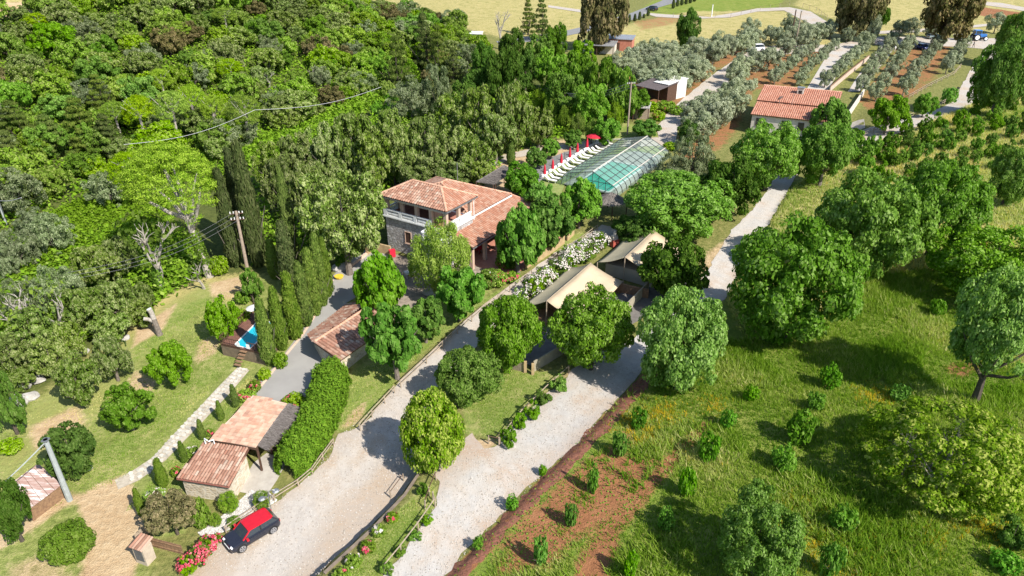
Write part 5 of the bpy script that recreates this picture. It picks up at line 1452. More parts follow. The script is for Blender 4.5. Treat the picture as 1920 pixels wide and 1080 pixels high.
# board fence round the little corner garden
def board_fence(px, h, label, mat=WOODP, lean=0.):
    pts = [P3(*p) for p in px]; root = thing('board_fence', pts[0], label, 'fence')
    for a, b in zip(pts[:-1], pts[1:]):
        L_ = (b - a).length; k = max(1, int(L_ / .32)); d = (b - a) / k; nrm = d.cross(Vector((0, 0, 1))).normalized()
        for i in range(k):
            p = a + d * (i + .5); z0 = hz(p.x, p.y)
            MB().beam(Vector((p.x, p.y, z0 - .1)), Vector((p.x, p.y, z0 + h)), d.length * .92, .03, nrm).build('board', mat, root)
        for z_ in (.25, .8):
            MB().beam(a + nrm * .04 + Vector((0, 0, h * z_)), b + nrm * .04 + Vector((0, 0, h * z_)), .05, .08).build('rail', mat, root)
    return root
board_fence([(258, 1022), (300, 978)], 1.0, "weathered board fence along the sandy path side of the corner garden")
board_fence([(268, 1020), (345, 1040)], .95, "weathered board fence on the front side of the corner garden", WOODM)
wall_run('retaining_wall', [(608, 1076), (646, 1041), (702, 989), (759, 929), (785, 890), (797, 868)], .12, .22, solid("wall_cap", (.22, .17, .13), (.15, .12, .09), 3, .95), "curved retaining wall in shade between the drive and the grass strip", base=0)
wall_run('lane_kerb', [(483, 733), (530, 674), (568, 628), (604, 572), (624, 526)], .12, .2, MORTAR, "pale kerb along the cypress side of the grey lane", 'kerb')
def pole(px, top_y, label, r=.13, mat=WOODP, arms=0, name='utility_pole', lean=(0, 0)):
    g = P3(*px); h = 8.
    for _ in range(12):
        y = project(np.array([g.x, g.y, g.z + h]))[1]; h *= (px[1] - top_y) / max(3, px[1] - float(y))
    t = thing(name, g, label, 'utility pole')
    tp = Vector((lean[0] * h, lean[1] * h, h))
    MB().tube([(0, 0, -.3), tp], [r * 1.15, r * .85], 9).build('shaft', mat, t, local=True)
    for k in range(arms):
        z_ = h - .3 - .75 * k; c0 = tp * (z_ / h)
        MB().beam(c0 + Vector((-.75, -.2, 0)), c0 + Vector((.75, .2, 0)), .1, .1).build('crossarm', WOODD, t, local=True)
        for x in (-.65, -.3, .3, .65):
            MB().tube([c0 + Vector((x, x * .27, .05)), c0 + Vector((x, x * .27, .28))], .06, 6).build('insulator', WHITE, t, local=True)
    if not arms:
        MB().box(tp - Vector((0, 0, .05)), (r * 2.2, r * 2.2, .1)).build('cap', METALG, t, local=True)
    return g + tp
p1 = pole((131, 938), 824, "thick pale grey pole with cable beside the patchy shed roof", .2, POLEW)
p2 = pole((465, 510), 396, "wooden utility pole with white insulators between umbrella pine and cypresses", .19, solid("pole_wood", (.34, .27, .21), (.26, .20, .155), 4, .9), 2)
p3 = pole((1176, 252), 154, "tall wooden utility pole beside the flat grey canopy", .15, solid("pole_wood", (.34, .27, .21)), 1)
p4 = pole((12, 420), 376, "pale pole among bushes at the left edge of the wood", .15, POLEW)
p5 = pole((1490, 92), 20, "utility pole at the far olive grove, pale one of a pair", .18, WOODP, 0)
p6 = pole((1481, 84), 18, "utility pole at the far olive grove, dark one of a pair", .18, WOODD, 0)
p7 = pole((741, 348), 294, "dark utility pole half hidden behind the stone house", .16, BARKD, 1)
p8 = pole((1334, 32), 8, "white pole beside the far pale track", .16, WHITE, 0)
CABD = solid("cable_dark", (.18, .18, .19), (.14, .14, .14))
def cable(a, b, sag, label, r=.03, mat=METALG):
    pts = [a.lerp(b, i / 14) - Vector((0, 0, sag * math.sin(math.pi * i / 14))) for i in range(15)]
    t = MB().tube(pts, r, 5).build('power_cable', mat); tag(t, label, 'cable'); return t
CABM = solid("cable_pale", (.45, .45, .45), (.38, .38, .38))
cable(p1 - Vector((0, 0, .2)), Gz(-60, 960, 4.0), .2, "thick pale cable running from the grey pole to the left edge", .045, POLEW)
for k in range(3):
    o_ = Vector((.4 * k, .1 * k, -.35 * k))
    cable(p2 + o_, G(170, 640) + Vector((0, 0, 8)) + o_, 1.2, "power cable from the insulator pole down over the bare trees, strand %s" % ("top", "middle", "bottom")[k], .014, CABD)
    cable(p2 + o_, p7 + o_, 1.5, "power cable from the insulator pole to the pole behind the house, strand %s" % ("top", "middle", "bottom")[k], .018, BLACK)
    cable(p3 + o_, G(1060, 235) + Vector((0, 0, 6)) + o_, .8, "power cable from the canopy pole into the green trees, strand %s" % ("top", "middle", "bottom")[k], .025)
cable(Gz(715, 163, 14.5), Gz(478, 206, 17), 1.0, "pale cable crossing the wooded slope, right part", .03, CABM)
cable(Gz(478, 206, 17), Gz(232, 271, 15.5), 1.0, "pale cable crossing the wooded slope in front of the pines", .028, CABM)
cable(p4, Gz(40, 371, 12), .2, "short pale cable at the pole on the left edge", .05, CABM)

# ------------------------------------------------------------------ vehicles
PAINTS = {}
def paint(name, c, rough=.25, metal=0.):
    m, t, out = nodes_of(name)
    p = N(t, "ShaderNodeBsdfPrincipled"); p.inputs["Base Color"].default_value = c4(c); p.inputs["Roughness"].default_value = rough; p.inputs["Metallic"].default_value = metal
    p.inputs["Coat Weight"].default_value = .4; p.inputs["Coat Roughness"].default_value = .08
    n_ = noise(t, 3, 4); t.links.new(mixc(t, .25, c, ramp(t, n_, [(.4, tuple(x * .7 for x in c)), (.6, c)])), p.inputs["Base Color"])
    t.links.new(p.outputs[0], out.inputs[0]); return m
def loft(mb, rings):
    n = len(rings[0]); o = len(mb.v)
    for r_ in rings: mb.v += [tuple(p) for p in r_]
    for i in range(len(rings) - 1):
        for k in range(n):
            k2 = (k + 1) % n
            mb.f.append((o + i * n + k, o + i * n + k2, o + (i + 1) * n + k2, o + (i + 1) * n + k)); mb.t.append(0.)
    mb.f.append(tuple(o + k for k in range(n))[::-1]); mb.t.append(0.)
    mb.f.append(tuple(o + (len(rings) - 1) * n + k for k in range(n))); mb.t.append(0.)
    return mb
GLASSC = paint("car_glass", (.03, .04, .05), .05)
HEADL = paint("headlight_glass", (.75, .78, .80), .1)
RIMM = solid("alloy_rim", (.50, .50, .52), (.42, .42, .44), 8, .35, metal=.7)
TAILR = paint("tail_red", (.45, .02, .02), .2)
def car(loc, rz, Lc, Wc, Hc, bodym, roofm, label, cat='car', hood=.30, back=.97, name='parked_car', group=None, tilt=0):
    """x forward; body shell lofted from cross-sections, greenhouse on top, wheels with rims"""
    t = thing(name, loc, label, cat, group, rz); t.rotation_euler = (0, tilt, rz)
    hw = Wc / 2; belt = Hc * .60; floor = Hc * .14
    def sec(x, w, zb, zt, rr=.12):
        pts = []
        for (sy, z, iy) in ((-1, zb, .93), (-1, zb + .12, 1.), (-1, (zb + zt) * .52, 1.02), (-1, zt - rr, .985), (-1, zt - rr * .3, .95), (-1, zt, .86)):
            pts.append(Vector((x, sy * w * iy, z)))
        return pts + [Vector((p.x, -p.y, p.z)) for p in pts[::-1]]
    F_, B_ = Lc / 2, -Lc / 2
    prof_ = [(F_, .70, floor + .14, belt * .70), (F_ - .07, .84, floor + .02, belt * .80), (F_ - .25, .95, floor, belt * .88), (F_ - .6, 1., floor, belt * .94),
             (F_ - hood * Lc, 1., floor, belt), (0, 1., floor, belt * 1.01), (B_ + .6, 1., floor, belt * 1.04), (B_ + .2, .96, floor, belt * 1.04), (B_ + .05, .88, floor + .06, belt * .96), (B_, .76, floor + .16, belt * .85)]
    mb = loft(MB(), [sec(x, w * hw, a, b) for x, w, a, b in prof_])
    mb.build('body', bodym, t, local=True, smooth=False)
    # greenhouse
    xs = [F_ - hood * Lc + .10, F_ - hood * Lc - .55, B_ + (1 - back) * Lc + .55, B_ + (1 - back) * Lc + .06]
    lo, hi = belt * .99, Hc - .07
    def q(x, w, z): return [Vector((x, -w, z)), Vector((x, w, z))]
    wl, wh = hw * .93, hw * .76
    low = [Vector((xs[0], -wl * .93, lo)), Vector((xs[0], wl * .93, lo)), Vector((xs[3], wl * .93, lo)), Vector((xs[3], -wl * .93, lo))]
    hi_ = [Vector((xs[1], -wh, hi)), Vector((xs[1], wh, hi)), Vector((xs[2], wh, hi)), Vector((xs[2], -wh, hi))]
    MB().add(low + hi_, [(0, 1, 5, 4), (1, 2, 6, 5), (2, 3, 7, 6), (3, 0, 4, 7), (0, 3, 2, 1), (4, 5, 6, 7)]).build('window_glass', GLASSC, t, local=True)
    def rsec(x, w, z):
        return [Vector((x, -w, z - .05)), Vector((x, -w * .97, z + .03)), Vector((x, -w * .7, z + .075)), Vector((x, w * .7, z + .075)), Vector((x, w * .97, z + .03)), Vector((x, w, z - .05))]
    loft(MB(), [rsec(xs[1] + .12, wh * .96, hi - .05), rsec(xs[1], wh * 1.04, hi), rsec((xs[1] + xs[2]) / 2, wh * 1.08, hi + .02), rsec(xs[2], wh * 1.04, hi), rsec(xs[2] - .12, wh * .95, hi - .05)]).build('roof', roofm, t, local=True)
    for s_ in (-1, 1):
        for (a, b) in ((0, 0), (3, 2)):
            al = Vector((xs[a], s_ * wl * .935, lo)); bh = Vector((xs[1] if a == 0 else xs[2], s_ * wh * 1.01, hi))
            MB().beam(al, bh, .09, .07).build('pillar', roofm if a == 0 else bodym, t, local=True)
        xm = (xs[1] + xs[2]) / 2 + .1
        MB().beam((xm, s_ * wl * .965, lo), (xm, s_ * wh * 1.02, hi), .08, .05).build('pillar', BLACK, t, local=True)
        MB().box((xs[0] - .25, s_ * (hw + .1), lo + .06), (.16, .22, .14)).build('mirror', roofm, t, local=True)
        MB().tube([(F_ - .17, s_ * hw * .68, belt * .78), (F_ - .05, s_ * hw * .68, belt * .72)], [.15, .12], 10).build('headlight', HEADL, t, local=True)
        MB().box((B_ + .03, s_ * hw * .72, belt * .80), (.08, .14, .24)).build('tail_light', TAILR, t, local=True)
    wr = Hc * .215
    for x in (F_ - .19 * Lc, B_ + .18 * Lc):
        for s_ in (-1, 1):
            y = s_ * (hw - .09)
            w_ = MB().tube([(x, y - .11 * s_, wr), (x, y + .115 * s_, wr)], wr, 18).build('wheel', BLACK, t, local=True)
            mb = MB().tube([(x, y + .10 * s_, wr), (x, y + .125 * s_, wr)], [wr * .74, wr * .70], 18)
            mb.build('rim', BLACK, w_, local=True)
            mb = MB()
            for k in range(5):
                a = k * 1.2566 + .3
                mb.beam((x, y + .135 * s_, wr), (x + math.cos(a) * wr * .68, y + .135 * s_, wr + math.sin(a) * wr * .68), .08, .05, (0, 1, 0))
            for k in range(18):
                a, b = k * 6.283 / 18, (k + 1) * 6.283 / 18
                mb.beam((x + math.cos(a) * wr * .72, y + .13 * s_, wr + math.sin(a) * wr * .72), (x + math.cos(b) * wr * .72, y + .13 * s_, wr + math.sin(b) * wr * .72), .05, .05, (0, 1, 0))
            mb.build('spokes', RIMM, w_, local=True)
            MB().tube([(x, s_ * (hw * .93), wr * 1.0), (x, s_ * (hw * 1.025), wr)], wr * 1.17, 18).build('wheel_arch', BLACK, t, local=True)
    MB().box((F_ - .005, 0, belt * .42), (.05, hw * 1.1, .2)).build('grille', BLACK, t, local=True)
    MB().beam((F_ + .012, -hw * .45, belt * .56), (F_ + .012, hw * .45, belt * .56), .03, .04).build('grille_bar', HEADL, t, local=True)
    return t
c1, c2 = G(455, 1035), G(512, 998)
ca = math.atan2(c1.y - c2.y, c1.x - c2.x)
ctr = (c1 + c2) / 2 + Vector((-math.sin(ca), math.cos(ca), 0)) * (-.75)
ctr.z = hz(ctr.x, ctr.y) + .03
NAVY = paint("navy_black_paint", (.018, .020, .030), .18)
REDP = paint("red_paint", (.50, .01, .02), .25)
car(ctr, ca, 3.86, 1.73, 1.42, NAVY, REDP, "small black hatchback with bright red roof parked by the rail fence", hood=.27, back=1.)
def facing(p, q): return math.atan2(q[1] - p[1], q[0] - p[0])
car(P3(1751, 73, .06), .1, 4.3, 1.8, 1.45, paint("grey_green_paint", (.20, .25, .24), .2, .3), paint("grey_green_paint2", (.20, .25, .24), .2, .3), "silver grey car parked under the far tree beside the tractor trailer", hood=.3)
car(P3(1729, 93, .06), -1.45, 4.2, 1.8, 1.45, paint("blue_paint", (.015, .025, .14)), paint("blue_paint2", (.015, .025, .14)), "dark blue car seen end-on between two olive trees", hood=.28)
car(P3(1222, 20, .12), 2.3, 4.4, 1.85, 1.5, paint("dark_paint", (.02, .02, .025)), BLACK, "dark car driving on the far asphalt road", hood=.28)
car(P3(1416, 97, .08), 3.3, 4.4, 1.85, 1.95, paint("van_white", (.72, .72, .72), .35), paint("van_white2", (.72, .72, .72), .35), "white van parked at the top of the pale gravel track", 'van', hood=.17, back=1., name='white_van')
# tractor and trailer
BLUE = paint("tractor_blue", (.03, .16, .48), .35)
tg = P3(1832, 76, .06)
tr_ = thing('tractor', tg, "blue tractor with pale wheels at the far end of the parking area", "tractor", None, -.05)
MB().box((1.15, 0, 1.35), (1.9, .85, .75)).build('hood', BLUE, tr_, local=True)
MB().box((.0, 0, .95), (3.4, .6, .5)).build('chassis', METALG, tr_, local=True)
MB().prism([(-1.3, -.75), (.2, -.7), (.2, .7), (-1.3, .75)], 1.5, 2.6).build('cab', GLASSC, tr_, local=True)
MB().box((-.55, 0, 2.7), (1.75, 1.65, .2)).build('cab_roof', BLUE, tr_, local=True)
for s_ in (-1, 1):
    for x in (-1.28, .2): MB().box((x, s_ * .74, 2.05), (.1, .08, 1.2)).build('cab_pillar', BLUE, tr_, local=True)
    MB().prism([(-1.6, s_ * .95), (.1, s_ * .95), (.1, s_ * .6), (-1.6, s_ * .6)], 1.65, 1.78).build('fender', BLUE, tr_, local=True)
    for x, r_, w_ in ((-.8, .88, .45), (1.65, .60, .32)):
        wl_ = MB().tube([(x, s_ * (.98 - w_ / 2), r_), (x, s_ * (.98 + w_ / 2), r_)], r_, 16).build('wheel', BLACK, tr_, local=True)
        MB().tube([(x, s_ * (.99 + w_ / 2), r_), (x, s_ * (1.02 + w_ / 2), r_)], r_ * .66, 14).build('rim', WHITE, wl_, local=True)
MB().tube([(1.3, .3, 1.7), (1.3, .3, 2.7)], .05, 6).build('exhaust', BLACK, tr_, local=True)
tl_ = thing('trailer', P3(1800, 75, .06), "low pale trailer hitched behind the blue tractor", "trailer", None, -.05)
MB().box((0, 0, .85), (3.6, 1.8, .12)).build('bed', METALG, tl_, local=True)
for s_ in (-1, 1):
    MB().box((0, s_ * .87, 1.15), (3.5, .05, .5)).build('side_board', solid("trailer_board", (.48, .43, .36), (.4, .35, .29)), tl_, local=True)
    w_ = MB().tube([(-.1, s_ * .75, .4), (-.1, s_ * .95, .4)], .4, 14).build('wheel', BLACK, tl_, local=True)
    MB().tube([(-.1, s_ * .951, .4), (-.1, s_ * .97, .4)], .25, 12).build('rim', WHITE, w_, local=True)
MB().box((0, 0, 1.2), (3.0, 1.6, .5)).build('load', solid("trailer_load", (.50, .45, .38), (.36, .31, .26), 4, .9, .05), tl_, local=True)
MB().beam((1.8, 0, .8), (2.7, 0, .75), .1, .1).build('drawbar', METALG, tl_, local=True)

# ------------------------------------------------------------------ people (far off, about 10 pixels tall)
def person(loc, rz, top, legs, label, stride=.16):
    root = thing('person', loc, label, 'person', None, rz)
    J = [(0, 0, .95), (0, 0, 1.15), (0, 0, 1.40), (0, 0, 1.52), (0, 0, 1.62), (0, .01, 1.75),
         (.09, 0, .92), (.10, stride, .50), (.10, stride * .6, .08), (.10, stride * .6 + .14, .03),
         (-.09, 0, .92), (-.10, -stride, .50), (-.10, -stride * 1.8, .10), (-.10, -stride * 1.8 + .14, .04),
         (.19, 0, 1.38), (.25, -.06, 1.10), (.24, .06, .86), (.24, .1, .77),
         (-.19, 0, 1.38), (-.25, .06, 1.10), (-.24, .16, .88), (-.24, .2, .79)]
    Rr = [.15, .14, .17, .07, .085, .08, .10, .07, .05, .04, .10, .07, .05, .04, .065, .05, .038, .035, .065, .05, .038, .035]
    Ed = [(0, 1), (1, 2), (2, 3), (3, 4), (4, 5), (0, 6), (6, 7), (7, 8), (8, 9), (0, 10), (10, 11), (11, 12), (12, 13), (2, 14), (14, 15), (15, 16), (16, 17), (2, 18), (18, 19), (19, 20), (20, 21)]
    me = bpy.data.meshes.new('body'); me.from_pydata(J, Ed, [])
    sk = me.skin_vertices.new(name="") if hasattr(me.skin_vertices, "new") else None
    o = bpy.data.objects.new('body', me); COL.objects.link(o); o.parent = root
    md = o.modifiers.new("skin", 'SKIN'); md.use_smooth_shade = True
    for i, r_ in enumerate(Rr): me.skin_vertices[0].data[i].radius = (r_, r_ * .8)
    me.skin_vertices[0].data[0].use_root = True
    o.modifiers.new("sub", 'SUBSURF').levels = 1
    m, t, out = nodes_of("clothing_" + label[:12])
    p = N(t, "ShaderNodeBsdfPrincipled"); p.inputs["Roughness"].default_value = .85
    co = N(t, "ShaderNodeTexCoord").outputs["Object"]; sp = N(t, "ShaderNodeSeparateXYZ"); t.links.new(co, sp.inputs[0])
    t.links.new(ramp(t, math1(t, 'MULTIPLY', sp.outputs[2], .5), [(0, (.04, .03, .025)), (.05, legs), (.48, top), (.75, (.45, .27, .19)), (.85, (.05, .035, .025))], 'CONSTANT'), p.inputs["Base Color"])
    t.links.new(p.outputs[0], out.inputs[0]); me.materials.append(m)
    return root
person(P3(1824, 90, .06), 1.4, (.03, .03, .035), (.025, .025, .03), "person in dark clothes walking across the parking area below the tractor")
person(P3(1677, 98, .06), .5, (.70, .70, .68), (.55, .54, .52), "person in white clothes standing between olives at the parking edge", .05)
bl = thing('road_post', P3(1793, 178), "slim dark post at the inner bend of the far gravel road", 'post')
MB().tube([(0, 0, -.1), (0, 0, 1.3)], .08, 6).build('shaft', BLACK, bl, local=True); MB().box((0, 0, 1.45), (.5, .12, .45)).build('plate', BLACK, bl, local=True)
lp = thing('garden_lamp', P3(510, 962), "slim curved double garden lamp over the gravel bed behind the car", 'lamp')
MB().tube([(0, 0, -.1), (0, 0, 1.9), (.1, .05, 2.2), (.35, .1, 2.3), (.55, .15, 2.2)], .035, 6).build('pole', METALG, lp, local=True)
MB().tube([(0, 0, 1.6), (-.2, -.1, 1.8), (-.42, -.15, 1.72)], .03, 6).build('arm', METALG, lp, local=True)
for p_ in ((.58, .16, 2.14), (-.45, -.16, 1.66)): MB().tube([Vector(p_), Vector(p_) + Vector((0, 0, .1))], [.28, .16], 10).build('lamp_shade', METALG, lp, local=True)

# ------------------------------------------------------------------ stone path, gravel bed, rocks
pc = [(458, 690), (420, 728), (385, 766), (340, 812), (300, 858), (268, 886), (240, 896)]
pw_ = GG(pc); pth = drape("stone_path", wpoly([(446, 688), (405, 730), (370, 768), (328, 812), (286, 858), (250, 882), (215, 900), (222, 918), (262, 900), (312, 862), (354, 818), (400, 770), (434, 734), (468, 694)]), solid("path_sand", (.44, .39, .31), (.30, .26, .20), 3, .95), .02, .8)
STONE_P = tinted("path_stone", [(0, (.40, .37, .31)), (.5, (.52, .49, .42)), (1, (.60, .57, .50))], .9, objrand=True, blotch=.3, bumpd=.01)
st_me = []
for i in range(6):
    k = rnd.randint(5, 7); po_ = [(math.cos(j * 6.283 / k + rnd.uniform(-.25, .25)) * rnd.uniform(.17, .25), math.sin(j * 6.283 / k + rnd.uniform(-.25, .25)) * rnd.uniform(.17, .25)) for j in range(k)]
    st_me.append(MB().prism(po_, -.03, .06).mesh('paving_stone', STONE_P))
cnt = 0
for a, b in zip(pw_[:-1], pw_[1:]):
    a, b = Vector(a), Vector(b); d = b - a; L_ = math.hypot(d.x, d.y); nrm = Vector((-d.y, d.x, 0)).normalized(); k = int(L_ / .42)
    for i in range(k):
        for c_i in (-1, 0, 1):
            if cnt >= 295: break
            p = a + d * ((i + .5) / k) + nrm * (c_i * .40 + rnd.uniform(-.05, .05)) + Vector((rnd.uniform(-.05, .05), rnd.uniform(-.05, .05), 0))
            o = inst('paving_stone', st_me[rnd.randrange(6)], pth, (p.x, p.y, hz(p.x, p.y) + .02), (0, 0, rnd.uniform(0, 6.28)), (.94, .94, 1)); cnt += 1
drape("gravel_bed", wpoly([(372, 1000), (395, 985), (440, 950), (470, 920), (505, 925), (520, 940), (480, 962), (425, 996), (385, 1010)]), gravel("white_pebbles", (.44, .42, .39), (.38, .35, .31), (.32, .28, .22), 9), .05, .5)
def pebbles(name, px, n, lo, hi, mat, seed, label):
    wp2 = wpoly(px); a2 = np.array(wp2); R2 = np.random.default_rng(seed)
    x = R2.uniform(a2[:, 0].min(), a2[:, 0].max(), n * 3); y = R2.uniform(a2[:, 1].min(), a2[:, 1].max(), n * 3)
    m = inside(x, y, wp2); x, y = x[m][:n], y[m][:n]; k = len(x)
    oct_ = np.array([(1, 0, 0), (0, 1, 0), (-1, 0, 0), (0, -1, 0), (0, 0, .7), (0, 0, -.7)])
    fo = np.array([(0, 1, 4), (1, 2, 4), (2, 3, 4), (3, 0, 4), (1, 0, 5), (2, 1, 5), (3, 2, 5), (0, 3, 5)])
    v = oct_[None] * R2.uniform(lo, hi, (k, 1, 1)) * R2.uniform(.7, 1.3, (k, 1, 3)) + np.stack([x, y, H(x, y) + .06], 1)[:, None]
    f = (fo[None] + (np.arange(k) * 6)[:, None, None]).reshape(-1, 3)
    o = bpy.data.objects.new(name, np_mesh(name, v.reshape(-1, 3), f, mat, np.repeat(R2.random(k), 8))); COL.objects.link(o)
    return tag(o, label, kind='stuff')
PEB = tinted("pebble_white", [(0, (.30, .28, .26)), (.5, (.43, .41, .38)), (1, (.55, .53, .50))], .9, blotch=.1)
GRV = tinted("loose_stone", [(0, (.26, .23, .19)), (.5, (.42, .38, .33)), (1, (.56, .53, .49))], .95, blotch=.1)
pebbles('white_pebbles', [(372, 1000), (395, 985), (440, 950), (470, 920), (505, 925), (520, 940), (480, 962), (425, 996), (385, 1010)], 2600, .06, .13, PEB, 41, "white ornamental pebbles in the corner garden")
pebbles('loose_gravel', [(380, 1060), (430, 995), (525, 935), (588, 887), (640, 812), (706, 768), (800, 680), (840, 720), (806, 840), (765, 915), (690, 993), (600, 1080)], 4200, .02, .06, GRV, 42, "loose stones on the lower gravel drive")
pebbles('loose_gravel', [(716, 1084), (768, 1018), (816, 948), (845, 838), (930, 840), (1020, 742), (1105, 668), (1208, 692), (1086, 830), (926, 982), (832, 1084)], 4200, .02, .06, GRV, 43, "loose stones on the upper gravel road")
def rock(px, py, s, label, seed, mat, group=None):
    R = random.Random(seed); mb = MB()
    import bmesh
    bm = bmesh.new(); bmesh.ops.create_icosphere(bm, subdivisions=2, radius=1)
    ax_ = [Vector((R.gauss(0, 1), R.gauss(0, 1), R.gauss(0, 1))).normalized() for _ in range(9)]
    for v in bm.verts:
        d = v.co.normalized()
        v.co = d * (1 - max(0, max(d.dot(a) for a in ax_) - .72) * .9 + R.uniform(-.05, .05))
    me = bpy.data.meshes.new('rock'); bm.to_mesh(me); bm.free(); me.materials.append(mat)
    o = bpy.data.objects.new('rock', me); COL.objects.link(o)
    o.location = P3(px, py, s * .2); o.scale = (s, s * R.uniform(.6, .9), s * R.uniform(.5, .7)); o.rotation_euler = (0, 0, R.uniform(0, 6))
    return tag(o, label, 'rock', group)
ROCKW = solid("pale_rock", (.42, .40, .37), (.28, .265, .24), 1.6, .9, .06, 4)
for i, (px, py, s) in enumerate(((55, 748, .9), (40, 757, 1.0), (28, 750, .7), (72, 715, .8), (52, 722, 1.0), (62, 745, .7), (100, 700, .6), (238, 634, .5), (232, 638, .4), (160, 660, .6))):
    rock(px, py, s, near(size_word(s, .65, .95) + "pale limestone boulder at the wood edge", px, py), 70 + i, ROCKW, "pale boulders at the wood edge")
rock(728, 570, 1.0, "grey boulder at the upper end of the tiled shed", 91, ROCKW); rock(805, 552, .9, "pale rock in the shaded yard among fig trees", 92, ROCKW)
rock(641, 505, 1.3, "pale rocky lump at the foot of the big oak", 93, ROCKW); rock(165, 880, .45, "small pale stone on the grass right of the patchy shed tree", 94, ROCKW)

# ------------------------------------------------------------------ individual trees and shrubs, read off the photograph as crown boxes (centre x, top, bottom, width)
T = tree
# along the drive and the tents
T('linden', 808, 732, 872, 122, "dense yellow-green rounded tree standing alone between the drive and the triangular lawn")
T('broad_big', 873, 650, 758, 130, "leafy mulberry tree on the lawn right above the yellow-green rounded tree")
T('broad_big', 952, 556, 682, 126, "leafy mulberry tree beside the open tent porch and the wooden gate")
T('walnut_big', 1112, 545, 690, 160, "walnut tree in front of the nearer tent, between tent and gravel road")
T('walnut_big', 1282, 550, 722, 172, "walnut tree at the road edge where the red bank ends")
T('dark', 1258, 448, 560, 136, "dark open-branched fig tree hiding the right half of the farther tent")
T('walnut_big', 1268, 318, 440, 205, "very broad walnut tree between pool cover and gravel road bend")
T('dark', 1192, 402, 458, 90, "small dark leafy tree between lane end and broad walnut tree")
T('dark', 1372, 295, 398, 118, "dense dark green tree left of the gravel road bend")
T('olive_round', 1300, 250, 330, 80, "silvery olive tree right behind the end of the pool cover")
T('olive_round', 1262, 288, 345, 62, "silvery olive bush beside the long side of the pool cover")
T('walnut_big', 1443, 235, 345, 130, "round bright walnut tree above the gravel road, left of two")
T('broad_big', 1550, 232, 335, 116, "round bright walnut tree above the gravel road, right of two")
# right-hand orchard
T('walnut_big', 1492, 420, 628, 245, "largest walnut tree beside the curving gravel road")
T('walnut_big', 1632, 330, 505, 200, "walnut tree on the dry slope behind the largest walnut tree")
T('walnut_big', 1768, 312, 455, 165, "walnut tree with bent dark trunk on the grassy slope", tfr=.2)
T('walnut_big', 1862, 425, 560, 215, "walnut tree at the right edge above the shaded hollow")
T('walnut_big', 1885, 520, 690, 165, "tall walnut tree with thick leaning trunk at the right edge", tfr=.34)
sp_ = T('sprawl', 1775, 735, 960, 320, "sprawling pale green fig tree with bare grey twigs at lower right")
sc_ = sp_.children[0].scale
for k, (ox, oy, rr2) in enumerate(((-.3, .15, .5), (.1, .3, 2.), (.3, -.1, 3.7), (-.15, .1, 5.), (.4, .25, 1.2))):
    inst('twigs', TWIG, sp_, (ox * sc_.x, oy * sc_.y, .2), (.35 * ox, .5 * ox, rr2), (sc_.x * .7, sc_.x * .7, sc_.z * .88))
T('walnut_big', 1428, 925, 1085, 165, "bright young walnut tree cut by the bottom edge")
T('walnut_big', 1900, 280, 375, 85, "dark walnut tree at the right edge below the shrub rows")
T('broad_big', 1885, 80, 196, 108, "big bright tree beside the far gravel road bend")
T('broad_big', 1908, 26, 110, 76, "bright green tree at the upper right edge behind the tractor")
T('broad_big', 1850, 128, 196, 50, "bright low tree leaning over the far gravel road")
T('fig', 1555, 188, 250, 76, "reddish green tree against the right end of the farm building")
T('broad', 1668, 180, 238, 76, "leafy green tree behind the rail fence beside the farm building")
T('broad', 1735, 178, 212, 44, "small leafy tree between rail fence and gravel road bend")
T('sapling', 1782, 165, 192, 30, "little lime tree on the grass island at the road bend")
# house garden
T('pepper', 824, 425, 540, 122, "feathery pale pepper tree in front of the stone house")
T('fig', 706, 478, 578, 96, "fig tree between paved lane and shaded yard")
T('fig', 860, 500, 588, 102, "fig tree on the lawn below the pepper tree")
T('fig', 738, 572, 690, 116, "fig tree with pale trunk on the lawn right of the tiled shed")
T('fig', 796, 562, 632, 76, "smaller fig tree behind the fig with pale trunk")
T('fig', 972, 390, 492, 94, "leafy tree nearest the veranda on the terrace")
T('fig', 1030, 370, 455, 96, "leafy tree in the middle of the terrace")
T('fig', 1088, 338, 412, 88, "leafy tree at the near end of the pool cover")
T('fig', 1012, 345, 402, 56, "small leafy tree at the far house corner")
T('fig', 978, 305, 358, 76, "leafy tree between brush-roofed shelter and sun loungers")
T('fig', 1006, 277, 308, 46, "small round tree on the grey court")
T('fig', 1034, 262, 292, 40, "slim small tree at the far side of the grey court")
T('fig', 1076, 244, 272, 36, "small tree on the lane beyond the court")
T('fig', 1136, 222, 266, 56, "leafy tree beside the open red parasols")
T('fig', 1212, 224, 254, 56, "flat-topped tree at the far end of the pool cover")
T('willow', 1154, 195, 238, 40, "weeping pale green willow left of the utility pole")
T('dark', 1290, 228, 268, 40, "dark green shrub at the lane corner beyond the pool cover")
T('holm_big', 642, 328, 478, 165, "massive round holm oak with pale trunk left of the stone house", tfr=.24)
T('brown', 1193, 260, 275, 22, "dark red-leaved small shrub at the foot of the utility pole")
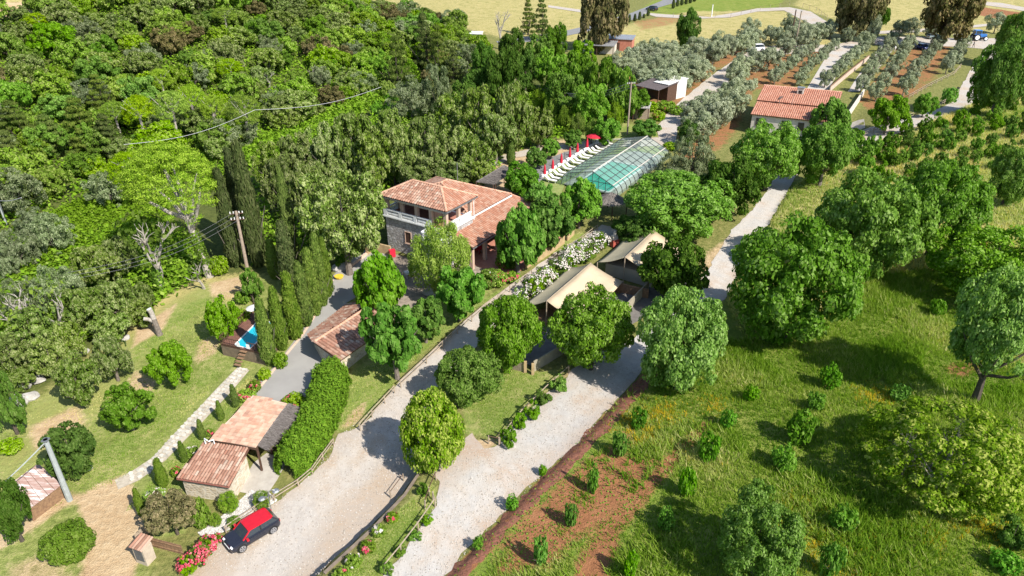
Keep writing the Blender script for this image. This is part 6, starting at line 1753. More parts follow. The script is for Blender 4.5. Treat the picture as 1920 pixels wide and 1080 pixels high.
# lawn trees on the left
T('broad', 412, 562, 632, 64, "round lawn tree beside the deck of the small pool")
T('broad', 318, 640, 716, 82, "round lawn tree with supporting stake in the middle of the lawn")
T('holm', 207, 627, 706, 72, "dark olive-green bush-like tree below the cut stump")
T('holm', 140, 660, 752, 82, "grey-green round tree beside the pale boulders")
T('broad', 236, 720, 802, 96, "yellowish-green loose bush near the stone path on the lawn")
T('dark', 128, 795, 892, 104, "dark dense tree behind the thick grey pole")
T('dark', 14, 900, 1008, 78, "dark tree at the left edge below the patchy shed")
T('lime', 128, 975, 1054, 92, "bright lime-green ball-shaped bush by the sandy path")
T('green', 470, 505, 562, 42, "small round green bush at the upper lawn corner")
T('green', 8, 702, 806, 62, "bright green tree cut by the left edge beside the boulders")
T('shrub', 20, 820, 852, 44, "low light green shrub at the left edge above the patchy shed", 'shrub')
T('shrub', 452, 580, 612, 34, "small dark shrub behind the small pool deck", 'shrub')
T('brown', 318, 924, 982, 100, "loose brownish-green magnolia tree beside the small stone hut", tfr=.4)
T('shrub', 372, 935, 990, 40, "tall green shrub between magnolia and round clipped shrub", 'shrub')
T('ball', 428, 922, 962, 40, "largest round clipped shrub on the white gravel bed", 'shrub', name='clipped_shrub')
T('ball', 403, 962, 988, 26, "small round shrub left on the white gravel bed", 'shrub', name='clipped_shrub')
T('ball', 438, 966, 990, 28, "small round shrub beside the car front on the gravel bed", 'shrub', name='clipped_shrub')
T('ball', 490, 920, 955, 34, "round shrub under the curved garden lamp", 'shrub', name='clipped_shrub')
# umbrella pine with ivy on its trunk
g, h, R = box_solve(358, 276, 440, 168, .46)
g = G(394, 518)
zc = project(np.array(g))[2]; 
up_ = plant('pine_big', g, 15.6, 168 / 2 / FPX * zc * 1.03, "big umbrella pine with bright dome crown and ivy-covered trunk", 'tree', name='umbrella_pine', tfr=.54, tr=False)
up_.children[0].location = (-2.9, 1.5, 15.6 * .54)
trk = MB()
trk.tube([(0, 0, -.3), (-.35, .1, 2.2), (-.75, .25, 4.6), (-1.1, .35, 5.9)], [.55, .46, .42, .42], 10, False)
for q3 in ([(-1.1, .35, 5.8), (-1.6, .6, 7.3), (-3.1, 1.0, 9.3), (-5.0, 1.2, 11.2)], [(-1.3, .45, 6.6), (-1.4, .8, 8.6), (-1.9, 1.4, 11.5), (-2.2, 1.6, 13.3)], [(-1.3, .45, 6.4), (-.6, .5, 7.9), (-.2, .9, 10.3), (.4, 1.6, 12.4)], [(-1.1, .35, 5.8), (-.2, 0, 7.2), (.6, -.2, 9.2), (1.2, .3, 11.5)], [(-1.6, .6, 7.3), (-2.6, -.5, 8.3), (-4.2, -1.4, 10.0)], [(-1.4, .8, 8.2), (-3., 2.2, 10.4), (-4.2, 3.6, 12)]):
    trk.tube(q3, [.30, .24, .17, .06][:len(q3)], 7, False)
trk.build('trunk', BARKP, up_, local=True)
def ivy(parent, pts, r, n, seed, mat=LF['lime']):
    rng = np.random.default_rng(seed); P_ = []
    pts = [np.array(p, float) for p in pts]
    k = rng.integers(0, len(pts) - 1, n); f = rng.random((n, 1))
    A = np.array(pts)[k]; B = np.array(pts)[k + 1]
    d = unit(rng.normal(size=(n, 3)) * np.array([1, 1, .3]))
    Pn = A + (B - A) * f + d * r * rng.uniform(.8, 1.25, (n, 1))
    v, fc = leaf_quads(Pn, unit(d + rng.normal(size=d.shape) * .4), rng.uniform(.18, .34, n), rng.uniform(.14, .28, n), rng)
    o = inst('ivy', np_mesh('ivy', v, fc, mat, rng.random(n) * .8), parent); return o
ivy(up_, [(-.25, .08, 1.8), (-.55, .2, 3.4), (-.75, .25, 4.6), (-1.05, .33, 5.7)], .55, 1300, 3)
# bare and half-dead trees, cut stump
def bare(px, py, top_y, w, k, label, ivy_h=0, foliage=0, rz=0., tilt=(0, 0)):
    g = G(px, py); h = 6.
    for _ in range(10):
        y = project(np.array([g.x, g.y, g.z + h]))[1]; h *= (py - top_y) / max(3, py - float(y))
    t = thing('bare_tree', g, label, 'tree'); R = w / 2 / FPX * project(np.array(g))[2]
    inst('limbs', BRANCH[k], t, (0, 0, 0), (tilt[0], tilt[1], rz), (R * 1.5, R * 1.5, h * .95))
    if ivy_h: ivy(t, [(0, 0, 0), (0, 0, ivy_h)], .5, 500, px)
    if foliage:
        crowns, _, _ = SPEC['brown']
        rng = np.random.default_rng(px); me = crown_mesh('sparse_leaves', LF['holm'], foliage, .11, 26, .2, 'open', px)
        inst('sparse_leaves', me, t, (0, 0, h * .35), (0, 0, 0), (R, R, h * .65))
    return t
bare(302, 545, 395, 150, 0, "half-dead oak with pale forked limbs and ivy at its foot", 2.6, 260, .3)
bare(383, 542, 470, 70, 2, "small dead tree with pale twisted limbs on the lawn edge", 0, 160, 1.2, (.1, -.35))
bare(62, 650, 540, 150, 1, "dead tree with many pale crooked branches in the lower left wood", 0, 200, .5)
bare(130, 650, 535, 90, 2, "pale dead tree beside the crooked branches in the lower left wood", 0, 120, 2.2)
bare(30, 690, 640, 60, 1, "pale bare tree trunk among bushes at the left edge", 0, 150, 3.0)
st = thing('cut_stump', P3(300, 628), "tall cut tree stump with two white sawn limbs on the lawn", 'tree stump')
MB().tube([(0, 0, -.2), (-.15, .1, .8), (-.35, .25, 1.8)], [.34, .28, .27], 10, False).build('trunk', BARK, st, local=True)
MB().tube([(-.33, .24, 1.7), (-.45, .35, 2.5), (-.6, .35, 2.95)], [.27, .24, .27], 10).build('limb', BARKP, st, local=True)
MB().tube([(-.3, .2, 1.5), (-.8, .1, 1.85), (-1.15, -.05, 2.0)], [.2, .19, .2], 10).build('limb', BARKP, st, local=True)
MB().tube([(-.6, .35, 2.95), (-.61, .35, 2.98)], [.26, .25], 10).build('sawn_face', WHITE, st, local=True)
MB().tube([(-1.15, -.05, 2.0), (-1.18, -.06, 2.01)], [.19, .18], 10).build('sawn_face', WHITE, st, local=True)
# cypresses: base pixel, top row, crown width
def cyp(px, py, top_y, w, label, kind='cypress', group=None):
    g = G(px, py); h = 8.
    for _ in range(12):
        y = project(np.array([g.x, g.y, g.z + h]))[1]; h *= (py - top_y) / max(3, py - float(y))
    R = w / 2 / FPX * project(np.array(g))[2]
    return plant(kind, g, h, R, label, 'cypress tree', group, 'cypress_tree')
order = ["nearest the small pool", "second from the small pool", "third along the lane", "fourth along the lane", "fifth along the lane", "sixth along the lane", "last along the lane"]
for i, (px, py, ty, w) in enumerate(((507, 682, 562, 30), (530, 655, 540, 28), (555, 635, 512, 32), (576, 612, 492, 28), (592, 590, 468, 30), (606, 572, 438, 26), (617, 556, 446, 22))):
    cyp(px, py, ty, w, "bright green cypress %s" % order[i])
for px, py, ty, w, lb in ((443, 500, 318, 30, "tall dark cypress directly right of the umbrella pine"), (486, 500, 268, 34, "tallest dark cypress behind the insulator pole"), (517, 522, 450, 24, "short narrow cypress at the upper lawn edge"), (547, 545, 415, 32, "dark cypress between the short cypress and the lane row"), (552, 500, 315, 26, "slim tall cypress left of the massive holm oak"), (463, 470, 280, 30, "dark cypress half hidden behind the insulator pole")):
    cyp(px, py, ty, w, lb, 'cypressd' if 'dark' in lb else 'cypress')
for px, py, ty, w, lb in ((443, 762, 722, 15, "small garden cypress beside the red oleander at the lane end"), (416, 788, 752, 13, "small garden cypress beside the flat-tiled hut, upper one"), (381, 824, 787, 13, "small garden cypress beside the flat-tiled hut, lower one"), (347, 866, 828, 14, "small garden cypress left of the barrel-tiled hut corner"), (308, 912, 860, 20, "small staked cypress above the magnolia"), (268, 966, 917, 16, "small cypress beside the sandy path"), (958, 308, 265, 16, "single slim cypress beside the court lane")):
    cyp(px, py, ty, w, lb)
for i, (px, py, ty, w) in enumerate(((1165, 44, 28, 6), (1180, 42, 27, 5), (1190, 40, 26, 6), (1199, 37, 22, 6), (1215, 30, 16, 6), (1207, 34, 26, 5), (1262, 16, -2, 6), (1270, 12, -4, 6), (1278, 10, -6, 6), (1286, 8, -8, 6), (1294, 6, -10, 6), (1302, 3, -12, 6))):
    cyp(px, py, ty, w, "slim young cypress beside the far asphalt road, %s of twelve" % ("first from the left|second from the left|third from the left|fourth from the left|sixth from the left|fifth from the left|sixth from the right|fifth from the right|fourth from the right|third from the right|second from the right|first from the right".split("|")[i]), 'cypressd', "cypresses along the far road")

# thuja hedge: one clipped body of many sprays
hp = [G(626, 706), G(614, 757), G(590, 815), G(564, 863), G(540, 896)]
hedge = thing('thuja_hedge', hp[2], "bright green bushy conifer hedge between gravel drive and the two huts", 'hedge')
rng = np.random.default_rng(55); n = 32000
hq = np.array([tuple(p) for p in hp]); seg = np.linalg.norm(np.diff(hq, axis=0), axis=1); tt = rng.random(n) * seg.sum(); cum = np.concatenate([[0], np.cumsum(seg)])
k = np.clip(np.searchsorted(cum, tt) - 1, 0, len(seg) - 1); f = ((tt - cum[k]) / seg[k])[:, None]
base = hq[k] + (hq[k + 1] - hq[k]) * f; dr = (hq[k + 1] - hq[k]) / seg[k][:, None]; nr_ = np.stack([-dr[:, 1], dr[:, 0], 0 * f[:, 0]], 1)
th = rng.uniform(-.35, math.pi + .35, n); lump = 1 + .06 * np.sin(tt * 2.1 + th * 2) + .08 * np.sin(tt * 6.3 - th * 5) + .06 * np.sin(tt * 11 + th * 9)
rr_ = rng.uniform(.82, 1.05, n) * lump
end = np.minimum(np.minimum(tt, seg.sum() - tt) / 1.0, 1) ** .5
off = nr_ * (np.cos(th) * 1.62 * rr_ * (.4 + .6 * end))[:, None] + np.array([0, 0, 1]) * (np.maximum(np.sin(th), 0) * 2.25 * rr_ * (.75 + .25 * end) + rng.uniform(0, .5, n))[:, None]
nm = unit(nr_ * np.cos(th)[:, None] + np.array([0, 0, 1]) * np.sin(th)[:, None] + rng.normal(size=(n, 3)) * .6)
v, fc = leaf_quads(base + off - np.array(tuple(hp[2])), nm, rng.uniform(.2, .42, n), rng.uniform(.08, .15, n), rng)
inst('foliage', np_mesh('foliage', v, fc, LF['hedge'], np.clip(rng.random(n) * .6 + .3 * (lump - 1) * 2, 0, 1)), hedge)
for p in (hp[1], hp[2], hp[3]): MB().tube([p, p + Vector((0, 0, 1.6))], [.12, .05], 6).build('trunk', BARK, hedge)

# flowering shrubs
def oleander(cx, top, bot, w, label, mat, n, kind='oleander', group=None, name='oleander_bush', sz=.16):
    g, h, R = box_solve(cx, top, bot, w, 0)
    t = plant(kind, g, h, R, label, 'flowering shrub', group, name, tr=False)
    flowers(t, h, R, mat, n, sz, cx)
    return t
for i, (cx, a, b, w, nn) in enumerate(((1120, 434, 470, 50, 420), (1095, 448, 492, 56, 500), (1070, 458, 502, 54, 520), (1048, 484, 520, 48, 260), (1022, 498, 542, 50, 320), (1000, 515, 560, 46, 280), (975, 542, 575, 36, 200))):
    oleander(cx, a, b, w, "white-flowering oleander bush %s in the row beside the tents" % ("farthest", "second from the far end", "third from the far end", "in the middle", "third from the near end", "second from the near end", "nearest")[i], FL_WHITE, nn, sz=.2)
for i, (cx, a, b, w, nn) in enumerate(((352, 1038, 1078, 42, 160), (372, 1018, 1062, 42, 180), (390, 1003, 1040, 36, 200), (405, 1000, 1022, 24, 120))):
    oleander(cx, a, b, w, "pink-red oleander bush %s along the drive beside the car" % ("nearest the bottom edge", "second from the bottom edge", "third from the bottom edge", "beside the car front")[i], FL_RED, nn)
for cx, a, b, w, m_, nn, lb in ((462, 728, 752, 36, FL_RED, 90, "red-flowering bush at the lower end of the lane kerb"), (478, 712, 735, 24, FL_RED, 50, "small red rose bush beside the lane kerb"), (550, 740, 762, 44, FL_RED, 60, "flowering bush between brush awning and paved lane"), (358, 838, 858, 30, FL_WHITE, 60, "yellow-white flowering bush behind the barrel-tiled hut"), (393, 803, 818, 18, FL_RED, 40, "small red flowering bush beside the flat-tiled hut wall"), (330, 875, 895, 20, FL_RED, 30, "pinkish low bush beside the barrel-tiled hut corner"), (290, 915, 942, 40, FL_WHITE, 120, "white-flowering bush beside the magnolia tree"), (930, 512, 532, 50, FL_RED, 110, "red flower bed shrub on the upper side of the lawn path"), (960, 510, 528, 36, FL_RED, 120, "red flower bed shrub at the terrace corner"), (950, 480, 500, 44, FL_RED, 50, "mixed flower shrub below the veranda terrace"), (915, 505, 540, 46, FL_WHITE, 10, "leafy palm-like shrub on the lawn beside the path"),
                           (711, 985, 1005, 30, FL_WHITE, 60, "white rose bush on the grass strip"), (690, 1015, 1035, 32, FL_RED, 50, "pink rose bush on the grass strip, middle one"), (663, 1042, 1062, 34, FL_WHITE, 40, "pale rose bush on the grass strip below the pink one"), (735, 963, 978, 26, FL_RED, 30, "pink rose bush highest on the grass strip"), (640, 1068, 1090, 36, FL_RED, 40, "pink rose bush at the bottom of the grass strip"),
                           (1235, 208, 226, 26, FL_RED, 60, "pink flowering bush beside the far gravel track"), (1250, 192, 206, 40, FL_RED, 50, "flower pots and red flowers in front of the white marquee"), (1258, 266, 282, 30, FL_RED, 30, "reddish shrub at the far corner of the pool cover")):
    oleander(cx, a, b, w, lb, m_, nn, 'shrub', name='flowering_bush')
for i, (cx, a, b, w) in enumerate(((955, 800, 838, 36), (975, 775, 806, 30), (998, 752, 786, 32), (1020, 728, 760, 34), (1046, 704, 736, 36))):
    T('shrubd', cx, a, b, w, "dark low hedge shrub along the lawn fence, %s" % ("nearest the drive", "second from the drive", "middle of five", "second from the tents", "nearest the tents")[i], 'shrub', "hedge shrubs along the lawn fence", 'hedge_shrub')
for i, (cx, a, b, w) in enumerate(((802, 962, 985, 30), (778, 992, 1015, 28), (752, 1022, 1045, 28), (726, 1050, 1078, 28), (792, 905, 930, 26))):
    T('shrubd', cx, a, b, w, "low green hedge shrub between grass strip and upper road, %s" % ("topmost but one", "third from the bottom", "second from the bottom", "at the bottom edge", "topmost")[i], 'shrub', "hedge shrubs on the grass strip", 'hedge_shrub')
for cx, a, b, w, lb in ((640, 478, 505, 30, "low dark bush at the foot of the massive holm oak"), (455, 545, 570, 30, "grey bush beside the upper cypress row"), (495, 690, 712, 26, "dry brownish bush at the foot of the nearest cypress"), (525, 660, 690, 30, "brownish bush between kerb and cypresses"), (1215, 190, 208, 40, "low shrub in front of the striped-roof shed"), (1270, 200, 212, 34, "light green shrub beside the white marquee"), (600, 455, 500, 30, "shaded bush behind the lane cypresses"), (410, 480, 516, 36, "green bush at the foot of the umbrella pine"), (1605, 240, 250, 16, "small bush behind the rail fence end near the farm building"), (720, 180, 214, 60, "round dark green bush at the valley path end")):
    T('shrub' if 'dark' not in lb else 'shrubd', cx, a, b, w, lb, 'shrub', name='bush')

# orchard saplings and shrub rows
def py_s(x, y): return x - 1345 > (780 - y) * .9 or y < 780
for px, top, bot, w in ((1200, 763, 802, 34), (1162, 808, 854, 34), (1333, 810, 862, 44), (1290, 876, 928, 36), (1070, 942, 985, 28), (1113, 872, 920, 22), (1014, 1008, 1058, 30), (1250, 950, 992, 34), (1182, 1035, 1082, 28), (1500, 770, 830, 56), (1530, 735, 770, 36), (1557, 682, 726, 40), (1411, 722, 752, 30), (1470, 832, 880, 48), (1368, 768, 802, 30), (1584, 948, 998, 50), (1560, 1018, 1078, 44), (960, 926, 956, 26), (896, 1005, 1030, 22), (1890, 1030, 1075, 60), (1690, 720, 752, 40), (1018, 872, 892, 18), (1760, 560, 590, 30)):
    zs_ = "in grass" if py_s(px, bot) else "on red soil" if px > 985 and bot > 780 else "on the road bank"
    T('sapling', px, top, bot, w, near(("broad" if w > 42 else "slender" if w < 30 else "middling") + " leafy sapling " + zs_, px, bot), 'sapling', "young saplings planted in the orchard", 'sapling')
hzl = [(1605, 262, 34), (1640, 274, 38), (1672, 268, 36), (1708, 260, 34), (1740, 252, 34), (1620, 290, 40), (1598, 286, 34), (1660, 290, 36), (1625, 312, 34), (1905, 1000, 60), (1700, 240, 24), (1735, 232, 26), (1765, 226, 28), (1800, 222, 30)]
for (ax_, ay_), (bx_, by_), n_ in (((1690, 290), (1925, 186), 9), ((1650, 312), (1925, 212), 10), ((1672, 330), (1925, 236), 9), ((1712, 334), (1925, 262), 8), ((1790, 322), (1930, 288), 5), ((1830, 206), (1925, 168), 4)):
    for i in range(n_): hzl.append((ax_ + (bx_ - ax_) * i / (n_ - 1) + rnd.uniform(-7, 7), ay_ + (by_ - ay_) * i / (n_ - 1) + rnd.uniform(-3, 3), rnd.uniform(19, 29)))
for px, py, w in hzl:
    T('shrubd', px, py - w * .5, py + w * .5, w, near(size_word(w, 27, 34) + "leafy hazel shrub", px, py), 'shrub', "hazel shrubs on the grassy slope", 'hazel_shrub')

# far trees standing alone
T('brown', 1130, -35, 82, 92, "large dark brownish tree at the top, beside the asphalt road", tfr=.08)
T('dark', 1290, 22, 82, 50, "round dark tree in front of the far yellow field")
T('brown', 1618, -45, 58, 92, "large dark tree at the top between track and parking area", tfr=.1)
T('brown', 1785, -45, 62, 108, "large dark spreading tree over the parked silver car", tfr=.18)
T('dark', 1655, 13, 44, 34, "small round dark green tree beside the large dark tree")
T('olive', 1870, 25, 55, 40, "pale olive tree behind the blue tractor")
for cx, a, b, w in ((1690, 40, 66, 36), (1712, 34, 62, 36), (1745, 48, 66, 26), (1560, 38, 66, 30), (1590, 52, 74, 26), (1620, 60, 86, 34), (1640, 30, 70, 30), (1540, 44, 74, 34)):
    T('olive', cx, a, b, w, near("grey olive tree behind the parking area", cx, (a + b) / 2), group="olive trees behind the parking area")

# olive groves in rows
def fill(poly, spacing, jit=.35, seed=1, rows=None):
    """ground points on a jittered lattice inside a polygon given on the photograph"""
    wp = wpoly(poly); a = np.array(wp); R = np.random.default_rng(seed)
    cx, cy = a.mean(0); rad = np.abs(a - [cx, cy]).max() * 1.5
    g = np.arange(-rad, rad, spacing); X, Y = np.meshgrid(g, g * .87)
    X = X + (np.arange(len(g)) % 2)[:, None] * spacing * .5
    ang = rows if rows is not None else R.uniform(0, 3)
    x = cx + X * math.cos(ang) - Y * math.sin(ang); y = cy + X * math.sin(ang) + Y * math.cos(ang)
    x = (x + R.normal(0, jit, x.shape) * spacing * .5).ravel(); y = (y + R.normal(0, jit, y.shape) * spacing * .5).ravel()
    m = inside(x, y, wp)
    return [(float(p), float(q)) for p, q in zip(x[m], y[m])]
def olives(poly, sp, lb, gr, seed, h=(4.2, 5.8), r=(2.5, 3.4)):
    for x, y in fill(poly, sp, .25, seed, .9):
        X_, Y_, _ = project(np.array([x, y, hz(x, y) + 2.])); rr = rnd.uniform(*r)
        plant('olive', Vector((x, y, hz(x, y))), rnd.uniform(*h), rr, near(size_word(rr, 2.75, 3.15) + lb, float(X_), float(Y_)), 'olive tree', gr, 'olive_tree')
olives([(1140, 128), (1200, 112), (1300, 105), (1395, 92), (1420, 96), (1350, 128), (1312, 165), (1285, 190), (1262, 205), (1240, 185), (1205, 165), (1160, 150)], 5.6, "grey-green olive tree", "olive trees left of the pale track", 2)
olives([(1285, 300), (1282, 250), (1300, 220), (1345, 180), (1400, 135), (1440, 110), (1475, 104), (1420, 150), (1385, 200), (1370, 250), (1330, 290)], 5.6, "grey-green olive tree", "olive trees right of the pale track", 3)
olives([(1440, 80), (1480, 60), (1560, 66), (1555, 84), (1500, 98), (1420, 90), (1370, 84), (1400, 70)], 6.0, "grey-green olive tree", "olive trees around the pair of poles", 4)
def row(p, q, n_, lb, gr, s=1.0):
    a, b = G(*p), G(*q)
    for i in range(n_):
        x, y = a.x + (b.x - a.x) * i / (n_ - 1) + rnd.uniform(-.4, .4), a.y + (b.y - a.y) * i / (n_ - 1) + rnd.uniform(-.4, .4)
        plant('olive', Vector((x, y, hz(x, y))), rnd.uniform(3.5, 4.4) * s, rnd.uniform(1.7, 2.25) * s, lb + (", nearest end" if i == 0 else ", far end" if i == n_ - 1 else ", %s from the near end" % ("second third fourth fifth sixth seventh".split()[i - 1])), 'olive tree', gr, 'olive_tree')
row((1448, 158), (1520, 100), 8, "small olive in the row far left of the white track", "olive row far left of the white track", .85)
row((1495, 160), (1560, 95), 8, "small olive in the row left of the white track", "olive row left of the white track", .8)
row((1548, 165), (1625, 92), 8, "olive in the row between the white tracks", "olive row between the white tracks", .9)
row((1612, 172), (1672, 88), 7, "olive in the first row of the parking grove", "first olive row of the parking grove")
row((1640, 190), (1705, 95), 7, "olive in the second row of the parking grove", "second olive row of the parking grove")
row((1690, 180), (1755, 95), 7, "olive in the third row of the parking grove", "third olive row of the parking grove")
row((1775, 140), (1805, 95), 5, "olive in the row beside the far gravel road", "last olive row of the parking grove")

# big green trees behind the pool, conifers and oaks between valley and house
for cx, a, b, w in ((1035, 95, 165, 70), (1080, 105, 190, 80), (1125, 115, 205, 80), (1165, 130, 215, 70), (1060, 140, 215, 80), (1110, 160, 235, 80), (1190, 160, 215, 60), (1010, 70, 130, 60), (1090, 78, 130, 60)):
    T('green', cx, a, b, w, near(size_word(w, 65, 75) + "bright deep-green tree in the clump", cx, (a + b) / 2), group="bright green trees behind the pool")
for cx, a, b, w in ((900, 170, 270, 90), (960, 160, 265, 80), (1010, 205, 268, 60), (930, 215, 290, 80), (985, 190, 240, 60), (860, 240, 315, 80), (895, 260, 330, 70), (800, 225, 320, 90), (845, 180, 260, 80), (755, 240, 330, 80), (700, 250, 340, 80), (660, 215, 320, 90), (610, 235, 330, 80), (560, 250, 335, 80), (790, 290, 352, 90), (850, 300, 350, 80), (730, 210, 290, 70), (620, 300, 390, 80), (690, 290, 345, 60), (530, 300, 390, 70), (500, 270, 350, 60), (575, 310, 420, 70), (905, 300, 345, 50)):
    T('holm', cx, a, b, w, near(size_word(w, 65, 85) + "dense evergreen oak", cx, (a + b) / 2), group="evergreen oaks behind the stone house")
for cx, a, b, w, lb in ((770, 150, 215, 90, "silvery willow-like tree at the end of the valley path"), (820, 125, 210, 60, "silvery tall tree right of the valley path end")):
    T('olive_round', cx, a, b, w, lb)
for cx, a, b, w in ((940, 100, 200, 80), (900, 130, 200, 70), (985, 100, 165, 60), (870, 160, 230, 60), (960, 60, 130, 60), (1040, 50, 110, 50), (905, 85, 150, 50)):
    T('dark', cx, a, b, w, near(size_word(w, 60, 75) + "dark leafy tree", cx, (a + b) / 2), group="dark trees below the yellow field")
for cx, a, b, w in ((1015, 0, 70, 44), (795, 30, 130, 60), (820, 50, 140, 56), (745, 70, 170, 70), (990, 0, 60, 36), (850, 90, 150, 44)):
    T('cedar', cx, a, b, w, near(size_word(w, 45, 60) + "layered cedar", cx, (a + b) / 2), 'conifer', "cedars at the field edge", 'cedar_tree')
bare(936, 92, 8, 60, 0, "bare grey conifer skeleton in front of the yellow field", 0, 0)
# reeds behind the pool trees
for i, (px, py) in enumerate(((1010, 190), (1035, 205), (1060, 220), (1085, 235), (1110, 245))):
    T('willow', px, py - 20, py + 18, 34, "tall dry reed clump by the bright green trees, %s" % ("nearest the brown hut", "second from the brown hut", "middle of five", "second from the willow", "nearest the willow")[i], 'reeds', "dry reed clumps", 'reed_clump')
T('sprawl', 728, 152, 185, 34, "feathery pale bamboo clump at the valley path end", 'bamboo', name='bamboo_clump')

# lower left wood
for cx, a, b, w, kd in ((40, 520, 600, 90, 'olive_round'), (110, 500, 590, 90, 'olive_round'), (180, 460, 540, 90, 'holm'), (215, 445, 520, 70, 'holm'), (60, 580, 660, 90, 'holm'), (150, 540, 620, 90, 'holm'), (215, 525, 600, 80, 'holm'), (262, 530, 585, 46, 'holm'), (20, 630, 700, 80, 'holm'), (90, 630, 700, 70, 'holm'), (200, 580, 640, 80, 'holm'), (260, 560, 610, 60, 'holm'), (130, 600, 665, 60, 'holm'), (40, 690, 730, 50, 'holm')):
    T(kd, cx, a, b, w, near(size_word(w, 65, 85) + ("olive-green tree in the lower left wood" if kd == 'holm' else "pale grey-green tree in the lower left wood"), cx, (a + b) / 2), group="trees of the wood left of the lawn" if kd == 'holm' else "pale trees of the wood left of the lawn")
for cx, a, b, w in ((95, 400, 470, 80), (30, 430, 500, 80), (60, 390, 440, 70), (0, 460, 520, 60)):
    T('olive_round', cx, a, b, w, near(size_word(w, 65, 75) + "grey-green round tree", cx, (a + b) / 2), group="grey-green trees by the valley")
for cx, a, b, w in ((260, 180, 270, 56), (320, 172, 268, 60), (360, 160, 250, 54), (400, 180, 260, 46), (455, 178, 268, 62), (215, 190, 260, 50), (70, 25, 62, 44), (120, 8, 44, 46), (335, 40, 80, 44), (420, 15, 60, 44), (300, 130, 190, 40), (240, 285, 380, 70), (430, 110, 160, 46)):
    T('pine', cx, a, a + (b - a) * .56, w * 1.08, near(size_word(w, 48, 58) + "umbrella pine with bare trunk", cx, (a + b) / 2), 'pine tree', "umbrella pines on the wooded slope", 'umbrella_pine')
for cx, a, b, w in ((30, 190, 275, 80), (90, 215, 290, 80), (150, 185, 280, 84), (200, 215, 290, 70), (20, 245, 330, 70), (185, 140, 210, 60)):
    T('cedar', cx, a, b, w, near(size_word(w, 65, 80) + "dark layered conifer", cx, (a + b) / 2), 'conifer', "dark conifers on the wooded slope", 'cedar_tree')
# wooded slope: individual crowns
hill = [(-60, 40), (60, 34), (130, 24), (200, 2), (420, -20), (640, -4), (705, 30), (790, 30), (860, 60), (900, 110), (860, 150), (760, 165), (690, 190), (600, 222), (480, 266), (420, 300), (330, 360), (250, 402), (120, 380), (-60, 470)]
pts = fill(hill, 5.7, .6, 11)
pts.sort(key=lambda p: p[0] ** 2 + p[1] ** 2)
HL = {'maquis': ("yellow-green bushy tree", "bushy trees on the wooded slope"), 'holm': ("dark evergreen oak", "evergreen oaks on the wooded slope"), 'green': ("deep green leafy tree", "leafy trees on the wooded slope"), 'olive_round': ("pale silvery tree", "silvery trees on the wooded slope"), 'brown': ("brownish half-dry tree", "brownish trees on the wooded slope")}
for x, y in pts:
    kd = rnd.choices(['maquis', 'holm', 'green', 'olive_round', 'brown'], [.42, .27, .16, .1, .05])[0]
    s = rnd.uniform(.62, 1.25)
    X_, Y_, _ = project(np.array([x, y, hz(x, y) + 4.])); X_, Y_ = float(X_), float(Y_)
    sz_ = "large " if s > 1.12 else "small " if s < .9 else ""
    plant(kd, Vector((x, y, hz(x, y))), 5.0 * s, 3.5 * s * rnd.uniform(.85, 1.15), near(sz_ + HL[kd][0], X_, Y_), 'tree', HL[kd][1])
for i, (px, py, ty) in enumerate(((235, 75, 42), (345, 85, 52), (380, 150, 112), (128, 158, 150), (675, 60, 30), (740, 65, 35), (505, 165, 130), (590, 155, 120), (55, 65, 30))):
    bare(px, py, ty, 40, i % 3, near("pale dead branches sticking out of the canopy", px, py)) ["group"] = "dead branches on the wooded slope"
print("hill trees", len(pts))

# ------------------------------------------------------------------ ground cover nobody could count
def scatter_px(polys, n, seed):
    R = np.random.default_rng(seed); out = []
    for poly, w in polys:
        wp = wpoly(poly); a = np.array(wp); lo, hi = a.min(0), a.max(0)
        x = R.uniform(lo[0], hi[0], int(n * w * 3)); y = R.uniform(lo[1], hi[1], int(n * w * 3))
        m = inside(x, y, wp); out.append(np.stack([x[m], y[m]], 1)[:int(n * w)])
    p = np.concatenate(out); return np.column_stack([p, H(p[:, 0], p[:, 1])])
def undergrowth(name, polys, n, size, hgt, mat, seed, label):
    R = np.random.default_rng(seed); P_ = scatter_px(polys, n, seed); q = len(P_); m = 5
    P5 = np.repeat(P_, m, 0) + R.normal(0, 1, (q * m, 3)) * np.array([.45, .45, 0])
    P5[:, 2] += np.abs(R.normal(0, .5, q * m)) * hgt * np.repeat(R.uniform(.3, 1.2, q), m)
    nn = unit(R.normal(size=P5.shape) * .6 + np.array([0, 0, 1.]))
    v, f = leaf_quads(P5, nn, R.uniform(.6, 1.3, q * m) * size, R.uniform(.4, .9, q * m) * size, R)
    o = bpy.data.objects.new(name, np_mesh(name, v, f, mat, np.clip(np.repeat(R.random(q) * .5, m) + R.random(q * m) * .35, 0, 1))); COL.objects.link(o)
    return tag(o, label, kind='stuff')
undergrowth('undergrowth', [([(470, 268), (600, 218), (700, 178), (735, 184), (700, 200), (640, 236), (520, 300), (420, 330), (360, 360)], .16), (hill, .66), ([(480, 300), (560, 270), (700, 220), (860, 200), (960, 150), (1040, 180), (1130, 240), (940, 290), (930, 330), (740, 345), (640, 470), (480, 500)], .18), ([(-20, 560), (200, 430), (330, 420), (390, 510), (300, 565), (170, 640), (-20, 730)], .1)], 30000, .6, 1.3, LF['maquis'], 5, "dense mixed undergrowth below the wood")
undergrowth('bramble_cover', [([(-40, 470), (60, 420), (150, 380), (240, 360), (330, 350), (300, 420), (240, 450), (140, 510), (60, 545), (-40, 590)], .7), ([(600, 215), (690, 160), (735, 165), (690, 192), (610, 226)], .3)], 19000, .42, .8, LF['lime'], 6, "bright green bramble cover in the valley")
GR = leaf("meadow_blades", (.095, .205, .020), (.235, .35, .055), (.66, .60, .31), trans=.45, var=.02)
gt_ = GR.node_tree
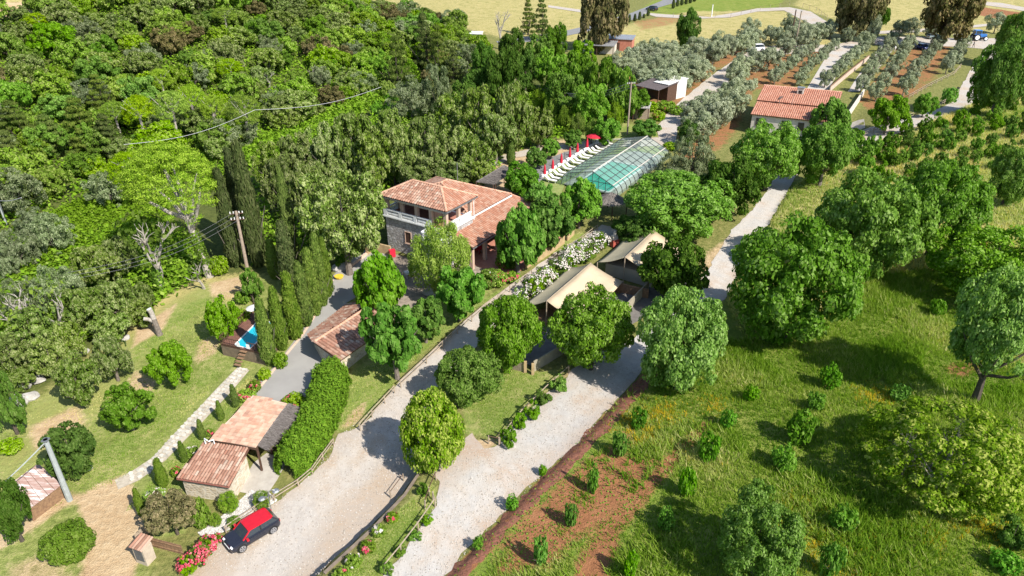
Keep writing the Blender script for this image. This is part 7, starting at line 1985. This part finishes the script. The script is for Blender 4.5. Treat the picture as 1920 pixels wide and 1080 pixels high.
for n_ in gt_.nodes:
    if n_.type == "VALTORGB":
        e_ = n_.color_ramp.elements
        e_[0].position, e_[1].position, e_[2].position = .05, .45, .84
        q_ = e_.new(.90); q_.color = (.60, .45, .05, 1); q_ = e_.new(1.); q_.color = (.66, .50, .06, 1)
def blades(name, P_, hgt, wid, tint, seed, label, wind=.35, k=4):
    R = np.random.default_rng(seed); q = len(P_)
    B = np.repeat(P_, k, 0); hh = np.repeat(hgt, k) * R.uniform(.6, 1.2, q * k); tt_ = np.clip(np.repeat(tint, k) + R.normal(0, .04, q * k), 0, 1)
    B[:, :2] += R.normal(0, .11, (q * k, 2))
    a = R.uniform(0, 6.283, q * k); s = np.stack([np.cos(a), np.sin(a), 0 * a], 1) * (wid * R.uniform(.7, 1.4, q * k))[:, None]
    tip = B + np.stack([R.normal(-.15, wind, q * k) * hh, R.normal(.05, wind, q * k) * hh, hh], 1)
    B = B - np.array([0, 0, .03])
    v = np.stack([B - s, B + s, tip], 1).reshape(-1, 3)
    o = bpy.data.objects.new(name, np_mesh(name, v, np.arange(q * k * 3, dtype=np.int32).reshape(-1, 3), GR, tt_)); COL.objects.link(o)
    return tag(o, label, kind='stuff')
R_ = np.random.default_rng(99)
mead = scatter_px([([(838, 1085), (930, 985), (1040, 876), (1135, 784), (1215, 696), (1305, 640), (1400, 640), (1500, 640), (1640, 520), (1800, 500), (1960, 540), (2000, 1140), (800, 1140)], 1.)], 60000, 12)
px_, py_, _z = project(mead)
red = np.zeros(len(mead))
for pp in ([(905, 1040), (960, 985), (1040, 900), (1130, 840), (1180, 800), (1190, 830), (1110, 920), (1050, 1000), (960, 1040)], [(1060, 1140), (1080, 1040), (1140, 960), (1220, 880), (1300, 800), (1345, 775), (1310, 830), (1240, 910), (1170, 1000), (1130, 1140)], [(1010, 960), (1060, 900), (1150, 850), (1240, 860), (1200, 930), (1110, 1000), (1030, 1060), (960, 1080), (900, 1085)]):
    red = np.maximum(red, soft(mead[:, 0], mead[:, 1], wpoly(pp), 1.2))
def vnoise(x, y, s, seed):
    r = np.random.default_rng(seed); v = 0
    for _ in range(7):
        a = r.uniform(0, 6.28); f = s * r.uniform(.6, 1.8); v = v + np.sin((x * math.cos(a) + y * math.sin(a)) * f + r.uniform(0, 6.28))
    return v / 4.
nzv = vnoise(mead[:, 0], mead[:, 1], .55, 3); nzf = vnoise(mead[:, 0], mead[:, 1], .42, 8)
nzg = vnoise(mead[:, 0], mead[:, 1], 1.3, 4)
keep = R_.random(len(mead)) > np.clip(red * (1.0 + .35 * nzg), 0, .97) + .35 * np.clip(nzg - .35, 0, 1) + .95 * (1 - sst(.9, 2.2, np.abs(polyline_sd(mead[:, 0], mead[:, 1], BANK) - .6)))
mead, nzv, nzf, px_, py_ = mead[keep], nzv[keep], nzf[keep], px_[keep], py_[keep]
tint = np.clip(.34 + .30 * nzv + R_.normal(0, .12, len(mead)), 0, .84)
fp = np.zeros(len(mead))
for fx, fy, fr in ((1185, 795, 2.2), (1250, 775, 1.6), (1215, 830, 1.2), (1640, 745, 1.6), (1500, 945, 1.3), (1525, 1010, 2.2), (1640, 1010, 1.8), (1290, 690, 1.2), (1340, 760, 1.2), (1600, 1060, 2.0), (1840, 980, 1.8), (1730, 1000, 1.3)):
    gq2 = G(fx, fy); fp = np.maximum(fp, np.exp(-((mead[:, 0] - gq2.x) ** 2 + (mead[:, 1] - gq2.y) ** 2) / fr ** 2))
fl = R_.random(len(mead)) < fp * .55; tint[fl] = R_.uniform(.9, 1, fl.sum())
blades('meadow_grass', mead, np.clip(.26 + .16 * nzv + R_.normal(0, .08, len(mead)), .08, .7), .035, tint, 21, "uneven meadow grass with yellow flowers under the orchard trees")
tm = (nzf > .15) & (R_.random(len(mead)) < .55)
blades('tall_grass', mead[tm], np.clip(.55 + .25 * nzf[tm], .35, 1.0), .05, np.clip(.38 + .28 * nzv[tm] + R_.normal(0, .12, tm.sum()), .1, .84), 27, "taller wind-bent grass tufts in the orchard meadow", .5)
hay = scatter_px([([(1360, 570), (1420, 468), (1482, 355), (1600, 300), (1700, 262), (1840, 190), (1960, 140), (1960, 520), (1800, 500), (1640, 520), (1500, 640), (1400, 640)], 1.)], 42000, 13)
nzv = vnoise(hay[:, 0], hay[:, 1], .4, 5)
blades('dry_grass', hay, np.clip(.55 + .2 * nzv, .25, .95), .055, np.clip(.70 + .26 * nzv + R_.normal(0, .10, len(hay)), .1, .84), 22, "tall pale dry grass on the slope right of the gravel road", .45)
lawn = scatter_px([([(380, 530), (470, 520), (470, 620), (430, 690), (330, 800), (230, 900), (140, 930), (0, 1010), (0, 760), (120, 720), (250, 660), (330, 600)], .5), ([(560, 1180), (640, 1082), (700, 1008), (770, 938), (812, 905), (812, 945), (765, 1012), (712, 1082), (650, 1180)], .12), ([(875, 765), (940, 692), (1000, 700), (1058, 694), (965, 790), (930, 832), (905, 812)], .12), ([(610, 800), (664, 700), (880, 580), (955, 532), (890, 582), (760, 695), (690, 780), (640, 806)], .2), ([(232, 960), (300, 886), (400, 776), (470, 704), (475, 730), (380, 850), (330, 925)], .1)], 34000, 14)
nzv = vnoise(lawn[:, 0], lawn[:, 1], .5, 9)
dw = np.maximum(soft(lawn[:, 0], lawn[:, 1], wpoly([(-60, 930), (60, 760), (180, 660), (300, 560), (380, 520), (470, 510), (480, 545), (380, 580), (320, 640), (240, 700), (160, 800), (60, 900), (0, 1000)]), 2.), 0)
gwl = np.maximum(soft(lawn[:, 0], lawn[:, 1], wpoly([(470, 530), (380, 580), (300, 650), (240, 690), (222, 680), (290, 610), (340, 570)]), 1.2), soft(lawn[:, 0], lawn[:, 1], wpoly([(425, 690), (330, 770), (250, 845), (195, 880), (180, 850), (290, 770), (380, 690)]), 1.4))
kp = R_.random(len(lawn)) > np.clip(.22 + .8 * dw - .5 * gwl - .3 * nzv, 0, .96)
lawn, nzv, dw, gwl = lawn[kp], nzv[kp], dw[kp], gwl[kp]
blades('lawn_grass', lawn, np.clip(.09 + .03 * nzv, .04, .2), .035, np.clip(.45 + .28 * nzv + .3 * dw - .35 * gwl + R_.normal(0, .14, len(lawn)), 0, .8), 23, "short uneven lawn grass", .5, 3)
wd_ = scatter_px([([(838, 1085), (930, 985), (1040, 876), (1135, 784), (1210, 700), (1225, 706), (1150, 795), (1058, 890), (950, 1000), (870, 1085)], 1.)], 420, 15)
undergrowth('weeds', [([(850, 1085), (945, 985), (1055, 876), (1150, 784), (1215, 706), (1225, 720), (1160, 800), (1070, 895), (960, 1005), (880, 1085)], .5), ([(905, 1040), (960, 985), (1040, 900), (1130, 840), (1345, 775), (1240, 910), (1170, 1000), (1000, 1080)], .5)], 900, .16, .22, LF['broad'], 16, "scattered weeds on the red soil")
